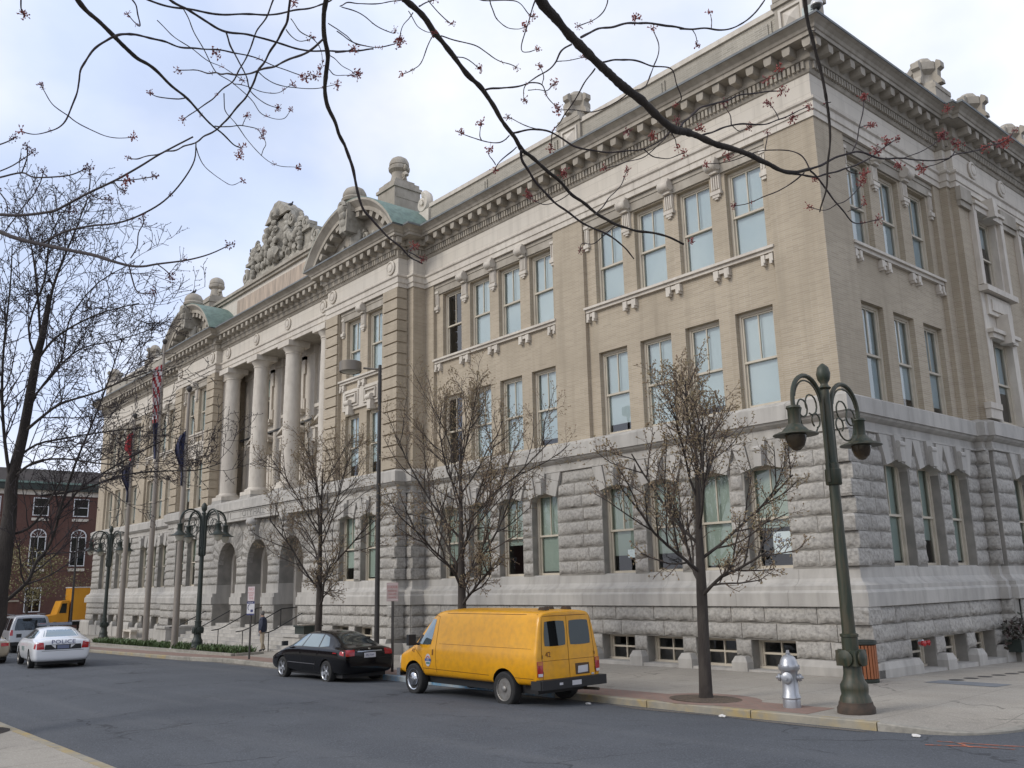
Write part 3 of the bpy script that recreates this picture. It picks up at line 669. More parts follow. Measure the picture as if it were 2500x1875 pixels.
def bay_trim(face, a, b, cs, w):
    T = lambda u, z=0: fl(face, u, w, z); r = (0,0,ROT[face]); mid = (a+b)/2
    sm = MB().box(a-mid, b-mid, -.12, .02, 12.06, 12.17).box(a-mid-.03, b-mid+.03, -.2, .3, 12.17, 12.255); sill = sm.build('sill', M['trim'], B, loc=T(mid), rot=r)
    hd = MB().box(a-mid, b-mid, -.07, .02, 15.2, 15.5).box(a-mid, b-mid, -.1, .02, 15.5, 15.64); hd.build('lintel_band', M['corn'], B, loc=T(mid), rot=r)
    pc = [(p+q)/2 for p, q in zip(cs, cs[1:])]
    for u in pc: ob('sill_bracket', DROPM, None, sill, loc=(u-mid,0,0)); ob('console', CONM, None, B, loc=T(u), rot=r)
    for u in (a+.25, b-.25): ob('sill_bracket', DROPM, None, sill, loc=(u-mid,0,0), scale=(.7,1,1))
    for u in (a+.14, b-.14): ob('end_console', PLT, None, B, loc=T(u), rot=r)
for (a, b), cs in zip(BAYS+BAYSL, [BAY1, BAY2, [mirror(c) for c in BAY2][::-1], [mirror(c) for c in BAY1][::-1]]): bay_trim('F', a, b, cs, .65)
bay_trim('S', 2.1, 7.95, SIDE, .65)
for cs in (PAVW, PAVL):
    ce = sum(cs)/2; bay_trim('F', ce-2.0, ce+2.0, cs, -.49)
    pm = MB(); pm.box(-1.7,1.7,-.1,.02,10.75,11.72)
    for s in (-1, 1):
        x = s*.85
        for (h1, v1, d) in ((.62,.36,.16),(.45,.22,.2)):
            z = 11.25
            pm.box(x-h1, x+h1, -d, -.09, z+v1-.06, z+v1); pm.box(x-h1, x+h1, -d, -.09, z-v1, z-v1+.06); pm.box(x-h1, x-h1+.06, -d, -.09, z-v1+.06, z+v1-.06); pm.box(x+h1-.06, x+h1, -d, -.09, z-v1+.06, z+v1-.06)
    pa = pm.build('spandrel_panel', M['trim'], B, loc=(ce, -.49, 0))
    for c in cs:
        k = MB().prism([(-.17,11.1),(.17,11.1),(.13,10.5),(-.13,10.5)], -.3, .02); k.lathe([(0,-.2),(.14,-.2),(.14,.2),(0,.2)], 12, M=Matrix.Translation((0,-.25,11.05)) @ Matrix.Rotation(PI/2, 4, 'Y'))
        k.build('console', M['trim'], B, loc=(c, -.49, 0), smooth=40)
# quoins of the pavilions
nq = 16; hq = (15.65-7.56)/nq
QA = MB().box(-.58,.58,-.09,.42,.035,hq-.035).mesh('quoin'); QA.materials.append(M['brick'])
for ce in (-23.45, mirror(-23.45)):
    for s in (-1, 1):
        for i in range(nq): ob('quoin', QA, None, B, loc=(ce+s*2.62, -.65, 7.56+i*hq))
# frieze medallions
MED = MB().lathe([(.0,0),(.3,0),(.33,.03),(.33,.07),(.29,.09),(.25,.09),(.23,.05),(.2,.05),(.18,.1),(0,.13)], 24, M=Matrix.Rotation(PI/2, 4, 'X')).mesh('medallion', 40); MED.materials.append(M['trim'])
for x in (-20.85,-26.05): ob('medallion', MED, None, B, loc=(x,-.67,16.68)); ob('medallion', MED, None, B, loc=(mirror(x),-.67,16.68))
COLX = [-27.65,-31.55,-35.45,-39.35]
for x in COLX: ob('medallion', MED, None, B, loc=(x,-.32,16.68))
for y in (10.2, 12.7): ob('medallion', MED, None, B, loc=(-.03,y,16.68), rot=(0,0,PI/2))
for y in (8.95,): pass
def blob(mb, c, r, seed=0, n=2, amp=.22, fr=2.2):
    bm = bmesh.new(); bmesh.ops.create_icosphere(bm, subdivisions=n, radius=1)
    for v in bm.verts:
        d = 1+amp*mnoise.noise(v.co*fr+Vector((seed*5.3, seed*2.1, 0))); v.co *= d
    mb.add([(c[0]+v.co.x*r[0], c[1]+v.co.y*r[1], c[2]+v.co.z*r[2]) for v in bm.verts], [tuple(v.index for v in f.verts) for f in bm.faces]); bm.free()
def volute(mb, c, r, w, turns=1.6, t=.22, sgn=1, y0=0, a0=0, n=26):
    """flat spiral scroll in the xz plane"""
    pts = []
    for i in range(n):
        f = i/(n-1); a = a0+sgn*f*turns*2*PI; rr = r*(1-.82*f); pts.append((c[0]+rr*math.cos(a), c[1], c[2]+rr*math.sin(a)))
    mb.tube(pts, [lerp(w, w*.55, i/(n-1)) for i in range(n)], 6)
    mb.lathe([(0,-w*.9),(r*.24,-w*.9),(r*.24,w*.9),(0,w*.9)], 10, M=Matrix.Translation(c) @ Matrix.Rotation(PI/2, 4, 'X'))
# ---- entrance: three arches
AX = [CX+3.83, CX, CX-3.83]; AR = 1.25; ASP = 4.05; YF = -.65
en = MB(); xs_ = [-41.0]
for c in sorted(AX): xs_ += [c-AR*math.cos(PI*i/18) for i in range(19)]
xs_.append(-26.0)
def az(x):
    for c in AX:
        if abs(x-c) < AR-1e-6: return ASP+math.sqrt(AR*AR-(x-c)**2)
        if abs(abs(x-c)-AR) < 1e-6: return ASP
    return None
for a, b in zip(xs_, xs_[1:]):
    m_ = az((a+b)/2); za = az(a) if m_ else 1.0; zb = az(b) if m_ else 1.0
    en.quad((a,YF,za),(b,YF,zb),(b,YF,6.62),(a,YF,6.62))
    if m_: en.quad((a,YF,za),(b,YF,zb),(b,YF+1.3,zb),(a,YF+1.3,za))
for c in AX:
    for s in (-1, 1): en.quad((c+s*AR,YF,.3),(c+s*AR,YF+1.3,.3),(c+s*AR,YF+1.3,ASP),(c+s*AR,YF,ASP))
en.build('entrance_wall', M['joint'], B)
iv = MB().box(-40.8,-26.2,1.75,1.95,.3,6.5).box(-40.8,-26.2,YF+1.3,3.3,6.3,6.5).box(-40.8,-40.6,.6,3.3,.3,6.5).box(-26.4,-26.2,.6,3.3,.3,6.5).box(-40.9,-26.1,.62,3.3,.2,1.0)
iv.build('vestibule', M['smooth'], B)
DOORM = mat('door_wood', (.22,.17,.12), .6, (.17,.13,.09), 3)
dm = MB().box(-.95,.95,-.05,.05,0,2.6).box(-.9,-.05,-.08,-.05,.1,2.5).box(.05,.9,-.08,-.05,.1,2.5)
for c in AX:
    d = dm.build('door', DOORM, B, loc=(c, 1.68, 1.0))
    for s in (-1, 1): ob('pane', UQ, None, d, loc=(s*.47,-.09,1.6), scale=(.6,1,1.5))
inner = MB()     # inner smooth arch lining seen inside each opening
for c in AX:
    pts = [(c-1.02,.9)]+[(c-1.02*math.cos(PI*i/16), ASP-.05+1.02*math.sin(PI*i/16)) for i in range(17)]+[(c+1.02,.9)]
    outer = [(c-AR-.05,.9)]+[(c-(AR+.05)*math.cos(PI*i/16), ASP+(AR+.05)*math.sin(PI*i/16)) for i in range(17)]+[(c+AR+.05,.9)]
    for (p, q), (p2, q2) in zip(zip(pts, pts[1:]), zip(outer, outer[1:])):
        inner.quad((p[0],.15,p[1]),(q[0],.15,q[1]),(q2[0],.15,q2[1]),(p2[0],.15,p2[1])); inner.quad((p[0],.15,p[1]),(q[0],.15,q[1]),(q[0],.6,q[1]),(p[0],.6,p[1]))
inner.build('arch_lining', M['trim'], B)
PIER = [(-41.0, AX[2]-AR), (AX[2]+AR, AX[1]-AR), (AX[1]+AR, AX[0]-AR), (AX[0]+AR, -26.0)]
BLOCKS2 = []
_b = BLOCKS; BLOCKS = []
for a, b in PIER:
    pm = MB().box(a-.0, b+.0, YF-.34, YF+1.2, -1, .62); 
    blocks('F', a+.02, b-.02, ZC[:4], YF, [], avg=1.5); blocks('F', a, b, ZB, YF-.22, [], avg=1.4)
    MB().box(a-.008, b+.008, YF-.2, YF+.9, -.6, 1.96).build('pier_base', M['joint'], B); MB().box(a-.035, b+.035, YF-.33, YF+.9, 1.93, 2.3).box(a-.025, b+.025, YF-.26, YF+.89, 2.3, 2.5).box(a-.014, b+.014, YF-.04, YF+.88, 2.5, 2.96).build('impost', M['smooth'], B)
for a, b in ((-41.0, AX[2]-1.95), (AX[0]+1.95, -26.0)): blocks('F', a, b, ZC[3:7]+[6.33], YF, [], avg=1.2)
for a, b in ((AX[2]-1.95, AX[2]-AR), (AX[0]+AR, AX[0]+1.95)): blocks('F', a+.02, b-.02, ZC[3:4], YF, [], avg=1.2)
for (face, u, w, z, bw_, bh_) in BLOCKS:
    ob('stone_block', ROCKS['m'][RN.randrange(7)], None, B, loc=(u, w, z), scale=(bw_, 1.1, bh_))
BLOCKS = _b
for c in AX:
    n = 13
    for i in range(n):
        if i == n//2: continue
        a0, a1 = PI*i/n+.012, PI*(i+1)/n-.012; am = (a0+a1)/2
        ro = min(2.28/max(.35, math.sin(am)+.001), 1.87/max(.2, abs(math.cos(am)))) if True else 2
        ro = min(ro, 2.35+.1*(i % 2)); ro0 = min(2.24/max(.3, math.sin(a0)), 1.87/max(.2, abs(math.cos(a0))), 2.5); ro1 = min(2.24/max(.3, math.sin(a1)), 1.87/max(.2, abs(math.cos(a1))), 2.5)
        P = lambda r, a, y: (c+r*math.cos(a), y, ASP+r*math.sin(a)); d = .07+.03*(i % 2)
        mb = MB(); k = 4; rs = random.Random(i)
        for j in range(k+1):
            for t in range(4):
                a = lerp(a0, a1, t/3); r = lerp(AR-.02, lerp(ro0, ro1, t/3), j/k); e = 0 if (j in (0, k) or t in (0, 3)) else 1
                mb.v.append(P(r, a, YF-.02-e*(d+rs.uniform(-.05,.05))))
        mb.f = [(j*4+t, j*4+t+1, (j+1)*4+t+1, (j+1)*4+t) for j in range(k) for t in range(3)]
        o = len(mb.v); mb.v += [P(AR-.02, lerp(a0,a1,t/3), YF+.3) for t in range(4)]; mb.f += [(t, t+1, o+t+1, o+t) for t in range(3)]
        mb.build('voussoir', M['rough'], B)
    kk = MB().prism([(-.22,5.25),(.22,5.25),(.34,6.36),(-.34,6.36)], YF-.3, YF+.3)
    for z, r, y in ((6.15,.34,-.5),(5.85,.30,-.42),(5.6,.24,-.36),(5.4,.2,-.3)): blob(kk, (0, YF+y+.1, z), (r, r*.9, r*.75), seed=z, n=2)
    kk.build('carved_keystone', M['smooth'], B, loc=(c,0,0), smooth=50)
bd = MB().box(-41.0,-26.0,-1.0,-.6,6.36,6.98).box(-41.05,-25.95,-1.06,-.6,6.33,6.44).box(-41.05,-25.95,-1.1,-.6,6.93,7.02)
for a in (-40.5,-36.4,-30.8): 
    w_ = 3.8 if a != -36.4 else 5.3
    bd.box(a, a+w_, -1.03, -1.0, 6.84, 6.87).box(a, a+w_, -1.03, -1.0, 6.48, 6.51).box(a, a+.03, -1.03, -1.0, 6.51, 6.84).box(a+w_-.03, a+w_, -1.03, -1.0, 6.51, 6.84)
band = bd.build('inscription_band', M['smooth'], B)
def text(s, size, name, m, parent, loc, rot, ext=.006, sx=1, align='CENTER'):
    c = bpy.data.curves.new(name, 'FONT'); c.body = s; c.size = size; c.extrude = ext; c.align_x = align; c.align_y = 'CENTER'; c.resolution_u = 2
    t = bpy.data.objects.new(name, c); COL.objects.link(t); dg = bpy.context.evaluated_depsgraph_get(); me = bpy.data.meshes.new_from_object(t.evaluated_get(dg))
    bpy.data.objects.remove(t); me.materials.clear(); me.materials.append(m); return ob(name, me, None, parent, loc=loc, rot=rot, scale=(sx,1,1))
letm = mat('incised_letter', (.19,.18,.165), .9)
text('CITY HALL', .46, 'inscription', letm, band, (CX,-1.005,6.675), (PI/2,0,0), .004, 1.25)
# steps and cheek blocks
st = ob('entrance_steps', MB().box(-41.3,-25.7,-1.6,.7,-1,.18).mesh('entrance_steps'), M['smooth'], B)
for i in range(7):
    MB().box(-40.6+.02*i,-26.4-.02*i,-2.45+.3*i,.7,-.9 if i == 0 else .0+.15*i-.2,.0+.15*i).build('step', M['smooth'], st)
for x0, x1 in ((-42.3,-40.75),(-26.35,-24.8)):
    MB().box(x0,x1,-2.6,-.9,-.6,.62).box(x0-.05,x1+.05,-2.68,-.85,.62,.74).box(x0-.06,x1+.06,-2.7,-.9,-.6,-.02).build('cheek_block', M['smooth'], B)
rail = mat('dark_rail', (.03,.03,.03), .5, metal=.4)
for x in (-39.4,-36.3,-33.6,-30.7,-27.9):
    h = ob('handrail', MB().tube([(x,-2.9,.72),(x,-2.55,.76),(x,-2.3,.84),(x,-.55,1.72),(x,.4,1.78)], .025, 6).mesh('handrail'), rail, B)
    for y, z0, z1 in ((-2.55,-.3,.76),(-.6,.6,1.7)): MB().tube([(x,y,z0),(x,y,z1)], .022, 6).build('post', rail, h)
# ---- portico
def pbox(name, m, *bs):
    mb = MB(); [mb.box(*q) for q in bs]; return mb.build(name, m, B)
pw = MB(); PX = [(COLX[i]+COLX[i+1])/2 for i in range(3)]
wall(pw, -40.4, -26.6, 7.5, 15.66, 1.3, [o for c in PX for o in ((c-.68,c+.68,7.65,10.4),(c-.68,c+.68,12.3,15.1))], .4)
pw.build('portico_wall', M['terra'], B)
pbox('portico_soffit', M['corn'], (-40.4,-26.6,-.25,1.4,15.66,15.75))
pbox('portico_floor', M['smooth'], (-40.4,-26.6,-.7,1.4,7.4,7.58))
for c in PX:
    window('F', c, 1.55, 7.66, 1.36, 2.74, blind=.5, green=True); window('F', c, 1.55, 12.3, 1.36, 2.8, blind=.4, green=True)
    s = MB()
    for q in (-1, 1):
        s.box(min(q*.7,q*.95), max(q*.7,q*.95), -.14, 0, 7.6, 10.5); s.box(min(q*.95,q*1.2), max(q*.95,q*1.2), -.1, 0, 7.6, 10.2); s.box(min(q*.92,q*1.18), max(q*.92,q*1.18), -.4, 0, 10.25, 10.95)
        s.box(min(q*.7,q*.95), max(q*.7,q*.95), -.12, 0, 12.3, 15.3); s.box(min(q*.95,q*1.1), max(q*.95,q*1.1), -.12, 0, 14.3, 15.3); s.box(min(q*.95,q*1.08), max(q*.95,q*1.08), -.1, 0, 12.3, 12.9)
    s.box(-.95,.95,-.14,0,10.4,10.62); s.box(-1.1,1.1,-.2,0,10.62,10.9); s.box(-1.4,1.4,-.45,0,10.95,11.07); s.box(-1.1,1.1,-.12,0,15.1,15.35)
    s.prism([(-1.1,11.07),(1.1,11.07),(0,11.55)], -.12, 0)
    for q in (-1, 1): s.hexa([(q*1.45,-.5,11.07),(q*1.45,0,11.07),(0,0,11.68),(0,-.5,11.68),(q*1.45,-.5,11.2),(q*1.45,0,11.2),(0,0,11.84),(0,-.5,11.84)])
    s.box(-1.2,1.2,-.35,0,12.1,12.28); s.box(-1.1,1.1,-.25,0,12.0,12.1)
    s.build('window_surround', M['trim'], B, loc=(c,1.3,0))
DRUM = MB().lathe([(.985,0),(1,.012),(1,.488),(.985,.5)], 28).mesh('drum', 30); DRUM.materials.append(M['trim'])
for x in COLX:
    c = ob('column', MB().lathe([(.66,7.95),(.68,8.0),(.66,8.08),(.55,8.1),(.53,8.16),(.50,8.2)], 28).box(-.68,.68,-.68,.68,7.75,7.96).mesh('column', 40), M['trim'], B, loc=(x,.05,0))
    MB().lathe([(.42,14.9),(.42,15.0),(.46,15.02),(.46,15.06),(.43,15.08),(.45,15.14),(.58,15.32),(.6,15.36)], 28).box(-.64,.64,-.64,.64,15.36,15.66).build('capital', M['trim'], c, smooth=40)
    ob('pedestal', MB().box(-.72,.72,-.72,.72,7.0,7.62).box(-.68,.68,-.68,.68,7.62,7.76).mesh('pedestal'), M['smooth'], c)
    for i in range(13):
        z = 8.2+i*.5154; r = lerp(.475,.415,(i/12)**1.5); ob('drum', DRUM, None, c, loc=(0,0,z), scale=(r,r,1.03), rot=(0,0,i*.7))
    pbox('pilaster', M['trim'], (x-.45,x+.45,1.1,1.32,7.6,15.2),(x-.52,x+.52,1.02,1.32,15.2,15.66),(x-.52,x+.52,1.02,1.32,7.58,8.0))
for x in (-40.3,-26.95): pbox('pilaster', M['trim'], (x-.1,x+.32,-.1,.55,7.6,15.1),(x-.12,x+.4,-.18,.6,15.1,15.66),(x-.12,x+.4,-.18,.6,7.58,8.0))
# ---- segmental pediments
def pediment(ce):
    hw, rise, zc = 4.12, 2.35, 18.16; Rr = (hw*hw+rise*rise)/(2*rise); zc0 = zc+rise-Rr; amax = math.asin(hw/Rr); n = 30
    def arcs(prof, name, m, smooth=30):
        mb = MB(); k = len(prof)
        for i in range(n+1):
            a = lerp(-amax, amax, i/n)
            for dr, y in prof: mb.v.append((ce+(Rr+dr)*math.sin(a), y, max(zc-.02, zc0+(Rr+dr)*math.cos(a))))
        mb.f = [(i*k+j, (i+1)*k+j, (i+1)*k+j+1, i*k+j+1) for i in range(n) for j in range(k-1)]
        return mb.build(name, m, B, smooth=smooth)
    arcs([(0,-1.5),(0,-1.62),(-.1,-1.62),(-.2,-1.5),(-.3,-1.4),(-.34,-1.36),(-.52,-1.36),(-.52,-.9),(-.62,-.84),(-.74,-.8),(-.74,-.6)], 'pediment_cornice', M['corn'])
    arcs([(.0,-1.62),(.03,-1.62),(.04,2.6)], 'copper_roof', M['copper'])
    ty = MB(); pts = [(ce+(Rr-.6)*math.sin(lerp(-amax,amax,i/n)), max(zc, zc0+(Rr-.6)*math.cos(lerp(-amax,amax,i/n)))) for i in range(n+1)]
    ty.prism([(ce-hw,zc-.02)]+pts+[(ce+hw,zc-.02)], -.7, -.5); ty.build('tympanum', M['corn'], B)
    k = 13
    for i in range(k):
        a = lerp(-amax*.88, amax*.88, i/(k-1))
        if abs(a) < .12: continue
        T = Matrix.Translation((ce+(Rr-.66)*math.sin(a), -1.05, zc0+(Rr-.66)*math.cos(a))) @ Matrix.Rotation(a, 4, 'Y')
        MB().box(-.15,.15,-.26,.26,-.12,.13,T).build('modillion', M['corn'], B)
    c = MB()    # carved shield and scrolls
    blob(c, (0,-.95,18.85), (.45,.25,.55), 3, 3, .1)
    for s in (-1, 1):
        volute(c, (s*.62,-.85,18.8), .34, .11, 1.4, sgn=s, a0=PI/2); volute(c, (s*1.25,-.85,18.55), .28, .1, 1.3, sgn=-s, a0=PI/2); volute(c, (s*1.75,-.82,18.42), .2, .08, 1.2, sgn=s, a0=PI/2)
        for i in range(7): blob(c, (s*(.9+i*.27), -.82, 18.42-.0*i+.1*math.sin(i*2)), (.2,.12,.17-.014*i), i+s, 1, .4)
    c.build('carved_shield', M['crest'], B, loc=(ce,0,0), smooth=50)
    k = MB().prism([(-.42,20.4),(.42,20.4),(.3,19.0),(-.3,19.0)], -1.72, -.7)
    volute(k, (0,-1.8,20.2), .28, .12, 1.4)
    for i, z in enumerate((20.15,19.8,19.45,19.15)): blob(k, (0,-1.75+.06*i,z), (.36-.05*i,.2,.26), i, 2, .3)
    k.build('pediment_keystone', M['crest'], B, loc=(ce,0,0), smooth=40)
    f = MB().lathe([(.55,20.0),(.55,20.35),(.42,20.45),(.46,20.55),(.6,20.62),(.64,20.75),(.55,20.86),(.58,20.92),(.56,21.08),(.45,21.28),(.25,21.4),(0,21.44)], 18, c=(0,-1.1,0)); f.build('dome_finial', M['corn'], B, loc=(ce,0,0), smooth=45)
for ce in (-23.45, mirror(-23.45)): pediment(ce)
# ---- attic, parapets, finials
FIN = MB().box(-.55,.55,-.55,.55,0,.16).box(-.45,.45,-.45,.45,.16,.3).lathe([(.42,.3),(.40,.4),(.33,.55),(.32,.68),(.40,.76),(.47,.82),(.47,1.08),(.40,1.12),(.36,1.13),(.33,1.2),(.26,1.31),(.14,1.38),(0,1.4)], 8, rot=PI/8)
for s in (-1, 1):
    FIN.prism([(s*.28,.3),(s*.6,.3),(s*.58,.45),(s*.48,.6),(s*.5,.8),(s*.62,.86),(s*.62,1.05),(s*.5,1.14),(s*.42,1.02),(s*.3,1.0)], -.13, .13)
    FIN.prism([(s*.28,.3),(s*.6,.3),(s*.58,.45),(s*.48,.6),(s*.5,.8),(s*.62,.86),(s*.62,1.05),(s*.5,1.14),(s*.42,1.02),(s*.3,1.0)], -.13, .13, f=lambda x, y, z: (y, x, z))
FINM = FIN.mesh('finial', 35); FINM.materials.append(M['corn'])
DFIN = MB().box(-.72,.72,-.72,.72,0,.22).box(-.55,.55,-.55,.55,.22,.4).lathe([(.48,.4),(.44,.5),(.38,.75),(.36,.95),(.44,1.02),(.52,1.08),(.54,1.22),(.46,1.3),(.5,1.34),(.49,1.5),(.4,1.68),(.22,1.8),(0,1.84)], 18)
for s in (-1, 1): volute(DFIN, (s*.46,0,.62), .2, .12, 1.2, sgn=s); volute(DFIN, (s*.5,0,1.15), .13, .1, 1.2, sgn=-s)
DFINM = DFIN.mesh('finial', 40); DFINM.materials.append(M['corn'])
def pier(x0, x1, y0, y1, z0, z1, fin, fm=FINM, sc=1, panel=True):
    p = ob('parapet_pier', MB().box(x0,x1,y0,y1,z0,z1-.16).box(x0-.07,x1+.07,y0-.07,y1+.07,z1-.16,z1).mesh('parapet_pier'), M['corn'], B); c = (x0+x1)/2; h = (x1-x0)*.3
    if panel:
        zc = (max(z0,18.4)+z1)/2-.02; q = MB(); f = y0-.002
        for (a, b, d) in ((h+.08, h, .05),):
            q.box(c-a,c+a,f-d,f,zc+b,zc+a).box(c-a,c+a,f-d,f,zc-a,zc-b).box(c-a,c-b,f-d,f,zc-b,zc+b).box(c+b,c+a,f-d,f,zc-b,zc+b)
        e = h-.06; q.add([(c-e,f,zc-e),(c+e,f,zc-e),(c+e,f,zc+e),(c-e,f,zc+e),(c,f-.13,zc)], [(0,1,4),(1,2,4),(2,3,4),(3,0,4)]); q.build('diamond_panel', M['trim'], p)
    if fin: ob('finial', fm, None, p, loc=(c,(y0+y1)/2,z1), scale=(sc,sc,sc))
def parapet(x0, x1, y, up=1):
    mb = MB().box(x0,x1,y,y+.35,18.1,19.56); mb.build('parapet_wall', M['pbrick'], B)
    MB().box(x0-.02,x1+.02,y-.07,y+.42,19.54,19.72).build('parapet_coping', M['trim'], B)
    n = max(1, int((x1-x0)/2.9)); L_ = (x1-x0)/n
    for i in range(n):
        a, b = x0+i*L_+.18, x0+(i+1)*L_-.18
        MB().box(a,b,y-.05,y,18.9,19.38).box(a+.1,b-.1,y-.09,y-.05,18.92,19.3).build('parapet_panel', M['pbrick'], B)
for f in (lambda x: x, mirror):
    for a, b in ((-19.6,-10.98),(-9.85,-1.42)): parapet(*sorted((f(a), f(b))), .62)
    for a, b, fn in ((-1.42,-.32,True),(-10.98,-9.85,True)): pier(*sorted((f(a), f(b))), .52, 1.45, 18.1, 19.8, fn)
for y in (8.9,12.65,16.4,20):
    p = MB().box(-1.25,-.1,y-.6,y+.6,18.1,19.35).build('parapet_pier', M['corn'], B); ob('finial', FINM, None, p, loc=(-.68,y,19.35), scale=(1.1,1.1,1.1))
MB().box(-1.6,-1.2,1.4,26,18.1,19.2).build('parapet_wall', M['pbrick'], B)
at = MB().box(mirror(-21.9),-21.9,.35,6,18.1,20.55); at.build('attic', M['terra'], B)
MB().box(mirror(-21.8),-21.8,.2,6.1,20.55,20.72).box(mirror(-21.7),-21.7,.1,6.15,20.72,20.9).build('attic_coping', M['corn'], B)
MB().box(-39.9,-27.1,.28,.35,18.95,20.25).build('attic_panel', M['stain'], B)
MB().box(-40.6,-26.4,-.3,.34,18.3,18.62).box(-40.6,-26.4,-.1,.34,18.62,18.8).build('attic_base', M['corn'], B)
for f in (lambda x: x, mirror): pier(*sorted((f(-23.2), f(-21.72))), .03, 1.5, 18.1, 21.4, True, DFINM, .98)
for f, s in ((lambda x: x, 1), (mirror, -1)):
    v = MB(); volute(v, (0,0,0), .45, .2, 1.5, sgn=-s, a0=PI/2); v.box(-.5,.5,-.12,.2,-1.3,-.4); v.build('scroll', M['trim'], B, loc=(f(-20.3),.75,20.0), smooth=40)
MB().box(-66.3,-.2,.7,26,17.95,18.15).build('roof', M['lead'], B)
# crest sculpture
cr_ = MB(); Yc = .55
cr_.box(-4.6,4.6,-.3,.5,20.9,21.3).box(-3.9,3.9,-.25,.45,21.3,22.1).box(-3.1,3.1,-.2,.45,22.1,22.75).box(-1.5,1.5,-.25,.5,22.0,24.0)
for s in (-1, 1):
    cr_.box(min(s*3.2,s*4.1), max(s*3.2,s*4.1), -.45, .5, 22.1, 22.3); cr_.box(min(s*2.2,s*3.2), max(s*2.2,s*3.2), -.4, .5, 22.75, 22.95)
    volute(cr_, (s*4.45,-.2,21.6), .42, .16, 1.5, sgn=s, a0=PI/2); volute(cr_, (s*3.55,-.35,22.55), .32, .14, 1.4, sgn=s, a0=PI/2); volute(cr_, (s*1.75,-.3,23.4), .4, .16, 1.4, sgn=s, a0=PI/2); volute(cr_, (s*2.7,-.3,23.1), .3, .12, 1.3, sgn=-s, a0=PI/2)
    for i in range(9):      # festoon
        t = i/8; blob(cr_, (s*lerp(1.3,3.0,t), -.4, 22.9-.75*math.sin(PI*t)), (.24,.2,.22+.08*math.sin(PI*t)), i*s, 2, .45, 3)
    for i in range(6): blob(cr_, (s*3.0, -.42, 22.6-i*.27), (.22-.02*i,.18,.2), i+9*s, 2, .4, 3)
    for i in range(5): blob(cr_, (s*1.25, -.4, 23.6-i*.36), (.2,.2,.26), i+19*s, 2, .4, 3)
    cr_.prism([(s*.2,24.0),(s*1.5,24.0),(s*1.45,24.2),(s*.95,24.55),(s*.2,24.85)], -.35, .5)
cr_.hexa([(-1.5,-.5,24.0),(1.5,-.5,24.0),(1.5,.55,24.0),(-1.5,.55,24.0),(-.28,-.5,25.0),(.28,-.5,25.0),(.28,.55,25.0),(-.28,.55,25.0)])
cr_.lathe([(0,-.2),(.75,-.2),(.8,-.1),(.66,.0),(.55,.12),(0,.28)], 24, M=Matrix.Translation((0,-.35,23.0)) @ Matrix.Rotation(PI/2,4,'X') @ Matrix.Diagonal((1,1.3,1,1)))
for i in range(7): blob(cr_, (.3*math.sin(i*2.1), -.62, 22.3+i*.22), (.24,.14,.2), i+40, 2, .5, 3)
blob(cr_, (0,-.55,24.2), (.42,.3,.38), 60, 3, .35, 3); blob(cr_, (0,-.5,21.75), (.6,.35,.5), 61, 3, .4, 3)
for i in range(14): blob(cr_, (-2.6+i*.4, -.35, 21.7+.15*math.sin(i*3)), (.22,.16,.24), i+70, 2, .5, 3)
cr_.build('crest_sculpture', M['crest'], B, loc=(CX-.9,Yc,-.1), smooth=50)
# side pavilion trim
for c in SPAV:
    window('S', c, .3, 7.6, 1.7, 2.9, blind=.6); window('S', c, .3, 12.25, 1.7, 2.75, blind=.3)
    s = MB(); w = .2
    for q in (-1, 1): s.box(min(q*.85,q*1.25)+c, max(q*.85,q*1.25)+c, .02, .4, 7.58, 15.2); s.box(min(q*1.0,q*1.25)+c, max(q*1.0,q*1.25)+c, -.12, .02, 12.3, 15.2)
    s.box(c-.85,c+.85,.06,.4,10.5,12.25); s.box(c-1.3,c+1.3,-.25,.1,12.05,12.25); s.box(c-.95,c+.95,-.06,.06,11.3,12.0); s.box(c-.7,c+.7,-.11,-.06,11.45,11.85)
    s.box(c-1.05,c+1.05,-.12,.1,10.45,10.62); s.box(c-1.15,c+1.15,-.2,.1,10.62,10.75); s.prism([(c-.2,11.35),(c+.2,11.35),(c+.13,10.35),(c-.13,10.35)], -.35, .05)
    s.box(c-1.15,c+1.15,-.15,.3,15.0,15.2); s.box(c-1.25,c+1.25,-.22,.3,15.2,15.32); s.prism([(c-.2,15.6),(c+.2,15.6),(c+.13,14.95),(c-.13,14.95)], -.4, .05)
    s.build('bay_surround', M['trim'], B, rot=(0,0,PI/2))
for y0, y1 in ((8.7,9.5),(12.0,13.35),(15.85,17)):
    MB().box(y0-.06,y1,-.12,.05,15.15,15.64).box(y0-.03,y1,-.06,.05,14.95,15.15).build('pier_capital', M['corn'], B, rot=(0,0,PI/2)); MB().box(y0-.12,y1,-.16,.05,7.9,8.1).box(y0-.08,y1,-.12,.05,7.58,7.9).build('pier_base_block', M['trim'], B, rot=(0,0,PI/2))
# dark backing rooms behind all windows
MB().box(-66,-.9,2.4,2.5,-1,17.5).build('interior_wall', M['room'], B); MB().box(-2.5,-2.4,1.2,26,-1,17.5).build('interior_wall', M['room'], B)
for za in (-.9, 2.6, 7.3, 11.6):
    for a, b in (((-66,-41.1),(-25.9,-1.0)) if za < 3 else ((-66,-1.0),)): MB().box(a,b,1.05 if za < 7 or za > 8 else 1.75,2.4,za-.1,za).build('floor_slab', M['room'], B)
    MB().box(-2.4,-1.1,2.4,26,za-.1,za).build('floor_slab', M['room'], B)
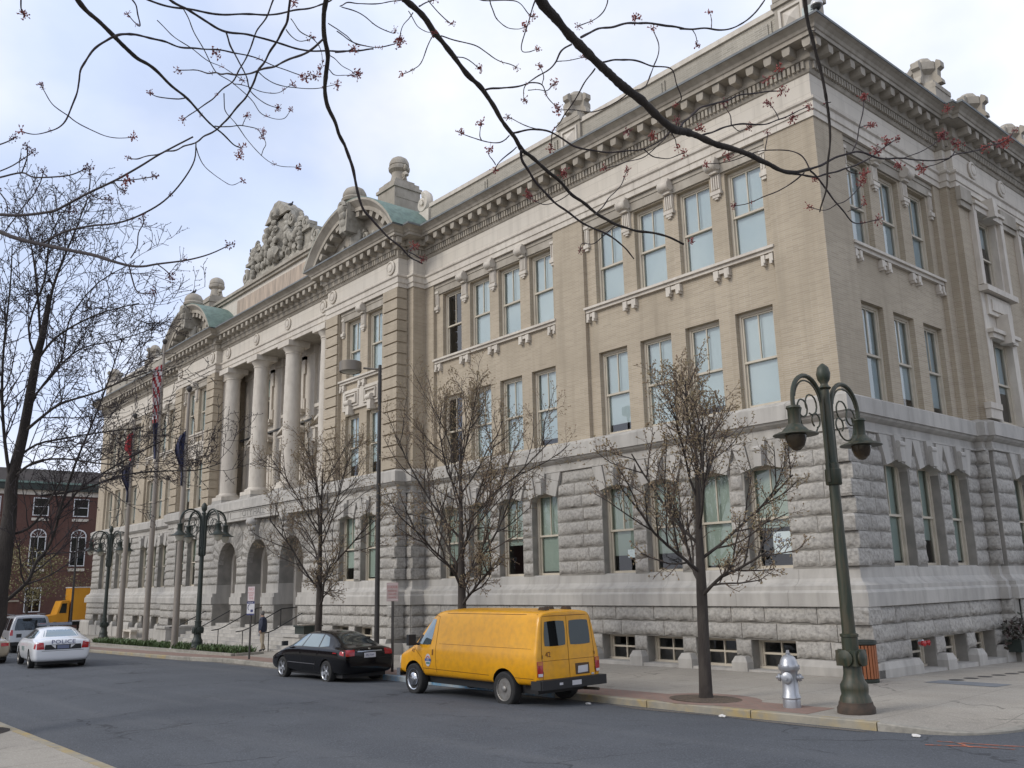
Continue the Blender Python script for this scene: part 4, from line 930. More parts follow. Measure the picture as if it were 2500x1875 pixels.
# ---------------------------------------------------------------- street furniture
M.update(
 green=mat('green_iron', (.018,.027,.015), .5, (.027,.034,.018), 2, c3=(.12,.075,.04), s3=4, a3=.35, stretch=(4,4,.5)),
 dgreen=mat('dark_iron', (.016,.026,.022), .5, (.03,.035,.028), 2),
 rust=mat('rusty_iron', (.07,.045,.03), .8, (.04,.03,.022), 6),
 amber=mat('amber_glass', (.045,.032,.02), .12, (.075,.055,.03), 3),
 milk=mat('milky_glass', (.45,.43,.36), .25),
 silver=mat('silver_paint', (.42,.43,.45), .35, (.36,.37,.39), 5, metal=.6),
 pole=mat('dark_pole', (.05,.045,.042), .5, (.035,.032,.03), 3, metal=.3),
 bpole=mat('bronze_pole', (.20,.17,.14), .5, (.16,.14,.115), 1, metal=.3),
 galv=mat('flagpole_metal', (.25,.215,.18), .5, (.19,.165,.14), .8, c3=(.3,.26,.22), s3=3, stretch=(6,6,.6)),
 wood=mat('orange_wood', (.34,.12,.045), .6, (.26,.085,.03), 4, stretch=(8,8,.6)),
 black=mat('black_plastic', (.014,.014,.015), .6),
 rubber=mat('tyre_rubber', (.018,.018,.018), .85, (.026,.025,.024), 8),
 chrome=mat('chrome', (.55,.56,.58), .2, metal=1), rimm=mat('alloy_rim', (.5,.51,.53), .3, metal=.85), steel=mat('wheel_steel', (.30,.29,.27), .45, (.22,.2,.18), 10, metal=.6),
 red=mat('red_lens', (.35,.012,.015), .15, coat=.5), amberl=mat('amber_lens', (.5,.16,.02), .2), white=mat('white_lens', (.6,.6,.6), .2),
 signw=mat('sign_white', (.55,.54,.55), .5, (.48,.47,.48), 3), signr=mat('sign_red', (.42,.16,.15), .6), signb=mat('sign_blue', (.03,.035,.12), .5), back=mat('sign_pink', (.50,.42,.42), .6),
)
def carglass(name, d=(.02,.024,.026), k=.22):
    m = bpy.data.materials.new(name); m.use_nodes = True; t = m.node_tree; N = t.nodes; K = t.links.new; N.clear()
    o = N.new('ShaderNodeOutputMaterial'); mix = N.new('ShaderNodeMixShader'); df = N.new('ShaderNodeBsdfDiffuse'); gl = N.new('ShaderNodeBsdfGlossy'); df.inputs[0].default_value = (*d, 1); gl.inputs['Roughness'].default_value = .02
    gl.inputs[0].default_value = (.85,.95,1,1)
    fr = N.new('ShaderNodeFresnel'); fr.inputs[0].default_value = 1.5; a = N.new('ShaderNodeMath'); a.use_clamp = True; a.inputs[1].default_value = k; K(fr.outputs[0], a.inputs[0])
    K(a.outputs[0], mix.inputs[0]); K(df.outputs[0], mix.inputs[1]); K(gl.outputs[0], mix.inputs[2]); K(mix.outputs[0], o.inputs[0]); return m
M['cglass'] = carglass('car_glass', (.02,.024,.026), .1); M['cglassb'] = carglass('car_glass_blue', (.07,.095,.10), .2); M['dglass'] = carglass('dark_car_glass', (.008,.009,.01), .02)
def arm_lamp(loc, label, dirs, H=6.4, reach=1.2, dark=False, group='ornate street lamps'):
    g = M['dgreen'] if dark else M['green']; t = ent('street_lamp', label, 'street lamp', loc, 0, group); k = H/6.4
    MB().lathe([(.34,0),(.34,.10),(.31,.14),(.30,.2)], 20).build('base_ring', M['rust'], t, smooth=40)
    MB().lathe([(.29,.2),(.27,.28),(.24,.33),(.25,.42),(.25,.5),(.20,.58),(.17,.7),(.165,.95)], 20).build('base', g, t, smooth=40)
    a = MB().box(-.2,.2,-.2,.2,.84,1.12)
    for x, y in ((1,0),(-1,0),(0,1),(0,-1)): a.lathe([(.15,0),(.15,.04),(.08,.06),(0,.07)], 14, M=Matrix.Translation((x*.2,y*.2,.98)) @ Vector((x,y,0)).to_track_quat('Z','Y').to_matrix().to_4x4())
    a.build('junction_box', g, t, smooth=40)
    MB().lathe([(.15,1.12),(.15,1.35),(.17,1.36),(.17,1.4),(.125,1.42),(.1,4.3*k),(.1,4.6*k),(.085,6.1*k)], 18).build('pole', g, t, smooth=40)
    MB().lathe([(.14,4.2*k),(.155,4.22*k),(.155,4.5*k),(.13,4.52*k),(.13,4.62*k),(.1,4.64*k)], 18).build('collar', g, t, smooth=40)
    MB().lathe([(.1,6.1*k),(.13,6.13*k),(.08,6.18*k),(.07,6.22*k),(.12,6.3*k),(.14,6.42*k),(.11,6.55*k),(.04,6.62*k),(0,6.64*k)], 16).build('ball_finial', g, t, smooth=50)
    for d in dirs:
        dx, dy = math.cos(d), math.sin(d); P = lambda r, z: (r*dx, r*dy, z); zt = 5.75*k; r0 = .17; rr = (reach-r0)/2; c = r0+rr
        pts = [P(r0, 4.25*k), P(r0, 4.8*k), P(r0, 5.3*k)]+[P(c-rr*math.cos(PI*i/14), zt+rr*1.05*math.sin(PI*i/14)) for i in range(15)]+[P(reach, zt-.1)]
        am = ob('arm', MB().tube(pts, [.035]*3+[.045]*15+[.045], 8).mesh('arm', 40), g, t)
        sc = MB()
        def ring(cr, cz, r, t0, t1, n=12): sc.tube([P(cr+r*math.cos(lerp(t0,t1,i/n)), cz+r*math.sin(lerp(t0,t1,i/n))) for i in range(n+1)], .018, 5)
        ring(c-.12, zt-.02, .2, -.5, 5.2); ring(c+.2, zt-.12, .17, 0, 5.5); ring(c-.25, zt-.32, .14, -1, 4.5); ring(c-.02, zt-.3, .32, -2.6, .6); ring(c, zt+.0, rr*.86, .2, 2.94, 16)
        sc.build('scroll', g, am)
        T = Matrix.Translation(P(reach, 0)); z = zt-.1
        lm = ob('lantern', MB().lathe([(.06,z),(.13,z-.02),(.14,z-.06),(.115,z-.09),(.115,z-.36),(.15,z-.39),(.17,z-.42),(.22,z-.46),(.25,z-.5),(.41,z-.56),(.42,z-.58),(.2,z-.58)], 22, M=T).mesh('lantern', 40), g, t)
        MB().lathe([(.2,z-.585),(.19,z-.66),(.15,z-.78),(.07,z-.86),(0,z-.88)], 18, M=T).build('globe', M['milk'] if dark else M['amber'], lm, smooth=50)
    return t
arm_lamp((2.37,-5.4,walk_z(2.37,-5.4)), 'green double-arm street lamp at the street corner beside the hydrant', (PI/2,-PI/2))
arm_lamp((-31.5,-4.43,walk_z(-31.5,-4.43)), 'dark four-arm street lamp in the planted bed in front of the arches', (.2,.2+PI/2,.2+PI,.2-PI/2), 6.75, 1.25, True)
arm_lamp((-51.6,-2.7,walk_z(-51.6,-2.7)), 'farthest dark four-arm street lamp, left of the flagpoles', (.2,.2+PI/2,.2+PI,.2-PI/2), 7.1, 1.3, True)
# hydrant
hx, hy = 1.03, -5.42; t = ent('fire_hydrant', 'silver fire hydrant on the brick strip by the kerb', 'hydrant', (hx,hy,walk_z(hx,hy)), .5)
MB().lathe([(.17,0),(.17,.13),(.165,.16),(.185,.18),(.185,.2),(.17,.22),(.17,.24),(.155,.26),(.15,.62),(.165,.68),(.19,.7),(.205,.72),(.205,.77),(.19,.78)], 20).build('barrel', M['silver'], t, smooth=40)
b_ = MB().lathe([(.19,.78),(.175,.80),(.165,.86),(.13,.94),(.07,.985),(.04,.99),(.045,1.0),(.045,1.03),(0,1.04)], 20).build('bonnet', M['silver'], t, smooth=40)
MB().box(-.028,.028,-.028,.028,1.03,1.075).build('operating_nut', M['silver'], b_)
for ang, r, L_ in ((-PI/2-.2,.085,.12), (0,.062,.10), (PI,.062,.10)):
    T = Matrix.Translation((math.cos(ang)*.13, math.sin(ang)*.13, .56)) @ Vector((math.cos(ang), math.sin(ang), 0)).to_track_quat('Z','Y').to_matrix().to_4x4()
    MB().lathe([(r,0),(r,.04),(r*1.35,.05),(r*1.35,L_*.6),(r*1.1,L_*.65),(r*1.1,L_*.9),(r*.8,L_),(.025,L_),(.025,L_+.03),(0,L_+.03)], 14, M=T).build('outlet_cap', M['silver'], t, smooth=40)
for k in range(8):
    a = k*PI/4; MB().lathe([(.016,.74),(.016,.8),(0,.8)], 6, c=(.195*math.cos(a)*.96,.195*math.sin(a)*.96,0)).build('bolt', M['silver'], t)
# litter bin with wooden slats
bx, by = .08, -.78; t = ent('litter_bin', 'round litter bin of orange wooden slats behind the green lamp post', 'litter bin', (bx,by,walk_z(bx,by)))
MB().lathe([(.28,0),(.29,.02),(.29,.08),(.25,.1),(.25,.84),(.29,.86),(.31,.88),(.31,.95),(.27,.96),(.26,.9),(0,.9)], 22).build('frame', M['dgreen'], t, smooth=40)
SL = MB().box(-.03,.03,-.012,.012,.1,.85).mesh('slat'); SL.materials.append(M['wood'])
for k in range(22): a = 2*PI*k/22; ob('slat', SL, None, t, loc=(.275*math.cos(a),.275*math.sin(a),0), rot=(0,0,a+PI/2))
# tall drum street light
x, y = -14.15, -5.4; z0 = walk_z(x,y); t = ent('drum_street_light', 'tall thin street light with a round drum head beside the middle tree', 'street light', (x,y,z0))
MB().tube([(0,0,0),(0,0,10.1)], [.09,.06], 12).build('pole', M['pole'], t, smooth=60); MB().lathe([(.16,0),(.16,.2),(.1,.25)], 14).build('base', M['pole'], t, smooth=40)
MB().tube([(0,0,9.95),(-.35,-.45,10.0)], .035, 8).build('arm', M['bpole'], t)
hd = MB().lathe([(.0,.2),(.36,.2),(.38,.18),(.38,-.14),(.36,-.16),(.35,-.12),(0,-.12)], 24, c=(-.62,-.8,10.02)).build('drum_head', M['bpole'], t, smooth=40)
MB().lathe([(.34,-.125),(.25,-.17),(0,-.19)], 20, c=(-.62,-.8,10.02)).build('lens', M['milk'], hd, smooth=50)
# parking signs
def sign_text(parent, rows, y, m, cx=0):
    for s, size, z in rows: text(s, size, 'lettering', m, parent, (cx, y, z), (PI/2,0,0), .001)
x, y = -23.85, -5.3; z0 = walk_z(x,y); t = ent('parking_sign', 'parking sign with red lettering above a white and blue disabled parking plate', 'sign', (x,y,z0), .45)
MB().box(-.035,.035,-.02,.02,0,2.82).build('post', M['pole'], t)
p1 = MB().box(-.17,.17,-.035,-.022,2.28,2.85).build('sign_plate', M['back'], t); p2 = MB().box(-.19,.19,-.035,-.022,1.72,2.26).build('sign_plate', M['signw'], t)
sign_text(p1, [('NO', .15, 2.74), ('PARKING', .075, 2.6), ('ANY', .11, 2.5), ('TIME', .11, 2.38)], -.037, M['signr'])
MB().box(-.19,.19,-.038,-.035,2.17,2.26).build('blue_band', M['signb'], p2); MB().box(-.19,.19,-.038,-.035,1.72,1.78).build('blue_band', M['signb'], p2); MB().box(.0,.12,-.038,-.035,1.84,1.94).build('blue_square', M['signb'], p2)
MB().tube([(-.03+.11*math.cos(a), -.04, 2.03+.11*math.sin(a)) for a in [PI/2+i*.25 for i in range(12)]], .012, 4).build('symbol', M['signb'], p2)
text('RESERVED', .055, 'lettering', M['signw'], p2, (0,-.04,2.215), (PI/2,0,0), .001)
x, y = -13.3, -5.35; z0 = walk_z(x,y); t = ent('parking_sign', 'weathered parking sign on a black post behind the yellow van', 'sign', (x,y,z0), .6)
MB().box(-.04,.04,-.02,.02,0,2.72).build('post', M['pole'], t)
p1 = MB().box(-.2,.2,-.035,-.022,2.16,2.74).build('sign_plate', mat('faded_sign', (.33,.25,.24), .7, (.27,.21,.2), 5), t)
for q in ((-.18,.18,2.69,2.705),(-.18,.18,2.195,2.21)): MB().box(q[0],q[1],-.037,-.035,q[2],q[3]).build('border', M['back'], p1)
sign_text(p1, [('2 HOUR', .1, 2.6), ('PARKING', .075, 2.48), ('8AM-5PM', .065, 2.38), ('MON-FRI', .065, 2.28)], -.037, mat('faded_red', (.28,.10,.09), .7))
# flagpoles, flags
def cloth(name, m, parent, top, h, w0, seed, mats=None):
    """limp flag hanging in folds beside the pole"""
    r = random.Random(seed); mb = MB(); nz, nx = 26, 12
    for k in range(nz+1):
        f = k/nz; w = w0*(.5+.9*math.sin(PI*min(1, f*1.25+.1))*.6+.15*math.sin(f*9+seed))*(1-.55*f*f)
        for i in range(nx+1):
            u = i/nx; mb.v.append((math.sin(u*PI*4+f*3+seed)*.14*u+.05*math.sin(f*11+u*5), -.06-u*w*.9, top-h*f-.3*u*(1-f)))
    n = nx+1; mb.f = [(k*n+i, (k+1)*n+i, (k+1)*n+i+1, k*n+i+1) for k in range(nz) for i in range(nx)]
    me = mb.mesh(name, True)
    for q in (mats or [m]): me.materials.append(q)
    if mats:
        for pi_, p in enumerate(me.polygons):
            k, i = divmod(pi_, nx); p.material_index = 2 if (k > nz*.58) else (0 if (int(i*.35+k*.55) % 2 == 0) else 1)
    return ob(name, me, None, parent)
fr, fw, fb = mat('flag_red', (.30,.03,.035), .8), mat('flag_white', (.6,.58,.58), .8), mat('flag_navy', (.015,.018,.05), .8)
for (x, y, H, lab, fl_, top, h, w, seed) in ((-45.3,-3.67,13.5,'leftmost of the three flagpoles, with a red and blue flag',('rb'),12.7,4.4,.5,3), (-40.3,-3.86,17.1,'tallest middle flagpole with the furled striped flag','us',15.9,5.6,.62,1), (-34.2,-4.5,13.0,'rightmost of the three flagpoles, with a dark navy flag','n',11.0,2.9,.5,5)):
    z0 = walk_z(x,y); t = ent('flagpole', lab, 'flagpole', (x,y,z0), 0, 'flagpoles in the planted bed')
    MB().tube([(0,0,0),(0,0,H*.5),(0,0,H)], [.17,.13,.07], 14).build('pole', M['galv'], t, smooth=60); MB().lathe([(.32,0),(.32,.05),(.2,.12)], 16).build('base_collar', M['smooth'], t, smooth=40)
    MB().lathe([(.04,H),(.1,H+.06),(.15,H+.18),(.13,H+.3),(.0,H+.36)], 14).build('ball', M['pole'], t, smooth=60)
    f_ = ent('flag', {'us':'furled red and white striped flag with a blue canton on the tallest pole','rb':'limp red and blue flag on the leftmost flagpole','n':'dark navy flag hanging limp on the rightmost flagpole'}[fl_], 'flag', (x,y,z0))
    if fl_ == 'us': cloth('cloth', fr, f_, top, h, w, seed, [fr, fw, fb])
    elif fl_ == 'rb': cloth('cloth', fr, f_, top, h*.42, w, seed); cloth('cloth', fb, f_, top-h*.42, h*.58, w, seed+2)
    else: cloth('cloth', fb, f_, top, h, w, seed)
# planted bed in front of the entrance
def bed(x0, x1, y0, y1):
    t = ent('planter_bed', 'long planted bed edged with low granite in front of the entrance', 'planter', (0,0,0))
    n = 9
    for i in range(n):
        a, b = lerp(x0,x1,i/n), lerp(x0,x1,(i+1)/n)
        MB().hexa([(a+.01,y0,walk_z(a,y0)-.1),(b-.01,y0,walk_z(b,y0)-.1),(b-.01,y0+.18,walk_z(b,y0)-.1),(a+.01,y0+.18,walk_z(a,y0)-.1),(a+.01,y0,walk_z(a,y0)+.11),(b-.01,y0,walk_z(b,y0)+.11),(b-.01,y0+.18,walk_z(b,y0)+.11),(a+.01,y0+.18,walk_z(a,y0)+.11)]).build('edging_stone', M['kerb'], t)
    for x in (x0, x1): MB().box(x-.09,x+.09,y0+.19,y1,walk_z(x,y0)-.1,walk_z(x,y0)+.11).build('edging_stone', M['kerb'], t)
    MB().add([(x0,y0+.1,walk_z(x0,y0)+.05),(x1,y0+.1,walk_z(x1,y0)+.05),(x1,y1,walk_z(x1,y1)+.05),(x0,y1,walk_z(x0,y1)+.05)], [(0,1,2,3)]).build('soil', soil, t)
    return t
bed(-47.5,-26.4,-4.95,-3.5)
leafm = mat('tulip_leaf', (.06,.105,.035), .6, (.09,.13,.045), 5); lv = MB()
for i in range(900):
    x, y = RN.uniform(-47.3,-26.6), RN.uniform(-4.7,-3.65); z = walk_z(x,y)+.04
    if min(abs(x+45.3),abs(x+40.3),abs(x+34.2)) < .25: continue
    for k in range(4):
        a = RN.uniform(0,2*PI); h = RN.uniform(.16,.36); w = .035; d = Vector((math.cos(a),math.sin(a),0)); s = Vector((-d.y,d.x,0)); p = Vector((x,y,z))
        m_ = p+d*h*.25+Vector((0,0,h*.6)); e = p+d*h*.6+Vector((0,0,h))
        lv.add([p-s*w*.5,p+s*w*.5,m_+s*w,m_-s*w,e], [(0,1,2,3),(3,2,4)])
lv.build('bed_plants', leafm, kind='stuff', label='low green spring plants filling the flagpole bed', cat='plants')
# bench, bollard
bm_ = ent('stone_bench', 'pale stone bench against the wall left of the steps', 'bench', (-53.2,-.55,walk_z(-53.2,-.5)))
MB().box(-1.1,1.1,-.25,.25,.42,.54).build('seat', M['trim'], bm_)
for s in (-1,1): MB().prism([(s*.75-.16,.0),(s*.75+.16,0),(s*.75+.1,.2),(s*.75+.16,.42),(s*.75-.16,.42),(s*.75-.1,.2)], -.2, .2).build('leg', M['trim'], bm_)
bo = ent('bollard', 'small dark green bollard beside the far stone bench', 'bollard', (-57.2,-.9,walk_z(-57,-.9)))
MB().lathe([(.14,0),(.14,.06),(.1,.1),(.09,.75),(.12,.78),(.12,.85),(.08,.92),(0,.98)], 14).build('post', M['dgreen'], bo, smooth=40); MB().lathe([(.05,.0),(.05,.1),(0,.1)], 10, M=Matrix.Translation((0,-.1,.6)) @ Matrix.Rotation(PI/2,4,'X')).build('cap', M['dgreen'], bo)
pb = ent('planter_box', 'dark planter box on the right cheek block by the steps', 'planter', (-25.2,-2.0,.74)); MB().box(-.42,.42,-.42,.42,0,.3).box(-.47,.47,-.47,.47,.3,.36).build('box', M['dgreen'], pb); MB().box(-.38,.38,-.38,.38,.34,.37).build('soil', soil, pb)
# dome camera on the cornice, wall fittings, pavement covers
t = ent('security_camera', 'pale dome security camera on the cornice corner', 'camera', (.15,-.15,18.25))
MB().box(-.25,.1,-.1,.2,0,.35).build('housing', mat('camera_grey', (.35,.40,.38), .5), t); MB().lathe([(0,.12),(.14,.12),(.17,.05),(.17,-.02),(.12,-.03)], 18, c=(.28,-.22,.12)).build('dome_shroud', M['white'], t, smooth=40); MB().lathe([(.12,-.03),(.11,-.1),(.06,-.16),(0,-.17)], 16, c=(.28,-.22,.12)).build('dome_lens', M['black'], t, smooth=60); MB().tube([(-.1,0,.15),(.28,-.22,.2)], .04, 8).build('bracket', M['silver'], t)
t = ent('standpipe', 'fire standpipe with two red caps low on the side wall by the basement window', 'standpipe', (.05,2.1,.98), PI/2)
MB().lathe([(.09,0),(.09,.1),(.05,.12),(0,.12)], 12, M=Matrix.Rotation(PI/2,4,'X')).build('flange', M['silver'], t)
for s in (-1,1): MB().lathe([(.05,.06),(.06,.16),(.07,.17),(.07,.23),(0,.24)], 12, M=Matrix.Translation((s*.08,0,0)) @ Matrix.Rotation(PI/2+.0,4,'X') @ Matrix.Rotation(s*.35,4,'Y')).build('cap', M['red'], t, smooth=40)
t = ent('wall_planter', 'dark planting in a basket at the side wall corner', 'planter', (.18,8.0,.75))
MB().box(-.2,.2,-.25,.25,-.35,.0).build('box', M['dgreen'], t); q = MB()
for i in range(160):
    p = Vector((RN.gauss(0,.2), RN.gauss(0,.25), RN.gauss(.25,.2))); a = Vector((RN.uniform(-1,1),RN.uniform(-1,1),RN.uniform(-1,1)))*.09; b = Vector((RN.uniform(-1,1),RN.uniform(-1,1),RN.uniform(-1,1)))*.06; q.add([p-a,p+b,p+a,p-b], [(0,1,2,3)])
q.build('leaves', mat('dark_leaves', (.03,.04,.025), .7, (.06,.03,.03), 9), t, kind='stuff')
t = ent('wall_lantern', 'dark wall lantern on the side pavilion at the right edge', 'lantern', (.25,9.9,3.2)); MB().lathe([(.05,-.3),(.16,-.2),(.16,.15),(.05,.28),(0,.3)], 10, c=(.15,0,0)).box(-.3,.15,-.03,.03,-.02,.04).build('body', M['dgreen'], t)
def ground_decal(name, pts, m, zf, dz, **k): return MB().add([(x,y,zf(x,y)+dz) for x,y in pts], [tuple(range(len(pts)))]).build(name, m, **k)
ground_decal('steel_cover_plate', [(1.15,-.15),(2.8,-.3),(2.85,.45),(1.2,.6)], mat('plate_grey', (.19,.20,.215), .6, (.15,.16,.17), 3), walk_z, .006, label='grey rectangular cover plate set in the pavement at the corner', cat='cover plate')
dm_ = mat('iron_cover', (.06,.055,.05), .7)
for i in range(6):
    x, y = lerp(1.45,1.75,i/5), lerp(.85,4.1,i/5); MB().disc((0,0,0), .17, 14).build('round_cover', dm_, loc=(x,y,walk_z(x,y)+.007), label='small round iron cover, %s in the row beside the side wall' % ('nearest','second nearest','third','fourth','fifth','farthest')[i], cat='iron cover', group='row of round covers in the side pavement')
om = mat('orange_paint', (.50,.13,.05), .8, (.16,.12,.11), 9, lo=.4, hi=.6)
mk = MB()
for p in ([(4.55,-7.35),(5.0,-7.0),(5.6,-6.75)], [(5.1,-7.05),(4.75,-6.7)], [(4.45,-6.75),(5.2,-6.5),(6.3,-6.0)]):
    for a, b in zip(p, p[1:]):
        d = Vector((b[0]-a[0],b[1]-a[1])).normalized(); s = Vector((-d.y,d.x))*.035
        mk.add([(q[0],q[1],road_z(q[0],q[1])+.006) for q in ((a[0]-s.x,a[1]-s.y),(b[0]-s.x,b[1]-s.y),(b[0]+s.x,b[1]+s.y),(a[0]+s.x,a[1]+s.y))], [(0,1,2,3)])
mk.build('utility_mark', om, label='orange spray-painted utility marks on the asphalt', cat='road mark', kind='structure')
# notices in the windows
def notice(x, y, z, w, h, label, rows, m=None):
    t = ob('window_notice', MB().box(-w/2,w/2,-.004,0,0,h).mesh('window_notice'), m or mat('notice_paper', (.55,.62,.62), .6), None, loc=(x,y,z), label=label, cat='notice')
    for s, size, zz, cx in rows: text(s, size, 'lettering', M['signb'], t, (cx,-.006,zz), (PI/2,0,0), .001)
notice(-2.86, .785, 3.35, .62, .62, 'large white notice with blue lettering in the right ground-floor window', [('US', .13, .52, -.12), ('Passport', .15, .38, 0), ('PHOTOS', .1, .2, 0), ('here', .08, .07, -.18)])
notice(-8.55, .785, 3.45, .3, .26, 'small printed sheet in the ground-floor window behind the van', [('- - -', .06, .2, 0), ('- - - -', .06, .1, 0)])
# litter
lm_ = mat('litter_white', (.6,.58,.55), .8)
for x, y, lab in ((.2,-6.55,'white scrap of litter by the kerb near the hydrant'), (4.0,-6.5,'white scrap of litter at the rounded kerb corner'), (-3.2,-6.8,'pale scrap of litter behind the yellow van')):
    q = MB(); blob(q, (0,0,.03), (.09,.05,.03), x, 1, .5); q.build('litter', lm_, loc=(x,y,road_z(x,y)), label=lab, cat='litter')
# pigeons
pg = mat('pigeon_grey', (.06,.065,.075), .8)
def pigeon(loc, rz, lab):
    t = ent('pigeon', lab, 'bird', loc, rz, 'birds on the roofline'); q = MB(); blob(q, (0,0,.16), (.17,.09,.09), 1, 2, .1); blob(q, (.15,0,.27), (.055,.045,.05), 2, 1, .1); q.tube([(.1,0,.18),(.15,0,.26)], .045, 6); q.hexa([(-.12,-.05,.15),(-.12,.05,.15),(-.34,.05,.09),(-.34,-.05,.09),(-.12,-.05,.18),(-.12,.05,.18),(-.34,.05,.11),(-.34,-.05,.11)]); q.tube([(.2,0,.27),(.24,0,.26)], [.012,.004], 4)
    for s in (-1,1): q.tube([(0,s*.03,.1),(0,s*.03,0)], .01, 4)
    q.build('body', pg, t, smooth=60)
pigeon((CX-.0,.5,24.4), .4, 'dark bird on the right slope of the crest sculpture'); pigeon((mirror(-23.45),-1.1,21.42), .3, 'bird on the dome finial of the left pediment'); pigeon((CX-4.45,.2,22.82), PI, 'bird on the left shoulder of the crest sculpture')
# ---------------------------------------------------------------- vehicles
def loft(rings):
    mb = MB(); n = len(rings[0]); mb.v = [p for r in rings for p in r]
    mb.f = [(i*n+j, i*n+(j+1) % n, (i+1)*n+(j+1) % n, (i+1)*n+j) for i in range(len(rings)-1) for j in range(n)]
    mb.f += [tuple(range(n-1,-1,-1)), tuple((len(rings)-1)*n+j for j in range(n))]; return mb
def ringpts(st):
    x, zb, zt, hb, hm, ht, zbelt, sh, crown = st
    zm = lerp(zb, zbelt, .5)
    half = [(0,zb),(hb*.86,zb),(hb,zb+.05),(hm,zm),(hm*.985,zbelt-.03),(hm*.955,zbelt+.02) if ht < hm*.93 else (hm*.98,zbelt+.02),(ht,zt-.07),(ht*.86,zt-.005),(0,zt+crown)]
    full = half+[(-a,b) for a,b in half[-2:0:-1]]
    return [(x+sh*(z-zb)/max(.1,(zt-zb)), y, z) for y, z in full]
def vehicle(name, label, cat, loc, rz, stations, wheels, wr, paint, arch=None, sub=2, group=None, scale=1.0):
    t = ent(name, label, cat, loc, rz, group); t.scale = (scale,)*3
    me = loft([ringpts(s) for s in stations]).mesh('cage'); tmp = bpy.data.objects.new('tmp', me); COL.objects.link(tmp)
    md_ = tmp.modifiers.new('s', 'SUBSURF'); md_.levels = sub; md_.render_levels = sub
    cut = MB(); hw = max(s[4] for s in stations); ar = arch or wr*1.13
    for wx, ww in wheels:
        for s in (-1, 1): cut.lathe([(0,-.26),(ar,-.26),(ar,.3),(0,.3)], 26, M=Matrix.Translation((wx, s*(hw-.06), wr)) @ Matrix.Rotation(PI/2,4,'X'))
    co = bpy.data.objects.new('cut', cut.mesh('cut')); COL.objects.link(co)
    dg = bpy.context.evaluated_depsgraph_get(); dg.update()
    full = bpy.data.meshes.new_from_object(tmp.evaluated_get(dg)); bv = BVHTree.FromPolygons([v.co.copy() for v in full.vertices], [tuple(p.vertices) for p in full.polygons])
    b = tmp.modifiers.new('b', 'BOOLEAN'); b.object = co; b.operation = 'DIFFERENCE'; b.solver = 'EXACT'
    dg = bpy.context.evaluated_depsgraph_get(); dg.update(); body = bpy.data.meshes.new_from_object(tmp.evaluated_get(dg))
    bpy.data.objects.remove(tmp); bpy.data.objects.remove(co)
    body.materials.clear(); body.materials.append(paint); body.materials.append(M['black'])
    for p in body.polygons:
        c = p.center; p.use_smooth = True
        if c.z < .22 or any(abs(math.hypot(c.x-wx, c.z-wr)-ar) < .02 and abs(c.y) < hw-.005 and abs(p.normal.y) < .5 for wx, ww in wheels) or any(math.hypot(c.x-wx, c.z-wr) < ar and abs(c.y) < hw-.2 for wx, ww in wheels): p.material_index = 1
    body.set_sharp_from_angle(angle=math.radians(38)); bo_ = ob('body', body, None, t)
    return t, bv, bo_
class Dec:
    def __init__(s, bv, hw=3): s.bv = bv
    def side(s, x, z, sg=1, off=.004):
        h = s.bv.ray_cast(Vector((x, sg*4, z)), Vector((0,-sg,0)))
        return (h[0]+Vector((0,sg*off,0))) if h[0] else None
    def end(s, y, z, d=-1, off=.004):
        h = s.bv.ray_cast(Vector((d*6, y, z)), Vector((-d,0,0)))
        return (h[0]+Vector((d*off,0,0))) if h[0] else None
    def top(s, x, y, off=.004):
        h = s.bv.ray_cast(Vector((x, y, 5)), Vector((0,0,-1)))
        return (h[0]+Vector((0,0,off))) if h[0] else None
    def patch(s, name, q, f, m, parent, n=8, rnd=.2, thick=0, **k):
        """quad q: 4 corners in the 2D space of f, in order"""
        mb = MB(); last = None
        for i in range(n+1):
            for j in range(n+1):
                a, b = 2*i/n-1, 2*j/n-1; a2, b2 = a*math.sqrt(1-rnd*b*b/2), b*math.sqrt(1-rnd*a*a/2); u, v = (a2+1)/2, (b2+1)/2
                p = [lerp(lerp(q[0][c],q[1][c],u), lerp(q[3][c],q[2][c],u), v) for c in (0,1)]; h = f(*p, **k); last = h or last; mb.v.append(h or last or (0,0,0))
        mb.f = [(i*(n+1)+j, (i+1)*(n+1)+j, (i+1)*(n+1)+j+1, i*(n+1)+j+1) for i in range(n) for j in range(n)]
        a, b, c_, d_ = [Vector(mb.v[i]) for i in mb.f[len(mb.f)//2+n//2]]
        if (c_-a).cross(d_-b).dot((a+c_)/2-Vector(((a.x+c_.x)*.4, 0, .6))) < 0: mb.f = [q[::-1] for q in mb.f]
        return mb.build(name, m, parent, smooth=True)
    def line(s, name, pts, f, m, parent, w=.008, seg=8, **k):
        mb = MB(); P = []
        for (a, b), (c, d) in zip(pts, pts[1:]):
            for i in range(seg): P.append((lerp(a,c,i/seg), lerp(b,d,i/seg)))
        P.append(pts[-1]); L_ = []
        for i, p in enumerate(P):
            a, b = P[max(0,i-1)], P[min(len(P)-1,i+1)]; t = Vector((b[0]-a[0], b[1]-a[1]));
            if t.length < 1e-9: continue
            t.normalize(); nn = Vector((-t.y, t.x))*w/2; h1, h2 = f(p[0]+nn.x, p[1]+nn.y, **k), f(p[0]-nn.x, p[1]-nn.y, **k)
            if h1 and h2: L_.append((h1, h2))
        mb.v = [q for h in L_ for q in h]; mb.f = [(2*i,2*i+1,2*i+3,2*i+2) for i in range(len(L_)-1) if (L_[i][0]-L_[i+1][0]).length < .5]
        return mb.build(name, m, parent)
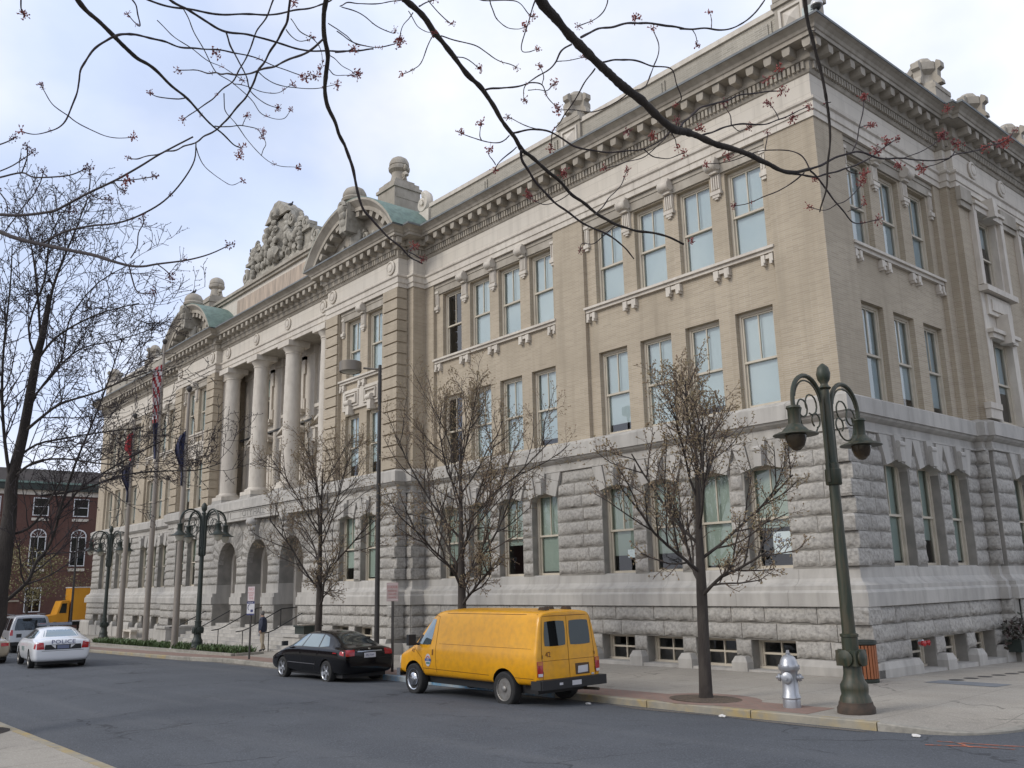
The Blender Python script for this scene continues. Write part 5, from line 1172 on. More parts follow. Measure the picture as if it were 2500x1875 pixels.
def wheel(t, x, y, r, w, kind, sg):
    T = Matrix.Rotation(-sg*PI/2, 4, 'X'); M_ = T
    ty = MB().lathe([(r*.62,-w/2),(r*.9,-w/2),(r*.975,-w*.42),(r,-w*.3),(r,w*.3),(r*.975,w*.42),(r*.9,w/2),(r*.66,w*.47),(r*.62,w*.35)], 32, M=T)
    o = ty.build('wheel', M['rubber'], t, smooth=35, loc=(x,y,r))
    z = w*.36
    if kind == 'alloy':
        rm = MB().lathe([(r*.6,-w*.3),(r*.66,z+.03),(r*.68,z+.035),(r*.64,z+.02),(r*.60,z-.02),(r*.58,z-.06)], 32, M=T)
        for k in range(5):
            a = k*2*PI/5+.3; c, s = math.cos(a), math.sin(a)
            P = lambda q, l, h: T @ Vector((q*c-l*s, q*s+l*c, h))
            rm.hexa([P(r*.08,-.05,z-.06),P(r*.08,.05,z-.06),P(r*.62,.035,z-.03),P(r*.62,-.035,z-.03),P(r*.08,-.05,z+.0),P(r*.08,.05,z+.0),P(r*.62,.035,z+.02),P(r*.62,-.035,z+.02)])
        rm.lathe([(r*.16,z-.05),(r*.16,z+.01),(r*.1,z+.02),(0,z+.02)], 16, M=T); rm.build('rim', M['rimm'], o, smooth=35)
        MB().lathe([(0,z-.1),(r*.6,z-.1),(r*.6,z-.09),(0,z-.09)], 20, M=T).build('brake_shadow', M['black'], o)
    elif kind == 'hubcap':
        MB().lathe([(r*.66,z-.02),(r*.68,z+.03),(r*.62,z+.02),(r*.58,z-.02),(r*.5,z-.035),(r*.46,z-.03),(r*.42,z+.03),(r*.36,z+.045),(r*.30,z+.05),(r*.26,z+.075),(r*.1,z+.085),(0,z+.085)], 28, M=T).build('rim', M['chrome'], o, smooth=35)
    elif kind == 'dually':
        MB().lathe([(r*.66,z),(r*.68,z+.03),(r*.64,z+.02),(r*.6,z-.04),(r*.56,z-.09),(r*.4,z-.1),(r*.37,z-.05),(r*.2,z-.04),(r*.18,z+.02),(r*.1,z+.04),(0,z+.04)], 28, M=T).build('rim', M['steel'], o, smooth=35)
    else:
        rm = MB().lathe([(r*.62,z-.02),(r*.66,z+.02),(r*.6,z),(r*.5,z-.03),(r*.3,z-.02),(r*.26,z+.03),(0,z+.04)], 26, M=T); rm.build('rim', M['steel'], o, smooth=35)
def seams(D, parent, segs_, f, m, w=.009):
    for s in segs_:
        for sg in (1, -1): D.line('panel_gap', s, f, m, parent, w, sg=sg)
def paint(name, c, rough=.28, coat=.6, **k): return mat(name, c, rough, coat=coat, **k)
seam = mat('panel_gap', (.012,.011,.01), .8)
# ---- yellow van
yel = paint('yellow_paint', (.74,.345,.002), .3, .12, c2=(.68,.31,.003), ns=1.3, c3=(.24,.12,.03), s3=7, a3=.22, lo=.4, hi=.75)
yseam = mat('yellow_seam', (.16,.06,.004), .8)
VS = [(-2.94,.55,1.98,.90,.93,.72,1.18,.1,.01),(-2.92,.50,2.02,.94,.97,.78,1.18,.08,.015),(-2.84,.48,2.045,.965,1.0,.80,1.18,.06,.02),(-2.5,.46,2.06,.98,1.01,.82,1.18,.0,.025),(-1.2,.45,2.07,.98,1.015,.83,1.18,0,.03),(.2,.45,2.07,.98,1.015,.83,1.18,0,.03),(.85,.45,2.06,.98,1.01,.83,1.18,0,.03),(1.08,.45,1.99,.98,1.01,.80,1.18,0,.03),(1.45,.45,1.66,.98,1.005,.83,1.16,0,.03),(1.8,.45,1.28,.97,1.0,.88,1.12,0,.03),(1.95,.46,1.19,.97,.99,.88,1.05,0,.03),(2.25,.47,1.1,.96,.97,.86,.98,0,.03),(2.4,.5,1.0,.94,.94,.84,.92,0,.02),(2.44,.55,.95,.90,.9,.8,.88,0,.01)]
vz = road_z(-6.5,-7.1)
van, bv, vb = vehicle('cargo_van', 'yellow cargo van parked at the kerb, its dark rear windows towards the camera', 'van', (-6.35,-7.12,vz), PI+.004, VS, [(1.72,.24),(-1.83,.26)], .375, yel, .45)
van.rotation_euler = (0, math.radians(-.6)*0, PI)
D = Dec(bv)
for x, k in ((1.72,'hubcap'),(-1.83,'dually')):
    for sg in (1,-1): wheel(van, x, sg*.885, .375, .24, k, sg)
for sg in (1,-1):
    wdw = D.patch('side_window', [(1.0,1.22),(1.55,1.22),(1.13,1.84),(.93,1.84)] if True else None, D.side, M['cglassb'], van, 8, .12, sg=sg)
    D.patch('window_vent_strip', [(1.5,1.2),(1.68,1.2),(1.55,1.45),(1.42,1.45)], D.side, M['black'], van, 4, .05, sg=sg)
    mm = MB().box(1.52,1.62,sg*1.06 if sg > 0 else -1.28,1.28 if sg > 0 else -1.06,1.2,1.46).tube([(1.5,sg*.97,1.22),(1.57,sg*1.1,1.25)], .03, 6); mm.build('mirror', M['black'], van)
    D.patch('door_handle', [(.86,.98),(.92,.98),(.92,1.12),(.86,1.12)], D.side, yseam, van, 3, .1, sg=sg)
S_ = D.side
seams(D, van, [[(1.28,.47),(1.35,.9),(1.72,1.15)], [(.72,.5),(.78,1.2),(.8,1.9),(1.05,1.93)], [(2.3,1.0),(-2.75,.985)], [(1.3,.66),(-1.3,.64)], [(-2.2,.64),(-2.8,.64)], [(-2.75,1.98),(.95,1.98)]], S_, yseam, .012)
for sg in (1,-1): D.line('side_crease', [(.66,1.26),(-2.72,1.26)], S_, yseam, van, .006, sg=sg)
E_ = D.end
for (y0, y1) in ((.06,.72),(-.72,-.06)):
    D.patch('rear_window', [(y0,1.3),(y1,1.3),(y1*.94 if y1 > .1 else y1,1.84),(y0*.94 if y0 < -.1 else y0,1.84)], E_, M['dglass'], van, 8, .22)
D.line('door_gap', [(0,.62),(0,1.93)], E_, yseam, van, .012); 
for s in (1,-1): D.line('door_gap', [(s*.80,.62),(s*.80,1.2),(s*.74,1.93)], E_, yseam, van, .012)
D.line('door_gap', [(-.8,1.0),(.8,1.0)], E_, yseam, van, .008); D.line('roof_drip', [(-.72,1.945),(.72,1.945)], E_, yseam, van, .014)
for s in (1,-1):
    tl = D.patch('tail_light', [(s*.80,.68),(s*.955,.68),(s*.955,1.0),(s*.80,1.0)], E_, M['red'], van, 4, .02, off=.02)
    D.patch('reverse_lens', [(s*.82,.69),(s*.94,.69),(s*.94,.75),(s*.82,.75)], E_, M['white'], tl, 2, .02, off=.024); D.patch('amber_lens', [(s*.82,.92),(s*.94,.92),(s*.94,.99),(s*.82,.99)], E_, M['amberl'], tl, 2, .02, off=.024)
    for z in (.72,1.06): D.patch('hinge', [(s*.79,z),(s*.81,z),(s*.81,z+.07),(s*.79,z+.07)], E_, M['rust'], van, 2, .02, off=.02)
pr = D.patch('plate_recess', [(-.62,.66),(-.18,.66),(-.18,.9),(-.62,.9)], E_, mat('brown_recess', (.08,.045,.02), .7), van, 3, .04)
D.patch('licence_plate', [(-.56,.70),(-.24,.69),(-.26,.84),(-.57,.85)], E_, M['signw'], pr, 3, .05, off=.012)
D.patch('badge', [(-.76,.63),(-.66,.63),(-.66,.67),(-.76,.67)], E_, M['chrome'], van, 3, .9, off=.01)
bp = MB().box(-3.1,-2.9,-.98,.98,.42,.62).box(-3.06,-2.75,.9,1.0,.42,.6).box(-3.06,-2.75,-1.0,-.9,.42,.6); bp = bp.build('rear_bumper', M['black'], van)
MB().box(-3.105,-3.1,-.18,.1,.47,.57).build('bumper_sticker', M['signw'], bp); MB().box(-3.105,-3.1,.38,.48,.5,.55).build('bumper_sticker', M['signw'], bp)
MB().box(2.36,2.52,-.97,.97,.42,.6).build('front_bumper', M['chrome'], van)
MB().tube([(-2.6,-.65,.32),(-3.12,-.7,.33)], .03, 8).build('exhaust', M['rust'], van); MB().box(-2.7,2.2,-.75,.75,.3,.5).build('underbody', M['black'], van)
for x, y in ((-2.3,0),(-2.5,.35),(-2.5,-.35)): MB().prism([(x-.12,2.06),(x+.12,2.06),(x+.06,2.13),(x-.08,2.13)], y-.07, y+.07).build('roof_marker', M['rust'], van)
nm = mat('van_number', (.12,.03,.015), .6)
def stext(s, size, x, z, m, parent, D, sg=1):
    p = D.side(x, z, sg, .006); t_ = text(s, size, 'lettering', m, parent, p, (PI/2,0,PI if sg > 0 else 0), .001); return t_
stext('42', .13, 1.52+.22, 1.06, nm, van, D); p = D.end(.62, 1.13, -1, .008); text('42', .16, 'lettering', nm, van, p, (PI/2,0,-PI/2), .001)
lg = D.side(1.07, .86, 1, .006)
em = MB().lathe([(0,0),(.13,0),(.13,.003),(0,.003)], 24, M=Matrix.Translation(lg) @ Matrix.Rotation(-PI/2,4,'X') @ Matrix.Diagonal((.85,1.15,1,1))).build('door_emblem', M['signw'], van)
lb = mat('logo_blue', (.05,.09,.25), .6); lr = mat('logo_red', (.45,.06,.05), .6); lgn = mat('logo_green', (.04,.16,.13), .6)
lx, ly, lz = lg
MB().box(lx-.13,lx+.13,ly+.004,ly+.006,lz-.025,lz+.035).build('emblem_band', lb, em); MB().tube([(lx+.075*math.cos(a), ly+.005, lz+.085*math.sin(a)) for a in [.5+i*.24 for i in range(10)]], .012, 4).build('emblem_arc', lr, em); MB().box(lx-.08,lx+.07,ly+.004,ly+.006,lz-.09,lz-.05).build('emblem_hills', lgn, em)
text('DPW', .05, 'lettering', M['signw'], em, (lx,ly+.007,lz), (PI/2,0,PI), .0005)
hl = MB().box(2.4,2.46,.6,.9,.72,.9).box(2.4,2.46,-.9,-.6,.72,.9).build('headlight', M['white'], van); D.patch('windscreen', [(-.72,1.32),(.72,1.32),(.66,1.9),(-.66,1.9)], lambda y, z: E_(y, z, 1), M['cglassb'], van, 8, .1)
# road dirt along the van's sills
dirt = mat('road_dirt', (.30,.15,.03), .9, (.20,.11,.035), 6)
for sg in (1,-1):
    for a_, b_ in ((1.25,-1.32),(-2.34,-2.86)):
        q = MB(); n = 24; P = []
        for i in range(n+1):
            x_ = lerp(a_, b_, i/n); top_ = .52+.05*mnoise.noise(Vector((x_*5,sg,0)))+.03*mnoise.noise(Vector((x_*17,sg,3)))
            P.append((D.side(x_, .478, sg, .003), D.side(x_, top_, sg, .003)))
        P = [p for p in P if p[0] and p[1]]; q.v = [w for p in P for w in p]; q.f = [(2*i,2*i+2,2*i+3,2*i+1) for i in range(len(P)-1)]; q.build('sill_dirt', dirt, van)
# ---- cars
def car(name, label, loc, rz, pt, L_=4.75, W_=1.83, H_=1.45, wb=2.74, wr=.325, rim='alloy', deck=1.03, scale=1.0, glass='cglass', sideglass=None, cat='car', group=None, box=False):
    r, f = -L_/2, L_/2; hw = W_/2; bl = deck*.94; fr = wb/2+.0; hood = deck*.86
    if box: ST = [(r,.5,H_-.12,hw*.9,hw*.95,hw*.74,1.1,.22,0),(r+.03,.42,H_-.06,hw*.95,hw*.98,hw*.78,1.1,.2,.01),(r+.15,.4,H_-.02,hw*.97,hw,hw*.8,1.1,.12,.02),(r+.6,.4,H_,hw*.97,hw,hw*.81,1.1,0,.02),(0,.4,H_,hw*.97,hw,hw*.81,1.1,0,.02),(.55,.4,H_-.03,hw*.97,hw,hw*.8,1.1,0,.02),(1.35,.4,1.18,hw*.97,hw,hw*.86,1.1,0,.02),(f-.3,.42,1.02,hw*.95,hw*.97,hw*.86,.95,0,.02),(f,.5,.9,hw*.88,hw*.9,hw*.8,.8,0,0)]
    else: ST = [(r,.42,deck-.12,hw*.80,hw*.86,hw*.74,deck-.22,.0,-.0),(r+.04,.30,deck-.03,hw*.88,hw*.93,hw*.78,deck-.12,.02,.01),(r+.22,.26,deck,hw*.93,hw*.98,hw*.80,bl-.04,.0,.02),(r+.55,.24,deck+.02,hw*.95,hw,hw*.80,bl,.0,.03),(r+.95,.22,lerp(deck,H_,.55),hw*.95,hw,hw*.68,bl,0,.03),(r+1.35,.22,H_-.05,hw*.95,hw,hw*.63,bl,0,.03),(r+1.9,.22,H_,hw*.95,hw,hw*.64,bl,0,.03),(.25,.22,H_-.01,hw*.95,hw,hw*.64,bl,0,.03),(.62,.22,H_-.12,hw*.95,hw,hw*.64,bl-.01,0,.03),(1.15,.22,lerp(hood,H_,.30),hw*.95,hw,hw*.70,bl-.03,0,.03),(1.45,.22,hood+.03,hw*.95,hw,hw*.78,hood-.05,0,.03),(f-.5,.22,hood-.09,hw*.93,hw*.97,hw*.76,hood-.16,0,.03),(f-.12,.26,hood-.2,hw*.85,hw*.9,hw*.68,hood-.28,0,.02),(f,.36,hood-.3,hw*.7,hw*.76,hw*.58,hood-.36,0,0)]
    wxs = (fr, -wb/2)
    t, bv, b = vehicle(name, label, cat, loc, rz, ST, [(q,.22) for q in wxs], wr, pt, wr*1.14, 2, group, scale); D = Dec(bv)
    for q in wxs:
        for sg in (1,-1): wheel(t, q, sg*(hw-.125), wr, .215, rim, sg)
    sgm = M[sideglass or glass]; z0, z1 = bl+.035, H_-.085
    if not box:
        for sg in (1,-1):
            D.patch('side_window', [(.16,z0),(1.2,z0-.02),(.52,z1-.03),(.1,z1)], D.side, sgm, t, 8, .06, sg=sg)
            D.patch('side_window', [(-.86,z0),(.10,z0),(.04,z1),(-.7,z1)], D.side, sgm, t, 8, .06, sg=sg)
            D.patch('quarter_window', [(r+.98,z0+.04),(-.92,z0),(-.76,z1),(r+1.3,z1-.07)], D.side, sgm, t, 6, .06, sg=sg)
        rear = lambda y, z: D.end(y, z, -1); rw = [(-.62,deck+.06),(.62,deck+.06),(.5,H_-.09),(-.5,H_-.09)]
        D.patch('rear_window', rw, rear, M[glass], t, 10, .08); D.patch('windscreen', [(-.62,hood+.09),(.62,hood+.09),(.5,H_-.1),(-.5,H_-.1)], lambda y, z: D.end(y, z, 1), M[glass], t, 10, .08)
        seams(D, t, [[(1.16,.34),(1.2,bl)], [(.13,.3),(.13,bl+.02)], [(-.62,.34),(-.78,.62),(-.92,bl)]], D.side, seam)
    else:
        for sg in (1,-1):
            for a, b_ in ((.25,.85),(-.75,.2),(-1.15,-.8),(r+.35,-1.3)): D.patch('side_window', [(a,1.16),(b_+(.25 if b_ == .85 else 0),1.16),(b_,H_-.14),(a,H_-.14)], D.side, M['dglass'], t, 5, .08, sg=sg)
        D.patch('rear_window', [(-.78,1.16),(.78,1.16),(.66,H_-.14),(-.66,H_-.14)], lambda y, z: D.end(y, z, -1), M['dglass'], t, 8, .12)
    MB().box(r+.3,f-.5,-hw*.8,hw*.8,.17,.4).build('underbody', M['black'], t)
    for sg in (1,-1): MB().box(1.0,1.1,sg*(hw-.02) if sg > 0 else -(hw+.16),(hw+.16) if sg > 0 else -(hw-.02),bl+.02,bl+.16).build('mirror', M['black'] if not box else pt, t)
    return t, D, r, f, hw
blk = mat('black_paint', (.004,.004,.005), .13, spec=.35, coat=.15)
x, y = -14.45, -6.95
c, D, r, f, hw = car('sedan', 'glossy black sedan with silver five-spoke wheels parked ahead of the van', (x,y,road_z(x,y)-.0), PI+.01, blk, deck=1.04, sideglass='cglassb')
for s in (1,-1):
    D.patch('tail_light', [(s*.52,.80),(s*.80,.79),(s*.80,.96),(s*.50,.97)], D.end, M['red'], c, 5, .1, off=.006); D.patch('tail_light_side', [(r+.04,.80),(r+.26,.84),(r+.24,.95),(r+.04,.96)], D.side, M['red'], c, 4, .1, sg=s, off=.006)
    D.patch('side_marker', [(r+.42,.865),(r+.62,.865),(r+.62,.89),(r+.42,.89)], D.side, M['red'], c, 3, .1, sg=s); D.line('door_moulding', [(1.0,.52),(-.72,.52)], D.side, mat('trim_shine', (.12,.12,.13), .3), c, .018, sg=s)
    for q in (.3,-.75): D.patch('door_handle', [(q-.1,.80),(q+.1,.80),(q+.1,.835),(q-.1,.835)], D.side, blk, c, 3, .1, sg=s, off=.02)
D.patch('plate_trim', [(-.42,.90),(.42,.90),(.42,.93),(-.42,.93)], D.end, M['chrome'], c, 3, .02, off=.012); pl_ = D.patch('licence_plate', [(-.2,.73),(.2,.73),(.2,.87),(-.2,.87)], D.end, M['signw'], c, 3, .05, off=.01)
D.line('boot_gap', [(-.78,.72),(.78,.72)], D.end, seam, c, .01); D.patch('badge', [(-.04,.955),(.04,.955),(.04,1.0),(-.04,1.0)], D.end, M['chrome'], c, 3, .9, off=.008)
p = D.end(.4,.94,-1,.008); text('ACURA', .05, 'lettering', M['chrome'], c, p, (PI/2,0,-PI/2), .001); p = D.end(-.62,.93,-1,.008); text('TL', .045, 'lettering', M['chrome'], c, p, (PI/2,0,-PI/2), .001)
p = D.end(0,.8,-1,.013); text('EKJ 7260', .075, 'lettering', M['signb'], pl_, p, (PI/2,0,-PI/2), .0005)
# police car
wht = paint('white_paint', (.66,.67,.69), .25, .5)
x, y = -29.3, -11.3
c, D, r, f, hw = car('police_car', 'white police car with a roof light bar driving away on the left', (x,y,road_z(x,y)), PI-.10, wht, 5.38, 1.98, 1.46, 2.91, .335, 'steel', 1.08, glass='cglassb', scale=1.03)
lbm = mat('lightbar', (.12,.13,.15), .2); MB().prism([(-.18,1.5),(.18,1.5),(.14,1.6),(-.14,1.6)], -.6, .6, f=lambda a, y, z: (a-.25, y, z)).build('light_bar', lbm, c)
for y_, m_ in ((.45,M['red']),(-.45,mat('blue_lens', (.03,.05,.3), .2))): MB().box(-.4,-.1,y_-.1,y_+.1,1.52,1.585).build('light_lens', m_, c)
for s in (1,-1): D.patch('tail_light', [(s*.62,.72),(s*.93,.72),(s*.93,.97),(s*.66,.97)], D.end, M['red'], c, 5, .1, off=.006); D.patch('tail_light_side', [(r+.03,.74),(r+.22,.74),(r+.16,.97),(r+.03,.97)], D.side, M['red'], c, 4, .1, sg=s, off=.006)
pn = D.patch('black_panel', [(-.62,.70),(.62,.70),(.6,.88),(-.6,.88)], D.end, M['black'], c, 6, .02, off=.006); D.patch('licence_plate', [(-.2,.73),(.2,.73),(.2,.86),(-.2,.86)], D.end, mat('plate_blue', (.12,.14,.22), .5), pn, 3, .02, off=.012)
for s in (1,-1): D.patch('reverse_lens', [(s*.25,.86),(s*.4,.86),(s*.25,.74),(s*.25,.80)], D.end, M['white'], pn, 2, .02, off=.012)
p = D.end(0,.965,-1,.012); text('POLICE', .2, 'lettering', M['signb'], c, p, (PI/2-.25,0,-PI/2), .001, 1.25)
for sg in (1,-1):
    p = D.side(.1,.66,sg,.008); text('POLICE', .22, 'lettering', mat('police_green', (.03,.12,.10), .5), c, p, (PI/2,0,PI if sg > 0 else 0), .001); D.line('stripe', [(2.2,.86),(-2.3,.86)], D.side, mat('gold_stripe', (.45,.22,.06), .5), c, .05, sg=sg, off=.005)
D.line('bumper_gap', [(-.92,.66),(.92,.66)], D.end, seam, c, .012)
# silver suv and tan car at the left edge
slv = paint('silver_paint_car', (.36,.37,.38), .3, .5, metal=.4)
x, y = -43.5, -9.3
c, D, r, f, hw = car('suv', 'silver sport utility vehicle ahead of the police car', (x,y,road_z(x,y)), PI-.05, slv, 5.05, 2.0, 1.9, 2.95, .38, 'alloy', box=True, cat='suv')
for s in (1,-1): D.patch('tail_light', [(s*.82,.92),(s*.96,.92),(s*.95,1.2),(s*.82,1.2)], D.end, M['red'], c, 4, .05, off=.01)
MB().box(r-.06,r+.1,-.95,.95,.42,.6).build('rear_bumper', M['black'], c); MB().tube([(-1.9,.72,1.93),(.3,.72,1.93)], .025, 6).tube([(-1.9,-.72,1.93),(.3,-.72,1.93)], .025, 6).build('roof_rails', M['pole'], c)
tan = paint('tan_paint', (.30,.25,.18), .3, .5)
x, y = -34.6, -13.0
c, D, r, f, hw = car('saloon_car', 'tan saloon car cut off by the left edge', (x,y,road_z(x,y)), PI-.02, tan, 4.8, 1.83, 1.42, 2.75, .32, 'steel', 1.0, glass='cglassb')
for s in (1,-1): D.patch('tail_light', [(s*.5,.74),(s*.86,.74),(s*.86,.86),(s*.5,.88)], D.end, M['red'], c, 5, .05, off=.008)
# yellow box truck far away
x, y = -79.0, 3.3; z0 = -.75
t = ent('box_truck', 'yellow box truck standing beyond the far end of the building', 'truck', (x,y,z0), PI/2+PI)
yt = paint('truck_yellow', (.55,.25,.012), .5, .1, c2=(.48,.21,.01), ns=1)
MB().box(-4.4,1.1,-1.2,1.2,1.05,3.9).build('cargo_box', yt, t); MB().box(-4.45,1.15,-1.23,1.23,3.9,3.98).box(-4.45,1.15,-1.23,-1.2,2.2,2.27).box(-4.45,1.15,-1.23,1.23,.95,1.05).build('box_rails', M['signw'], t)
cb_ = MB().prism([(1.3,.7),(3.1,.7),(3.1,1.45),(2.3,1.6),(1.95,2.75),(1.3,2.8)], -1.05, 1.05).build('cab', yt, t)
for s in (-1,1): MB().prism([(1.5,1.7),(2.1,1.7),(1.9,2.55),(1.5,2.55)], s*1.056-.005, s*1.056+.005).build('side_window', M['dglass'], cb_)
MB().box(-3.9,2.9,-.5,.5,.6,1.0).build('chassis', M['black'], t)
for q in (2.4,-2.6):
    for s in (1,-1): wheel(t, q, s*.95, .48, .3, 'steel', s)
# ---- pedestrian seen from behind
def person(loc, rz):
    t = ent('person', 'person in a dark navy jacket and khaki trousers walking away, holding white papers', 'person', loc, rz)
    V = [(0,0,.95),(0,0,1.12),(0,.01,1.32),(0,.0,1.46),(0,-.015,1.54),(0,-.03,1.60),(0,-.04,1.68), (.10,0,.90),(.115,.03,.50),(.12,.0,.10),(.12,-.12,.04), (-.10,0,.90),(-.105,-.06,.50),(-.11,.10,.12),(-.11,.02,.05), (.19,0,1.42),(.26,.02,1.16),(.27,-.06,.95), (-.19,0,1.42),(-.27,.03,1.16),(-.33,-.08,.94)]
    Ed = [(0,1),(1,2),(2,3),(3,4),(4,5),(5,6),(0,7),(7,8),(8,9),(9,10),(0,11),(11,12),(12,13),(13,14),(3,15),(15,16),(16,17),(3,18),(18,19),(19,20)]
    Rr = [.17,.18,.19,.13,.065,.09,.095, .11,.075,.055,.05, .11,.075,.055,.05, .085,.065,.045, .085,.065,.045]
    me = bpy.data.meshes.new('p'); me.from_pydata(V, Ed, []); o = bpy.data.objects.new('p', me); COL.objects.link(o); o.modifiers.new('k', 'SKIN'); s = o.modifiers.new('s', 'SUBSURF'); s.levels = 2; s.render_levels = 2
    for i, r in enumerate(Rr): me.skin_vertices[0].data[i].radius = (r*(1.25 if i in (0,1,2) else 1), r*(.8 if i in (0,1,2) else 1))
    me.skin_vertices[0].data[0].use_root = True
    dg = bpy.context.evaluated_depsgraph_get(); dg.update(); bm = bpy.data.meshes.new_from_object(o.evaluated_get(dg)); bpy.data.objects.remove(o)
    mats = [mat('navy_jacket', (.012,.016,.035), .7, (.02,.026,.05), 9, bump=.4, bs=14), mat('khaki', (.36,.30,.22), .8, (.29,.24,.175), 8, bump=.3, bs=12), mat('skin', (.42,.26,.19), .6), mat('grey_hair', (.14,.13,.12), .8), mat('dark_shoe', (.02,.02,.025), .5)]
    bm.materials.clear(); [bm.materials.append(q) for q in mats]
    for p in bm.polygons:
        q = p.center; p.use_smooth = True; arm = abs(q.x) > .2 and q.z < 1.4
        p.material_index = 0 if (q.z > .88 and q.z < 1.54) else 1
        if q.z >= 1.54: p.material_index = 3 if (q.z > 1.60 and q.y > -.09) else 2
        if q.z < .12: p.material_index = 4
        if arm and q.z > .86: p.material_index = 0
    ob('body', bm, None, t)
    j = MB().lathe([(.2,.86),(.255,.87),(.27,1.0),(.265,1.2),(.25,1.38),(.19,1.47),(.1,1.52)], 20, sx=1, sy=.72); j.build('jacket', mats[0], t, smooth=60)
    MB().lathe([(.105,1.66),(.108,1.7),(.1,1.76),(.06,1.8),(0,1.81)], 16, c=(0,-.04,0)).build('cap', mats[3], t, smooth=60)
    for sg, hx, hz in ((1,.27,.9),(-1,-.335,.89)):
        h = MB(); blob(h, (hx,-.07,hz), (.035,.045,.05), 1, 1, .05)
        for k in range(4): h.tube([(hx+.0,-.1+.02*k,hz-.02),(hx+sg*.005,-.105+.022*k,hz-.07),(hx-sg*.01,-.1+.022*k,hz-.1+.006*abs(k-1.5))], [.01,.009,.006], 5)
        h.tube([(hx,-.11,hz+.01),(hx-sg*.01,-.14,hz-.03)], [.011,.008], 5); h.build('hand', mats[2], t, smooth=60)
    pp = ob('papers', MB().box(-.006,.006,-.12,.1,-.16,.05).mesh('papers'), mat('paper', (.65,.66,.68), .7), None, loc=Vector(loc)+Matrix.Rotation(rz,3,'Z') @ Vector((-.345,-.1,.82)), rot=(0,.25,rz+.3), label='sheets of white paper in the left hand of the pedestrian', cat='papers')
person((-27.9,-2.85,walk_z(-27.9,-2.85)), -.55)
# ---------------------------------------------------------------- far buildings beyond the end of the street
rb = brickmat('red_brick', (.115,.046,.034), (.09,.037,.029), (.12,.085,.07), .22, .075, ms=.01)
wf = mat('white_frame', (.62,.62,.63), .6)
t = ent('brick_building', 'dark red brick building with white sash windows beyond the far end', 'building', (-90,0,0))
MB().box(-14,0,-26,13,-2,12.6).build('wall', rb, t)
MB().box(-14,.12,-26.1,13.1,12.6,13.1).build('cream_band', M['trim'], t); MB().box(-14,.5,-26.4,13.4,13.1,13.75).build('cornice', M['dgreen'], t); MB().box(-14,.6,-26.5,13.5,13.75,13.95).build('gutter', M['copper'], t)
MB().hexa([(-14,-26,13.95),(.5,-26,13.95),(.5,13.3,13.95),(-14,13.3,13.95),(-14,-26,15.4),(-1.2,-26,15.4),(-1.2,13.3,15.4),(-14,13.3,15.4)]).build('roof', mat('slate_roof', (.06,.05,.045), .8, (.04,.035,.03), 1), t)
for y in (-10.5,-6.6,-2.8,1.65,5.5,9.3):
    for z, h, arch in ((10.5,1.85,False),(5.4,3.0,True),(.9,2.4,False)):
        w_ = ob('window', MB().box(0,.06,-.75,.75,0,.09).box(0,.06,-.75,.75,h-.09,h).box(0,.06,-.75,-.66,.09,h-.09).box(0,.06,.66,.75,.09,h-.09).box(0,.05,-.66,.66,h*.5-.03,h*.5+.03).mesh('window'), wf, t, loc=(.02,y,z))
        if z != 10.5: MB().box(0,.05,-.03,.03,.09,h-.09).build('glazing_bar', wf, w_)
        MB().quad((.015,-.66,.09),(.015,.66,.09),(.015,.66,h-.09),(.015,-.66,h-.09)).build('pane', M['dglass'], w_); MB().box(0,.1,-.8,.8,-.5,-.22).build('sill', M['trim'], w_)
        if arch:
            q = MB()
            for i in range(10): a0, a1 = PI*i/10, PI*(i+1)/10; q.hexa([(0,.66*math.cos(a0),h+.66*math.sin(a0)),(0,.78*math.cos(a0),h+.78*math.sin(a0)),(0,.78*math.cos(a1),h+.78*math.sin(a1)),(0,.66*math.cos(a1),h+.66*math.sin(a1)),(.07,.66*math.cos(a0),h+.66*math.sin(a0)),(.07,.78*math.cos(a0),h+.78*math.sin(a0)),(.07,.78*math.cos(a1),h+.78*math.sin(a1)),(.07,.66*math.cos(a1),h+.66*math.sin(a1))])
            for a in (.6,1.2,1.94,2.54): q.tube([(.04,.1*math.cos(a),h),(.04,.66*math.cos(a),h+.66*math.sin(a))], .025, 4)
            q.build('fanlight', wf, w_)
t = ent('brick_wall', 'low dark red brick boundary wall behind the parked vehicles', 'wall', (-84,0,-1))
MB().box(-.2,.2,-40,-1.0,-.5,3.0).build('panel', rb, t); MB().box(-.28,.28,-40,-.9,3.0,3.15).build('coping', M['corn'], t)
t = ent('end_building', 'plain brick house front closing the street behind the bare maple', 'building', (-95,-60,0)); MB().box(-10,0,-20,28,-2,9).build('wall', rb, t); MB().hexa([(-10,-20.3,9),(.4,-20.3,9),(.4,28.3,9),(-10,28.3,9),(-10,-20,11),(-3,-20,11),(-3,28,11),(-10,28,11)]).build('roof', M['dgreen'], t)
for y in (-8,-3,2,7,12,17,22):
    for z in (1.2,5): 
        w_ = MB().box(0,.05,-.6,.6,0,1.7).build('window', wf, t, loc=(.01,y,z)); MB().box(.05,.06,-.5,.5,.1,1.6).build('pane', M['dglass'], w_)
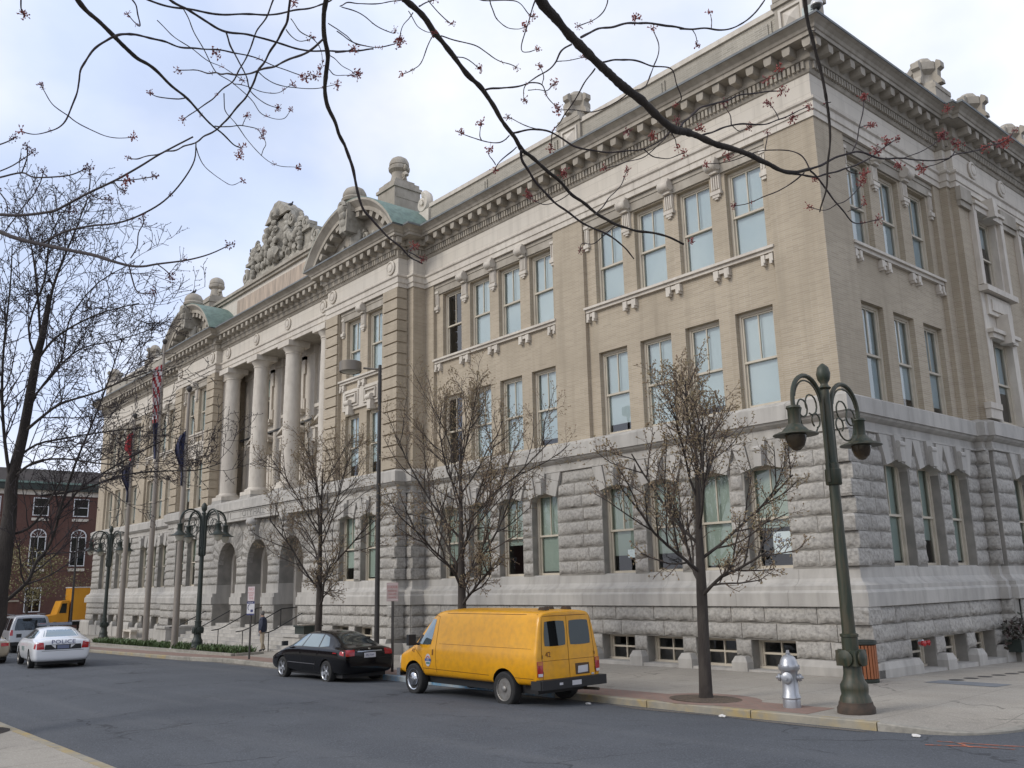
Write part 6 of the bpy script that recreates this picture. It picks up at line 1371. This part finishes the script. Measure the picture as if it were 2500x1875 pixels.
# ---------------------------------------------------------------- trees
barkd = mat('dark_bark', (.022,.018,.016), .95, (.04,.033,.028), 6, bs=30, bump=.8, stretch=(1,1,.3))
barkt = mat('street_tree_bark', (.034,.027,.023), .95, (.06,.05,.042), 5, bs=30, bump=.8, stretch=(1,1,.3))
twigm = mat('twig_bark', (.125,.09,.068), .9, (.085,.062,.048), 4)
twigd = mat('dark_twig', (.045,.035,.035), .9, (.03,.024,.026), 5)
budm = mat('olive_bud', (.27,.20,.125), .8, (.19,.13,.085), 8, c3=(.28,.25,.11), s3=5)
redb = mat('red_blossom', (.26,.045,.03), .7, (.13,.03,.035), 6)
def bud(mb, p, s, r):
    a = Vector((r.gauss(0,1), r.gauss(0,1), r.gauss(0,1)+.6)).normalized(); b = a.orthogonal().normalized(); c = a.cross(b)
    mb.add([p-a*s*.3, p+b*s*.36, p+c*s*.36, p-b*s*.36, p-c*s*.36, p+a*s], [(0,2,1),(0,3,2),(0,4,3),(0,1,4),(5,1,2),(5,2,3),(5,3,4),(5,4,1)])
def branch(wood, twig, buds, p, d, L_, r, lvl, R_, P):
    n = 5 if lvl < 2 else 4 if lvl < 3 else 3; pts = [p.copy()]; dirs_ = []; q = p.copy(); dd = d.copy()
    for i in range(n):
        dd = (dd + Vector((R_.gauss(0,P['wob']), R_.gauss(0,P['wob']), R_.gauss(0,P['wob'])+P['up'][min(lvl,3)])) ).normalized(); q = q+dd*L_/n; pts.append(q.copy()); dirs_.append(dd.copy())
    r = max(r, P.get('rmin', .004)); (wood if lvl < P['split'] else twig).tube(pts, [lerp(r, r*(.45 if lvl < 3 else .5), i/n) for i in range(n+1)], 8 if lvl == 0 else 6 if lvl == 1 else 4 if lvl == 2 else 3, cap=False)
    if lvl >= P['depth']:
        for k in range(P['nb']):
            i = R_.randint(1, n); bud(buds, pts[i]+Vector((R_.gauss(0,.012), R_.gauss(0,.012), R_.gauss(0,.012))), P['bs']*R_.uniform(.6,1.3), R_)
        bud(buds, pts[-1], P['bs']*1.3, R_); return
    kids = P['kids'][lvl]
    for k in range(kids):
        f = lerp(P['from'][lvl], 1.0, (k+R_.random())/kids); i = min(n-1, int(f*n)); a = pts[i].lerp(pts[i+1], f*n-i)
        t = dirs_[i]; o = t.orthogonal(); o.rotate(Matrix.Rotation(R_.uniform(0,2*PI), 3, t)); sp = P['spread'][lvl]*R_.uniform(.7,1.25)
        cd_ = (t*math.cos(sp)+o*math.sin(sp)).normalized(); branch(wood, twig, buds, a, cd_, L_*P['ratio'][lvl]*R_.uniform(.7,1.15)*(1.1-.45*f), r*lerp(.62,.42,f), lvl+1, R_, P)
PEAR = dict(wob=.11, up=(.045,.09,.07,.05), split=2, depth=3, nb=2, bs=.036, kids=(8,6,5), spread=(.55,.6,.7), ratio=(.6,.5,.5), **{'from':(.15,.15,.2)})
def street_tree(loc, H, th, r0, seed, label, nl=11, spread=.55, lean=0):
    R_ = random.Random(seed); t = ent('street_tree', label, 'tree', loc, 0, 'young street trees along the kerb'); wood, twig, buds = MB(), MB(), MB()
    tr = MB(); pts = [Vector((0,0,-.1)), Vector((.0,0,.12)), Vector((.03*lean,0,th*.5)), Vector((.05*lean,.02,th)), Vector((.1*lean,.0,th+(H-th)*.25)), Vector((.15*lean,0,th+(H-th)*.5)), Vector((.12*lean,.03,th+(H-th)*.72))]
    tr.tube(pts, [r0*1.5, r0*1.12, r0*.95, r0*.9, r0*.6, r0*.36, r0*.16], 12); tr.build('trunk', barkt, t, smooth=60)
    for k in range(nl):
        f = k/(nl-1); z = lerp(th*.95, th+(H-th)*.6, f**1.15); az = k*2.4+R_.uniform(-.3,.3); el = lerp(.42, 1.2, f**.8)+R_.uniform(-.12,.12)
        i = max(j for j in range(len(pts)-1) if pts[j].z <= z); u = (z-pts[i].z)/(pts[i+1].z-pts[i].z); p = pts[i].lerp(pts[i+1], u)
        L_ = lerp(spread*4.3, (H-z)*.95, f)*R_.uniform(.85,1.1); branch(wood, twig, buds, p, Vector((math.cos(az)*math.cos(el), math.sin(az)*math.cos(el), math.sin(el))), L_, r0*lerp(.34,.17,f), 0, R_, PEAR)
    wood.build('limbs', barkt, t, smooth=60); twig.build('twigs', twigm, t, kind='stuff'); buds.build('buds', budm, t, kind='stuff')
for (tx, ty), H, th, r0, sd_, nl, sp, lab, ln in zip(TREES, (7.3,9.0,9.0), (2.25,2.1,2.1), (.13,.135,.135), (3,8,21), (11,15,12), (.5,.5,.52), ('budding street tree in a round pit, nearest the hydrant','tall narrow budding street tree behind the yellow van','budding street tree in front of the entrance arches, behind the black sedan'), (1,0,0)):
    street_tree((tx,ty,walk_z(tx,ty)), H, th, r0, sd_, lab, nl, sp, ln)
# ---- maple at the left edge: limbs traced at their distance, then grown
def catmull(P, k=4):
    o = []
    for i in range(len(P)-1):
        a, b, c, d = P[max(0,i-1)], P[i], P[i+1], P[min(len(P)-1,i+2)]
        for j in range(k):
            t = j/k; o.append(.5*((2*b)+(c-a)*t+(2*a-5*b+4*c-d)*t*t+(3*b-a-3*c+d)*t**3))
    o.append(P[-1]); return o
MAP = dict(wob=.13, up=(.05,.07,.06,.03), split=1, depth=3, nb=1, bs=.024, kids=(6,5,4), spread=(.6,.65,.7), ratio=(.55,.55,.5), **{'from':(.15,.2,.2)})
base = Vector((-9.6,-18.35,nwz(-9.6,-18)))
mt = ent('maple_tree', 'bare dark maple with many spreading limbs at the left edge', 'tree', base)
R_ = random.Random(5); wood, twig, buds = MB(), MB(), MB(); D0 = 19.0
TR = [base, base+Vector((.02,0,.5)), px(-25,1560,18.6), px(-2,1440,18.7), px(14,1330,18.8), px(24,1250,D0), px(30,1170,D0), px(57,1057,D0), px(87,886,D0), px(106,810,D0), px(122,720,19.2)]
TRl = [p-base for p in TR]; cp = catmull(TRl, 3)
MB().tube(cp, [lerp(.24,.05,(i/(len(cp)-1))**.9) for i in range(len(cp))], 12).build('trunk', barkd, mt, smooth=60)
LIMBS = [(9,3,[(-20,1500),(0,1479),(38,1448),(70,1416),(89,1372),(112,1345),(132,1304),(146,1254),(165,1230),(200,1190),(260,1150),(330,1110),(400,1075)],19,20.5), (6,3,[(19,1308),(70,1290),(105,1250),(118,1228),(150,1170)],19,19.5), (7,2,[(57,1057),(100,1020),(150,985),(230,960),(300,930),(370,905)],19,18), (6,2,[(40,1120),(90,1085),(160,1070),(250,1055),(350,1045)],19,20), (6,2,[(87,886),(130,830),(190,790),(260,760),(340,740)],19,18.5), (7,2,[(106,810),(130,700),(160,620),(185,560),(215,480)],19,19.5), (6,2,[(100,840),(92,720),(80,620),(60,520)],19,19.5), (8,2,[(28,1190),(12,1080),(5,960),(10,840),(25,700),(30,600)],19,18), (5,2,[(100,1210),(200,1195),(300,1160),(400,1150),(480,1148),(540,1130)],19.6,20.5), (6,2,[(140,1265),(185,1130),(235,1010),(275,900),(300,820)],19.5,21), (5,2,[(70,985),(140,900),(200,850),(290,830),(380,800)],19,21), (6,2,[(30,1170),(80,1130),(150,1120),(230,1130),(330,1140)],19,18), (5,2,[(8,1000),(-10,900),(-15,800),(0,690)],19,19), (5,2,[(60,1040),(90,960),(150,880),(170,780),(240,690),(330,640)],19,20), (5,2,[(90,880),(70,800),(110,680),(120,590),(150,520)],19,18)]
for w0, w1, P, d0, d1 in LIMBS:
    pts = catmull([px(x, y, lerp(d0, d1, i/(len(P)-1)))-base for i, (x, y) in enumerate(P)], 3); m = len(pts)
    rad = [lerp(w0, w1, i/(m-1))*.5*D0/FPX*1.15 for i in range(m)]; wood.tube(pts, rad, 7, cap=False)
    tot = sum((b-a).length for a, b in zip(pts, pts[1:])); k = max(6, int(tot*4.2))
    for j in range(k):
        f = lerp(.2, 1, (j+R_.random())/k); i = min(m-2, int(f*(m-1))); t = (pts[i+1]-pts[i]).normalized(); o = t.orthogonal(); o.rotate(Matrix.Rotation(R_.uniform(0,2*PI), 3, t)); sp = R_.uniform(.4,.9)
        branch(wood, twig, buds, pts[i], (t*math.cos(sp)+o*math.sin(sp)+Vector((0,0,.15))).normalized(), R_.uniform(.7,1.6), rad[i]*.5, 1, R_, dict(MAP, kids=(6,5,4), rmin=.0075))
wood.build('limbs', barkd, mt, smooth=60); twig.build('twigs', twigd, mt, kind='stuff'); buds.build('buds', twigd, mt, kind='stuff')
# ---- overhanging maple: traced boughs at 4.5 to 9 m
Zo = {1:(0,0), 2:(830,0), 3:(1660,0), 4:(0,620)}; zk = 840/2212
tb = Vector((5.2,-24.6,nwz(5,0)))
om_ = ent('maple_tree', 'maple whose red-budded boughs hang into the picture from above', 'tree', tb)
BR = [
 (1,16,3,6.0,7.2,[(470,-50),(500,0),(560,80),(640,150),(730,235),(800,300),(880,370),(950,410),(1020,470),(1100,545),(1190,620),(1270,695),(1350,790),(1420,850),(1500,930),(1555,955)]),
 (1,8,3,6.2,7.5,[(730,235),(820,222),(920,232),(1040,265),(1150,300),(1280,315),(1420,318),(1560,355),(1700,400),(1830,450),(1950,490)]),
 (1,8,3,6.2,6.0,[(725,238),(650,280),(580,345),(520,430),(512,520),(490,620),(440,745),(380,810),(300,845),(220,852),(130,830)]),
 (1,3.5,2.5,6.1,6.0,[(440,745),(350,680),(290,600),(255,545)]), (1,3.5,2.5,6.1,6.0,[(440,745),(520,805),(640,860),(750,888),(850,880)]), (1,4,2.5,6.8,6.8,[(1190,630),(1100,630),(1010,615),(960,590)]), (1,4,2,7,7,[(1380,810),(1480,820),(1560,808),(1650,830),(1680,880)]), (1,3,2,7,7,[(1560,808),(1585,740)]),
 (1,7,5,7,8,[(930,-15),(960,0),(1100,35),(1250,60),(1400,90),(1560,95),(1700,100),(1850,75),(1980,55),(2100,20),(2140,-20)]),
 (1,9,5,6.5,8,[(1060,-30),(1100,0),(1200,60),(1300,130),(1450,200),(1600,230),(1800,285),(1950,320),(2100,330),(2212,335),(2400,315)]),
 (1,5.5,2,7,7.5,[(1450,200),(1480,290),(1530,380),(1580,490),(1610,590),(1700,660),(1800,690)]),
 (1,16,10,5.5,6.4,[(2110,-40),(2100,0),(2085,120),(2080,240),(2100,360),(2100,480),(2090,600),(2120,720),(2170,840),(2212,920)]), (2,10,4,6.4,7.2,[(25,920),(60,1000),(110,1180),(150,1340),(200,1400),(300,1520),(400,1600),(470,1655),(530,1700)]),
 (1,8,3,5.7,7,[(2080,250),(1950,340),(1800,410),(1650,460),(1500,485),(1400,470),(1290,460),(1140,445)]),
 (1,6,3,7.5,8.5,[(1775,-30),(1760,0),(1720,100),(1640,220),(1600,330),(1540,440),(1480,540),(1380,620),(1280,700),(1180,770)]),
 (1,8.5,3,7,9,[(1875,-30),(1870,0),(1850,120),(1790,240),(1720,360),(1660,460),(1600,590),(1540,680),(1440,790),(1340,870),(1250,920),(1130,960),(1030,990),(900,1010),(830,1015)]),
 (1,3,2,7,7.5,[(1010,130),(1100,220),(1230,310),(1340,390),(1450,440),(1560,520)]), (1,3.2,2,7,8,[(1180,60),(1250,200),(1320,330),(1390,460),(1500,540),(1620,650),(1700,740),(1820,755),(1860,700)]), (1,3,1.6,8,8.4,[(1260,940),(1300,1050),(1370,1120),(1440,1170),(1500,1190),(1565,1160)]), (1,3,1.6,7.5,8,[(1440,600),(1450,700),(1520,800),(1590,900),(1680,1000),(1800,1065),(1910,1075)]), (1,2.6,1.6,8,8.4,[(1680,1000),(1705,930),(1690,840)]),
 (1,4,3,5.5,5.6,[(120,-20),(125,0),(130,60),(145,95)]), (1,5,3,5.5,5.6,[(830,-20),(850,0),(880,40),(890,100),(900,175),(860,150),(825,95)]),
 (1,3,2,7,7.6,[(1840,190),(1900,250),(1960,262),(2005,240)]), (1,3,2,6.6,7,[(2110,440),(2150,480),(2212,490),(2300,470)]), (1,3,2,6.4,7,[(2110,150),(2212,230),(2290,290),(2400,310),(2580,270)]), (1,3,2,7.4,7.8,[(1660,460),(1760,530),(1900,555),(2050,575),(2160,545)]), (1,3,2,7.4,8,[(1500,540),(1600,560),(1760,605),(1880,545)]), (1,3,1.6,6.5,7,[(2110,350),(2212,430),(2300,480)]), (1,3,1.8,6.6,7.2,[(1870,120),(1930,200),(2020,260),(2070,330),(2075,400),(2050,460)]),
 (2,20,6,6.5,8.2,[(395,-40),(420,0),(480,50),(560,140),(620,220),(680,300),(760,400),(840,490),(920,590),(990,690),(1060,800),(1120,880),(1170,960),(1230,1010),(1330,1100),(1430,1190),(1540,1290),(1660,1380),(1780,1440),(1900,1480),(2050,1500),(2212,1570)]),
 (2,9,4,7.2,8.2,[(1165,965),(1170,1030),(1220,1110),(1300,1220),(1420,1330),(1560,1430),(1720,1500),(1820,1580),(1890,1659)]),
 (2,30,21,6.0,7.2,[(1250,-50),(1290,0),(1370,90),(1450,190),(1520,260),(1600,350),(1680,430),(1780,510),(1880,590),(1970,670),(2060,760),(2150,830),(2212,850)]), (3,21,10,7.2,7.9,[(30,843),(100,870),(250,930),(400,980),(550,1040),(640,1090),(720,1110),(830,1090)]),
 (3,7.5,4,7.9,8.6,[(830,1090),(950,1040),(1090,980),(1180,985),(1290,1020),(1420,1020),(1580,1025),(1730,1020),(1770,980)]), (3,4,3,8.5,9,[(1740,1005),(1880,970),(2000,930),(2100,900),(2150,840)]), (3,8,3,7.8,8.6,[(640,1090),(760,1120),(900,1130),(1050,1090),(1180,1040),(1290,960),(1400,890)]), (3,5.5,3,7.9,8.4,[(840,1100),(900,1160),(980,1260),(1050,1350),(1110,1430),(1200,1430),(1280,1410)]), (3,4,3,8.2,8.4,[(1110,970),(1150,850),(1180,720),(1190,640)]), (3,3,2.5,8.2,8.4,[(1160,820),(1230,800)]), (3,4.5,2.5,7.9,8.1,[(830,1080),(780,1010),(700,970),(600,960),(500,970),(380,1020),(270,1045),(170,1055)]), (3,4.5,2.5,7.9,8.3,[(800,1110),(700,1180),(600,1240),(480,1290),(350,1325)]), (3,3,2.5,8.4,8.7,[(1420,1020),(1540,980),(1620,930),(1680,880)]), (3,3,2.5,8.5,8.7,[(1730,1020),(1640,1060),(1560,1080)]), (3,7,3.5,7.3,7.9,[(5,815),(60,760),(150,690),(280,650),(400,610),(530,595),(650,585)]), (3,6.5,3,7.4,8,[(140,870),(260,820),(380,800),(540,800),(650,765),(760,710),(830,680)]), (3,3.5,2.5,7.6,7.7,[(330,800),(320,730),(270,660)]), (3,3,2.5,7.6,7.7,[(330,800),(380,845),(450,820)]), (3,3,2.5,7.7,7.8,[(635,765),(610,710),(580,670)]), (3,3,2.5,8,8.3,[(1010,1310),(1080,1280),(1150,1210),(1165,1180)]), (3,3,2.5,8,8.3,[(1010,1310),(930,1350),(830,1330)]), (3,3,2.5,8.3,8.4,[(1060,1080),(1110,1110),(1190,1120)]), (3,3,2.5,7.9,8,[(550,970),(555,900),(560,850)]), (3,3,2.5,8.2,8.5,[(1080,1360),(1160,1330),(1180,1300)]),
 (2,7.5,6,6.2,6.8,[(1550,240),(1650,190),(1780,165),(1900,150),(2010,155),(2212,185)]), (3,6,4,6.8,7.2,[(0,185),(150,185),(280,185),(380,160),(470,110),(540,10),(560,-40)]), (3,3,2,6.9,7,[(200,185),(205,130),(190,75)]), (3,3,2,6.9,7,[(80,190),(100,260),(105,300)]),
 (2,6.5,2.5,6.3,6.6,[(1490,285),(1430,330),(1390,400),(1340,455),(1260,510),(1190,560),(1180,640)]), (2,3,2,6.4,6.6,[(1395,395),(1480,385),(1570,370)]), (2,6.5,2.5,6.9,7.3,[(930,580),(1030,560),(1150,550),(1230,535),(1300,545),(1340,620),(1390,680)]), (2,3,2.5,7,7.3,[(1210,580),(1330,575),(1390,540)]), (2,3,2.5,7,7.2,[(1300,545),(1300,480),(1285,420)]), (2,5,3,6.4,7,[(1640,440),(1580,520),(1520,620),(1460,720),(1420,780),(1365,840),(1360,960)]), (2,6,3,6.6,7.2,[(1690,400),(1780,380),(1880,385),(2000,420),(2130,445),(2170,550),(2190,640),(2160,670)]), (2,6.5,4,7,7.4,[(1110,855),(1230,830),(1330,840),(1420,880),(1520,940),(1640,970),(1800,970),(1950,955),(2060,890),(2140,830)]), (2,3,2.5,7,7.2,[(1270,830),(1180,800),(1080,755)]), (2,4,2.5,6.8,7.2,[(1850,600),(1780,650),(1690,690),(1600,715),(1500,710),(1400,705)]), (2,4,2.5,7,7.1,[(1090,870),(1030,915),(920,905),(850,885),(780,850)]), (2,3,2.5,7,7.1,[(910,900),(905,850),(915,795)]), (2,4.5,3,7,7.2,[(1135,945),(1080,1000),(1010,1060),(990,1100)]), (2,3,2.5,7.1,7.2,[(1000,1060),(955,1000),(960,955)]), (2,3.5,2.5,6.6,6.9,[(605,220),(560,310),(520,400),(480,440),(410,475)]), (2,4,2.5,6.6,7,[(650,230),(750,260),(870,295),(960,345),(1060,400),(1135,435)]), (2,3,2.5,6.5,6.6,[(470,80),(400,150),(385,200),(390,250)]), (2,2.6,2,6.5,6.6,[(440,70),(490,160),(560,210),(600,212)]), (2,3,2.5,6.8,7,[(565,0),(630,80),(715,155)]), (2,3,2.5,6.8,7,[(750,365),(830,395),(905,435)]), (2,3.5,2.5,7,7.2,[(960,-20),(985,50),(1010,120),(1080,180),(1150,190),(1200,165)]), (2,4.5,2.5,6.5,6.8,[(1270,-20),(1250,30),(1220,110),(1190,200),(1175,310),(1220,330),(1275,320)]), (2,4,3,6.3,6.5,[(1725,-20),(1715,20),(1680,80),(1620,140),(1530,165)]), (2,4.5,3,6.9,7.2,[(1900,580),(1970,540),(2020,420),(2050,290),(2010,180)]), (2,3.5,2.5,7.1,7.4,[(2140,830),(2060,920),(1960,1000),(1830,1050),(1700,1080)]), (2,4,2.5,7.7,8,[(1640,1380),(1720,1290),(1800,1190),(1850,1090)]), (2,3,2.5,7.6,7.8,[(1480,1240),(1400,1290),(1300,1310),(1210,1260)]), (2,3.5,2.5,7.9,8.2,[(1780,1440),(1640,1560),(1560,1560),(1540,1610)]), (2,3.5,2.5,7.4,7.7,[(1950,955),(2020,1010),(2120,1010),(2212,990)]), (2,4,2.5,6.6,7,[(880,-10),(970,8),(1130,5),(1220,100),(1240,110)]), (2,5,2.5,6.5,7,[(510,40),(600,-10)]), (2,4,3,7,7.6,[(0,40),(60,20),(200,30),(330,10),(420,-5)]), (2,3.5,2.5,7,7.4,[(10,45),(120,85),(220,155),(340,215),(350,190)]), (2,3.5,2.5,7,7.4,[(-20,200),(60,260),(150,290),(250,305),(365,275)]), (2,6,3,7.2,7.3,[(-30,335),(30,330),(80,310)]),
 (3,13,4,4.6,4.9,[(800,-40),(805,0),(830,150),(860,280),(890,420),(920,560),(945,680),(965,820),(970,950),(955,1080),(940,1200),(915,1300),(900,1375)]), (3,4,3,4.7,4.7,[(835,190),(880,178)]), (3,4,3,4.7,4.7,[(935,655),(970,648)]), (3,4,3,4.7,4.7,[(940,655),(915,670)]), (3,4,2,4.9,4.9,[(955,1130),(975,1140)]), (2,4,3,6.8,7,[(440,1620),(470,1575)]), (2,4,3,6.8,7,[(440,1620),(540,1665)]), (2,4,2.5,7.2,7.5,[(2130,850),(2180,950)]),
]
red = MB()
def cluster(c, s, R_, n=16):
    for k in range(n):
        d = Vector((R_.gauss(0,1), R_.gauss(0,1), R_.gauss(0,1))).normalized(); e = c+d*s*R_.uniform(.25,1); red.tube([c, e], [.0018,.0012], 3, cap=False); bud(red, e, s*R_.uniform(.22,.42), R_)
R_ = random.Random(77)
pieces = []
for z, w0, w1, d0, d1, P in BR:
    ox, oy = Zo[z]; pts = catmull([px(ox+x*zk, oy+y*zk, lerp(d0, d1, i/(len(P)-1)))-tb for i, (x, y) in enumerate(P)], 7); m = len(pts)
    rad = [lerp(w0, w1, i/(m-1))*.41*lerp(d0, d1, i/(m-1))/FPX for i in range(m)]
    rad = [r*(1+.28*mnoise.noise(p*14)+.12*mnoise.noise(p*40)) for r, p in zip(rad, pts)]; pts = [p+Vector((mnoise.noise(p*5),mnoise.noise(p*5+Vector((9,0,0))),mnoise.noise(p*5+Vector((0,9,0)))))*.018*min(1, i/4) for i, p in enumerate(pts)]
    if P[0][1] < -10:      # carry the bough on to the trunk, outside the picture
        s = pts[0]; top_ = Vector((0,0,4.6)); mid = s.lerp(top_, .45)+Vector((0,0,1.6)); ext = catmull([top_, mid, s, pts[1]], 5)[:-5]; k = len(ext); pts = ext[:-1]+pts; rad = [lerp(max(rad[0]*1.8,.03), rad[0], i/(k-1)) for i in range(k-1)]+rad
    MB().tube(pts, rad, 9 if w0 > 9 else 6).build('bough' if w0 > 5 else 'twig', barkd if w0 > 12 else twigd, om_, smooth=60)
    if w1 <= 3.05 and z != 0 and d1 > 5.2: cluster(pts[-1], R_.uniform(.034,.055)*d1/7, R_, R_.randint(12,22)); (R_.random() < .5) and cluster(pts[-max(2, m//4)], .026*d1/7, R_, 8)
    if w0 <= 9:
        for i in range(3, m-1, 5):
            if R_.random() < .35: bud(red, pts[i], .012, R_)
for zx, zy, z, d in ((1900,120,2,6.6),(1850,850,2,7.2),(2010,870,2,7.2),(1440,1120,2,7.6),(1210,1250,2,7.7),(2170,770,2,7.1),(560,510,3,7.8),(660,580,3,7.8),(720,760,3,7.9),(310,1000,3,8),(1190,1120,3,8.3),(1410,1060,3,8.5),(1190,630,3,8.4),(1690,860,3,8.7),(1780,930,3,8.7),(1960,950,3,8.9),(2050,930,3,8.9),(2110,900,3,9),(2090,920,3,9),(70,1550,3,8),(130,830,3,7.4),(1260,970,3,8.3),(880,1150,3,8.1),(1330,910,3,8.5),(1970,500,1,7.5),(2030,495,1,7.5),(1540,1000,1,7.2),(1890,20,1,7),(1380,340,1,7),(820,1160,1,8),(640,440,3,7.2),(1550,1090,3,8.6),(1720,700,3,7.5)):
    cluster(px(Zo[z][0]+zx*zk, Zo[z][1]+zy*zk, d)-tb, R_.uniform(.042,.062)*d/7, R_, R_.randint(18,30))
red.build('blossom_clusters', redb, om_, kind='stuff')
MB().tube([(0,0,-.1),(0,0,.3),(.1,.1,2.4),(.0,.0,4.7)], [.42,.3,.25,.2], 14).build('trunk', barkd, om_, smooth=60)
# ---- left-edge boughs of the bare maple that reach across the sky
lw = MB(); lr_ = MB(); red = MB()
LB = [(1,4,8,13,15,[(1240,880),(1030,990),(900,1070),(740,1160),(570,1240),(420,1320),(330,1360),(130,1385),(0,1380),(-120,1400)]), (1,3,6,13,15,[(1260,920),(1250,1030),(1190,1140),(1100,1250),(1000,1330),(850,1405),(720,1440),(600,1450),(450,1480),(350,1520),(280,1560)]), (1,11,8,15,13.5,[(-100,1450),(0,1490),(100,1530),(280,1575),(450,1610),(600,1640),(700,1670)]), (4,8,2.5,13.5,12.5,[(640,20),(700,40),(830,75),(920,80),(1010,65),(1200,40),(1350,0),(1480,-60)]), (4,4,2.5,13.2,13,[(830,80),(850,160),(880,240),(940,255),(985,250)]), (4,3,2.5,12.8,12.7,[(1010,65),(1070,110),(1100,150)]), (1,5,3,15,14,[(-60,1150),(0,1140),(140,1110),(220,1140),(380,1135),(470,1120),(560,1080)]), (1,3.5,2.5,14.5,14.3,[(140,1110),(175,1010),(172,930)]), (1,3,2.5,14,14,[(570,1240),(580,1160),(575,1090)]), (1,3,2.5,13.5,13.4,[(730,1160),(800,1160),(900,1150),(990,1135)]), (1,3,2.5,13.7,13.6,[(570,1240),(630,1275),(710,1285)]), (1,3,2.5,14,14,[(730,1165),(760,1205),(800,1225)]), (1,3,2.5,15,14.6,[(30,1490),(90,1410),(140,1340),(210,1260),(260,1170),(280,1100)]), (1,4,2.5,15,14.8,[(-40,930),(0,928),(60,905),(100,880)]), (1,3.5,2.5,15,14.6,[(-40,1110),(0,1100),(80,1065),(150,1020),(210,980)]), (1,3,2.5,14,13.8,[(840,1659),(880,1590),(890,1500),(920,1440),(920,1390)]), (1,3,2.5,14.5,14.5,[(380,1340),(430,1360),(490,1355)]), (1,3,2.5,14.5,14.5,[(50,1370),(40,1300),(0,1240),(-20,1220)])]
for z, w0, w1, d0, d1, P in LB:
    ox, oy = Zo[z]; pts = catmull([px(ox+x*zk, oy+y*zk, lerp(d0, d1, i/(len(P)-1)))-base for i, (x, y) in enumerate(P)], 4); m = len(pts)
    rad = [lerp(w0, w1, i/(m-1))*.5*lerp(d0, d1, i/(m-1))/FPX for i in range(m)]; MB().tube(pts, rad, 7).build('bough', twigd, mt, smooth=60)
    if w1 <= 3: cluster(pts[-1], .095, R_, 20); cluster(pts[-max(2,m//3)], .07, R_, 12)
    if z == 1 and w1 > 3: [cluster(pts[int(m*f)], .07, R_, 10) for f in (.3,.5)]
red.build('blossom_clusters', mat('purple_blossom', (.10,.025,.03), .7, (.06,.02,.03), 6), mt, kind='stuff')
# ---- spring-green trees and posts far left
def leafy(name, loc, H, rx, rz_, n, seed, label, cols, trunk=.14):
    R_ = random.Random(seed); t = ent(name, label, 'tree', loc, 0, 'far trees by the brick building'); wood, lf = MB(), MB()
    MB().tube([(0,0,-.2),(.05,0,H*.35),(.0,.1,H*.7)], [trunk,trunk*.7,trunk*.2], 8).build('trunk', barkt, t, smooth=60)
    ends = []
    for k in range(16):
        a = k*2.4; z = lerp(H*.3,H*.75,k/15); e = Vector((math.cos(a)*rx*R_.uniform(.5,1), math.sin(a)*rx*R_.uniform(.5,1), z+R_.uniform(.1,.35)*H)); s = Vector((0,0,z)); m_ = s.lerp(e,.5)+Vector((0,0,-.15)); wood.tube([s,m_,e], [trunk*.35,trunk*.2,.015], 4, cap=False); ends += [m_.lerp(e,f) for f in (.2,.5,.8,1)]
    for i in range(n):
        c = R_.choice(ends)+Vector((R_.gauss(0,.4),R_.gauss(0,.4),R_.gauss(0,.3))); a = Vector((R_.uniform(-1,1),R_.uniform(-1,1),R_.uniform(-1,1))).normalized(); b = a.orthogonal()*.6; s = R_.uniform(.04,.09); lf.add([c-a*s,c+b*s,c+a*s,c-b*s], [(0,1,2,3)])
    wood.build('limbs', barkt, t); lf.build('leaves', cols, t, kind='stuff')
g1 = mat('spring_leaf', (.16,.15,.055), .7, (.11,.10,.045), 4, c3=(.2,.13,.07), s3=8)
leafy('spring_tree', (-64,-4.6,-.7), 7.2, 2.6, 3, 2600, 4, 'olive-leafed tree in front of the brick building, left of the truck', g1)
leafy('spring_tree', (-72,-9.5,-.8), 6.5, 2.6, 3, 2200, 9, 'leafy spring tree at the far left behind the silver vehicle', g1)
leafy('spring_tree', (-80,3.4,-.9), 6.0, 1.8, 2, 500, 14, 'thin sparse tree in front of the yellow truck', g1, .09)
t = ent('far_pole', 'thin dark lamp pole in front of the yellow truck', 'pole', (-62,-2.0,-.6)); MB().tube([(0,0,0),(0,0,7.5)], [.1,.06], 8).build('pole', M['pole'], t); MB().lathe([(.15,0),(.15,.3),(.1,.35)], 10).build('base', M['pole'], t)
t = ent('street_lantern', 'small street lantern by the low brick wall', 'street lamp', (-70,-6.6,-.7)); MB().tube([(0,0,0),(0,0,3.2)], .06, 8).build('post', M['pole'], t); MB().lathe([(.08,3.2),(.2,3.5),(.22,3.8),(.1,4.0),(0,4.1)], 10).build('lantern', M['white'], t, smooth=50)
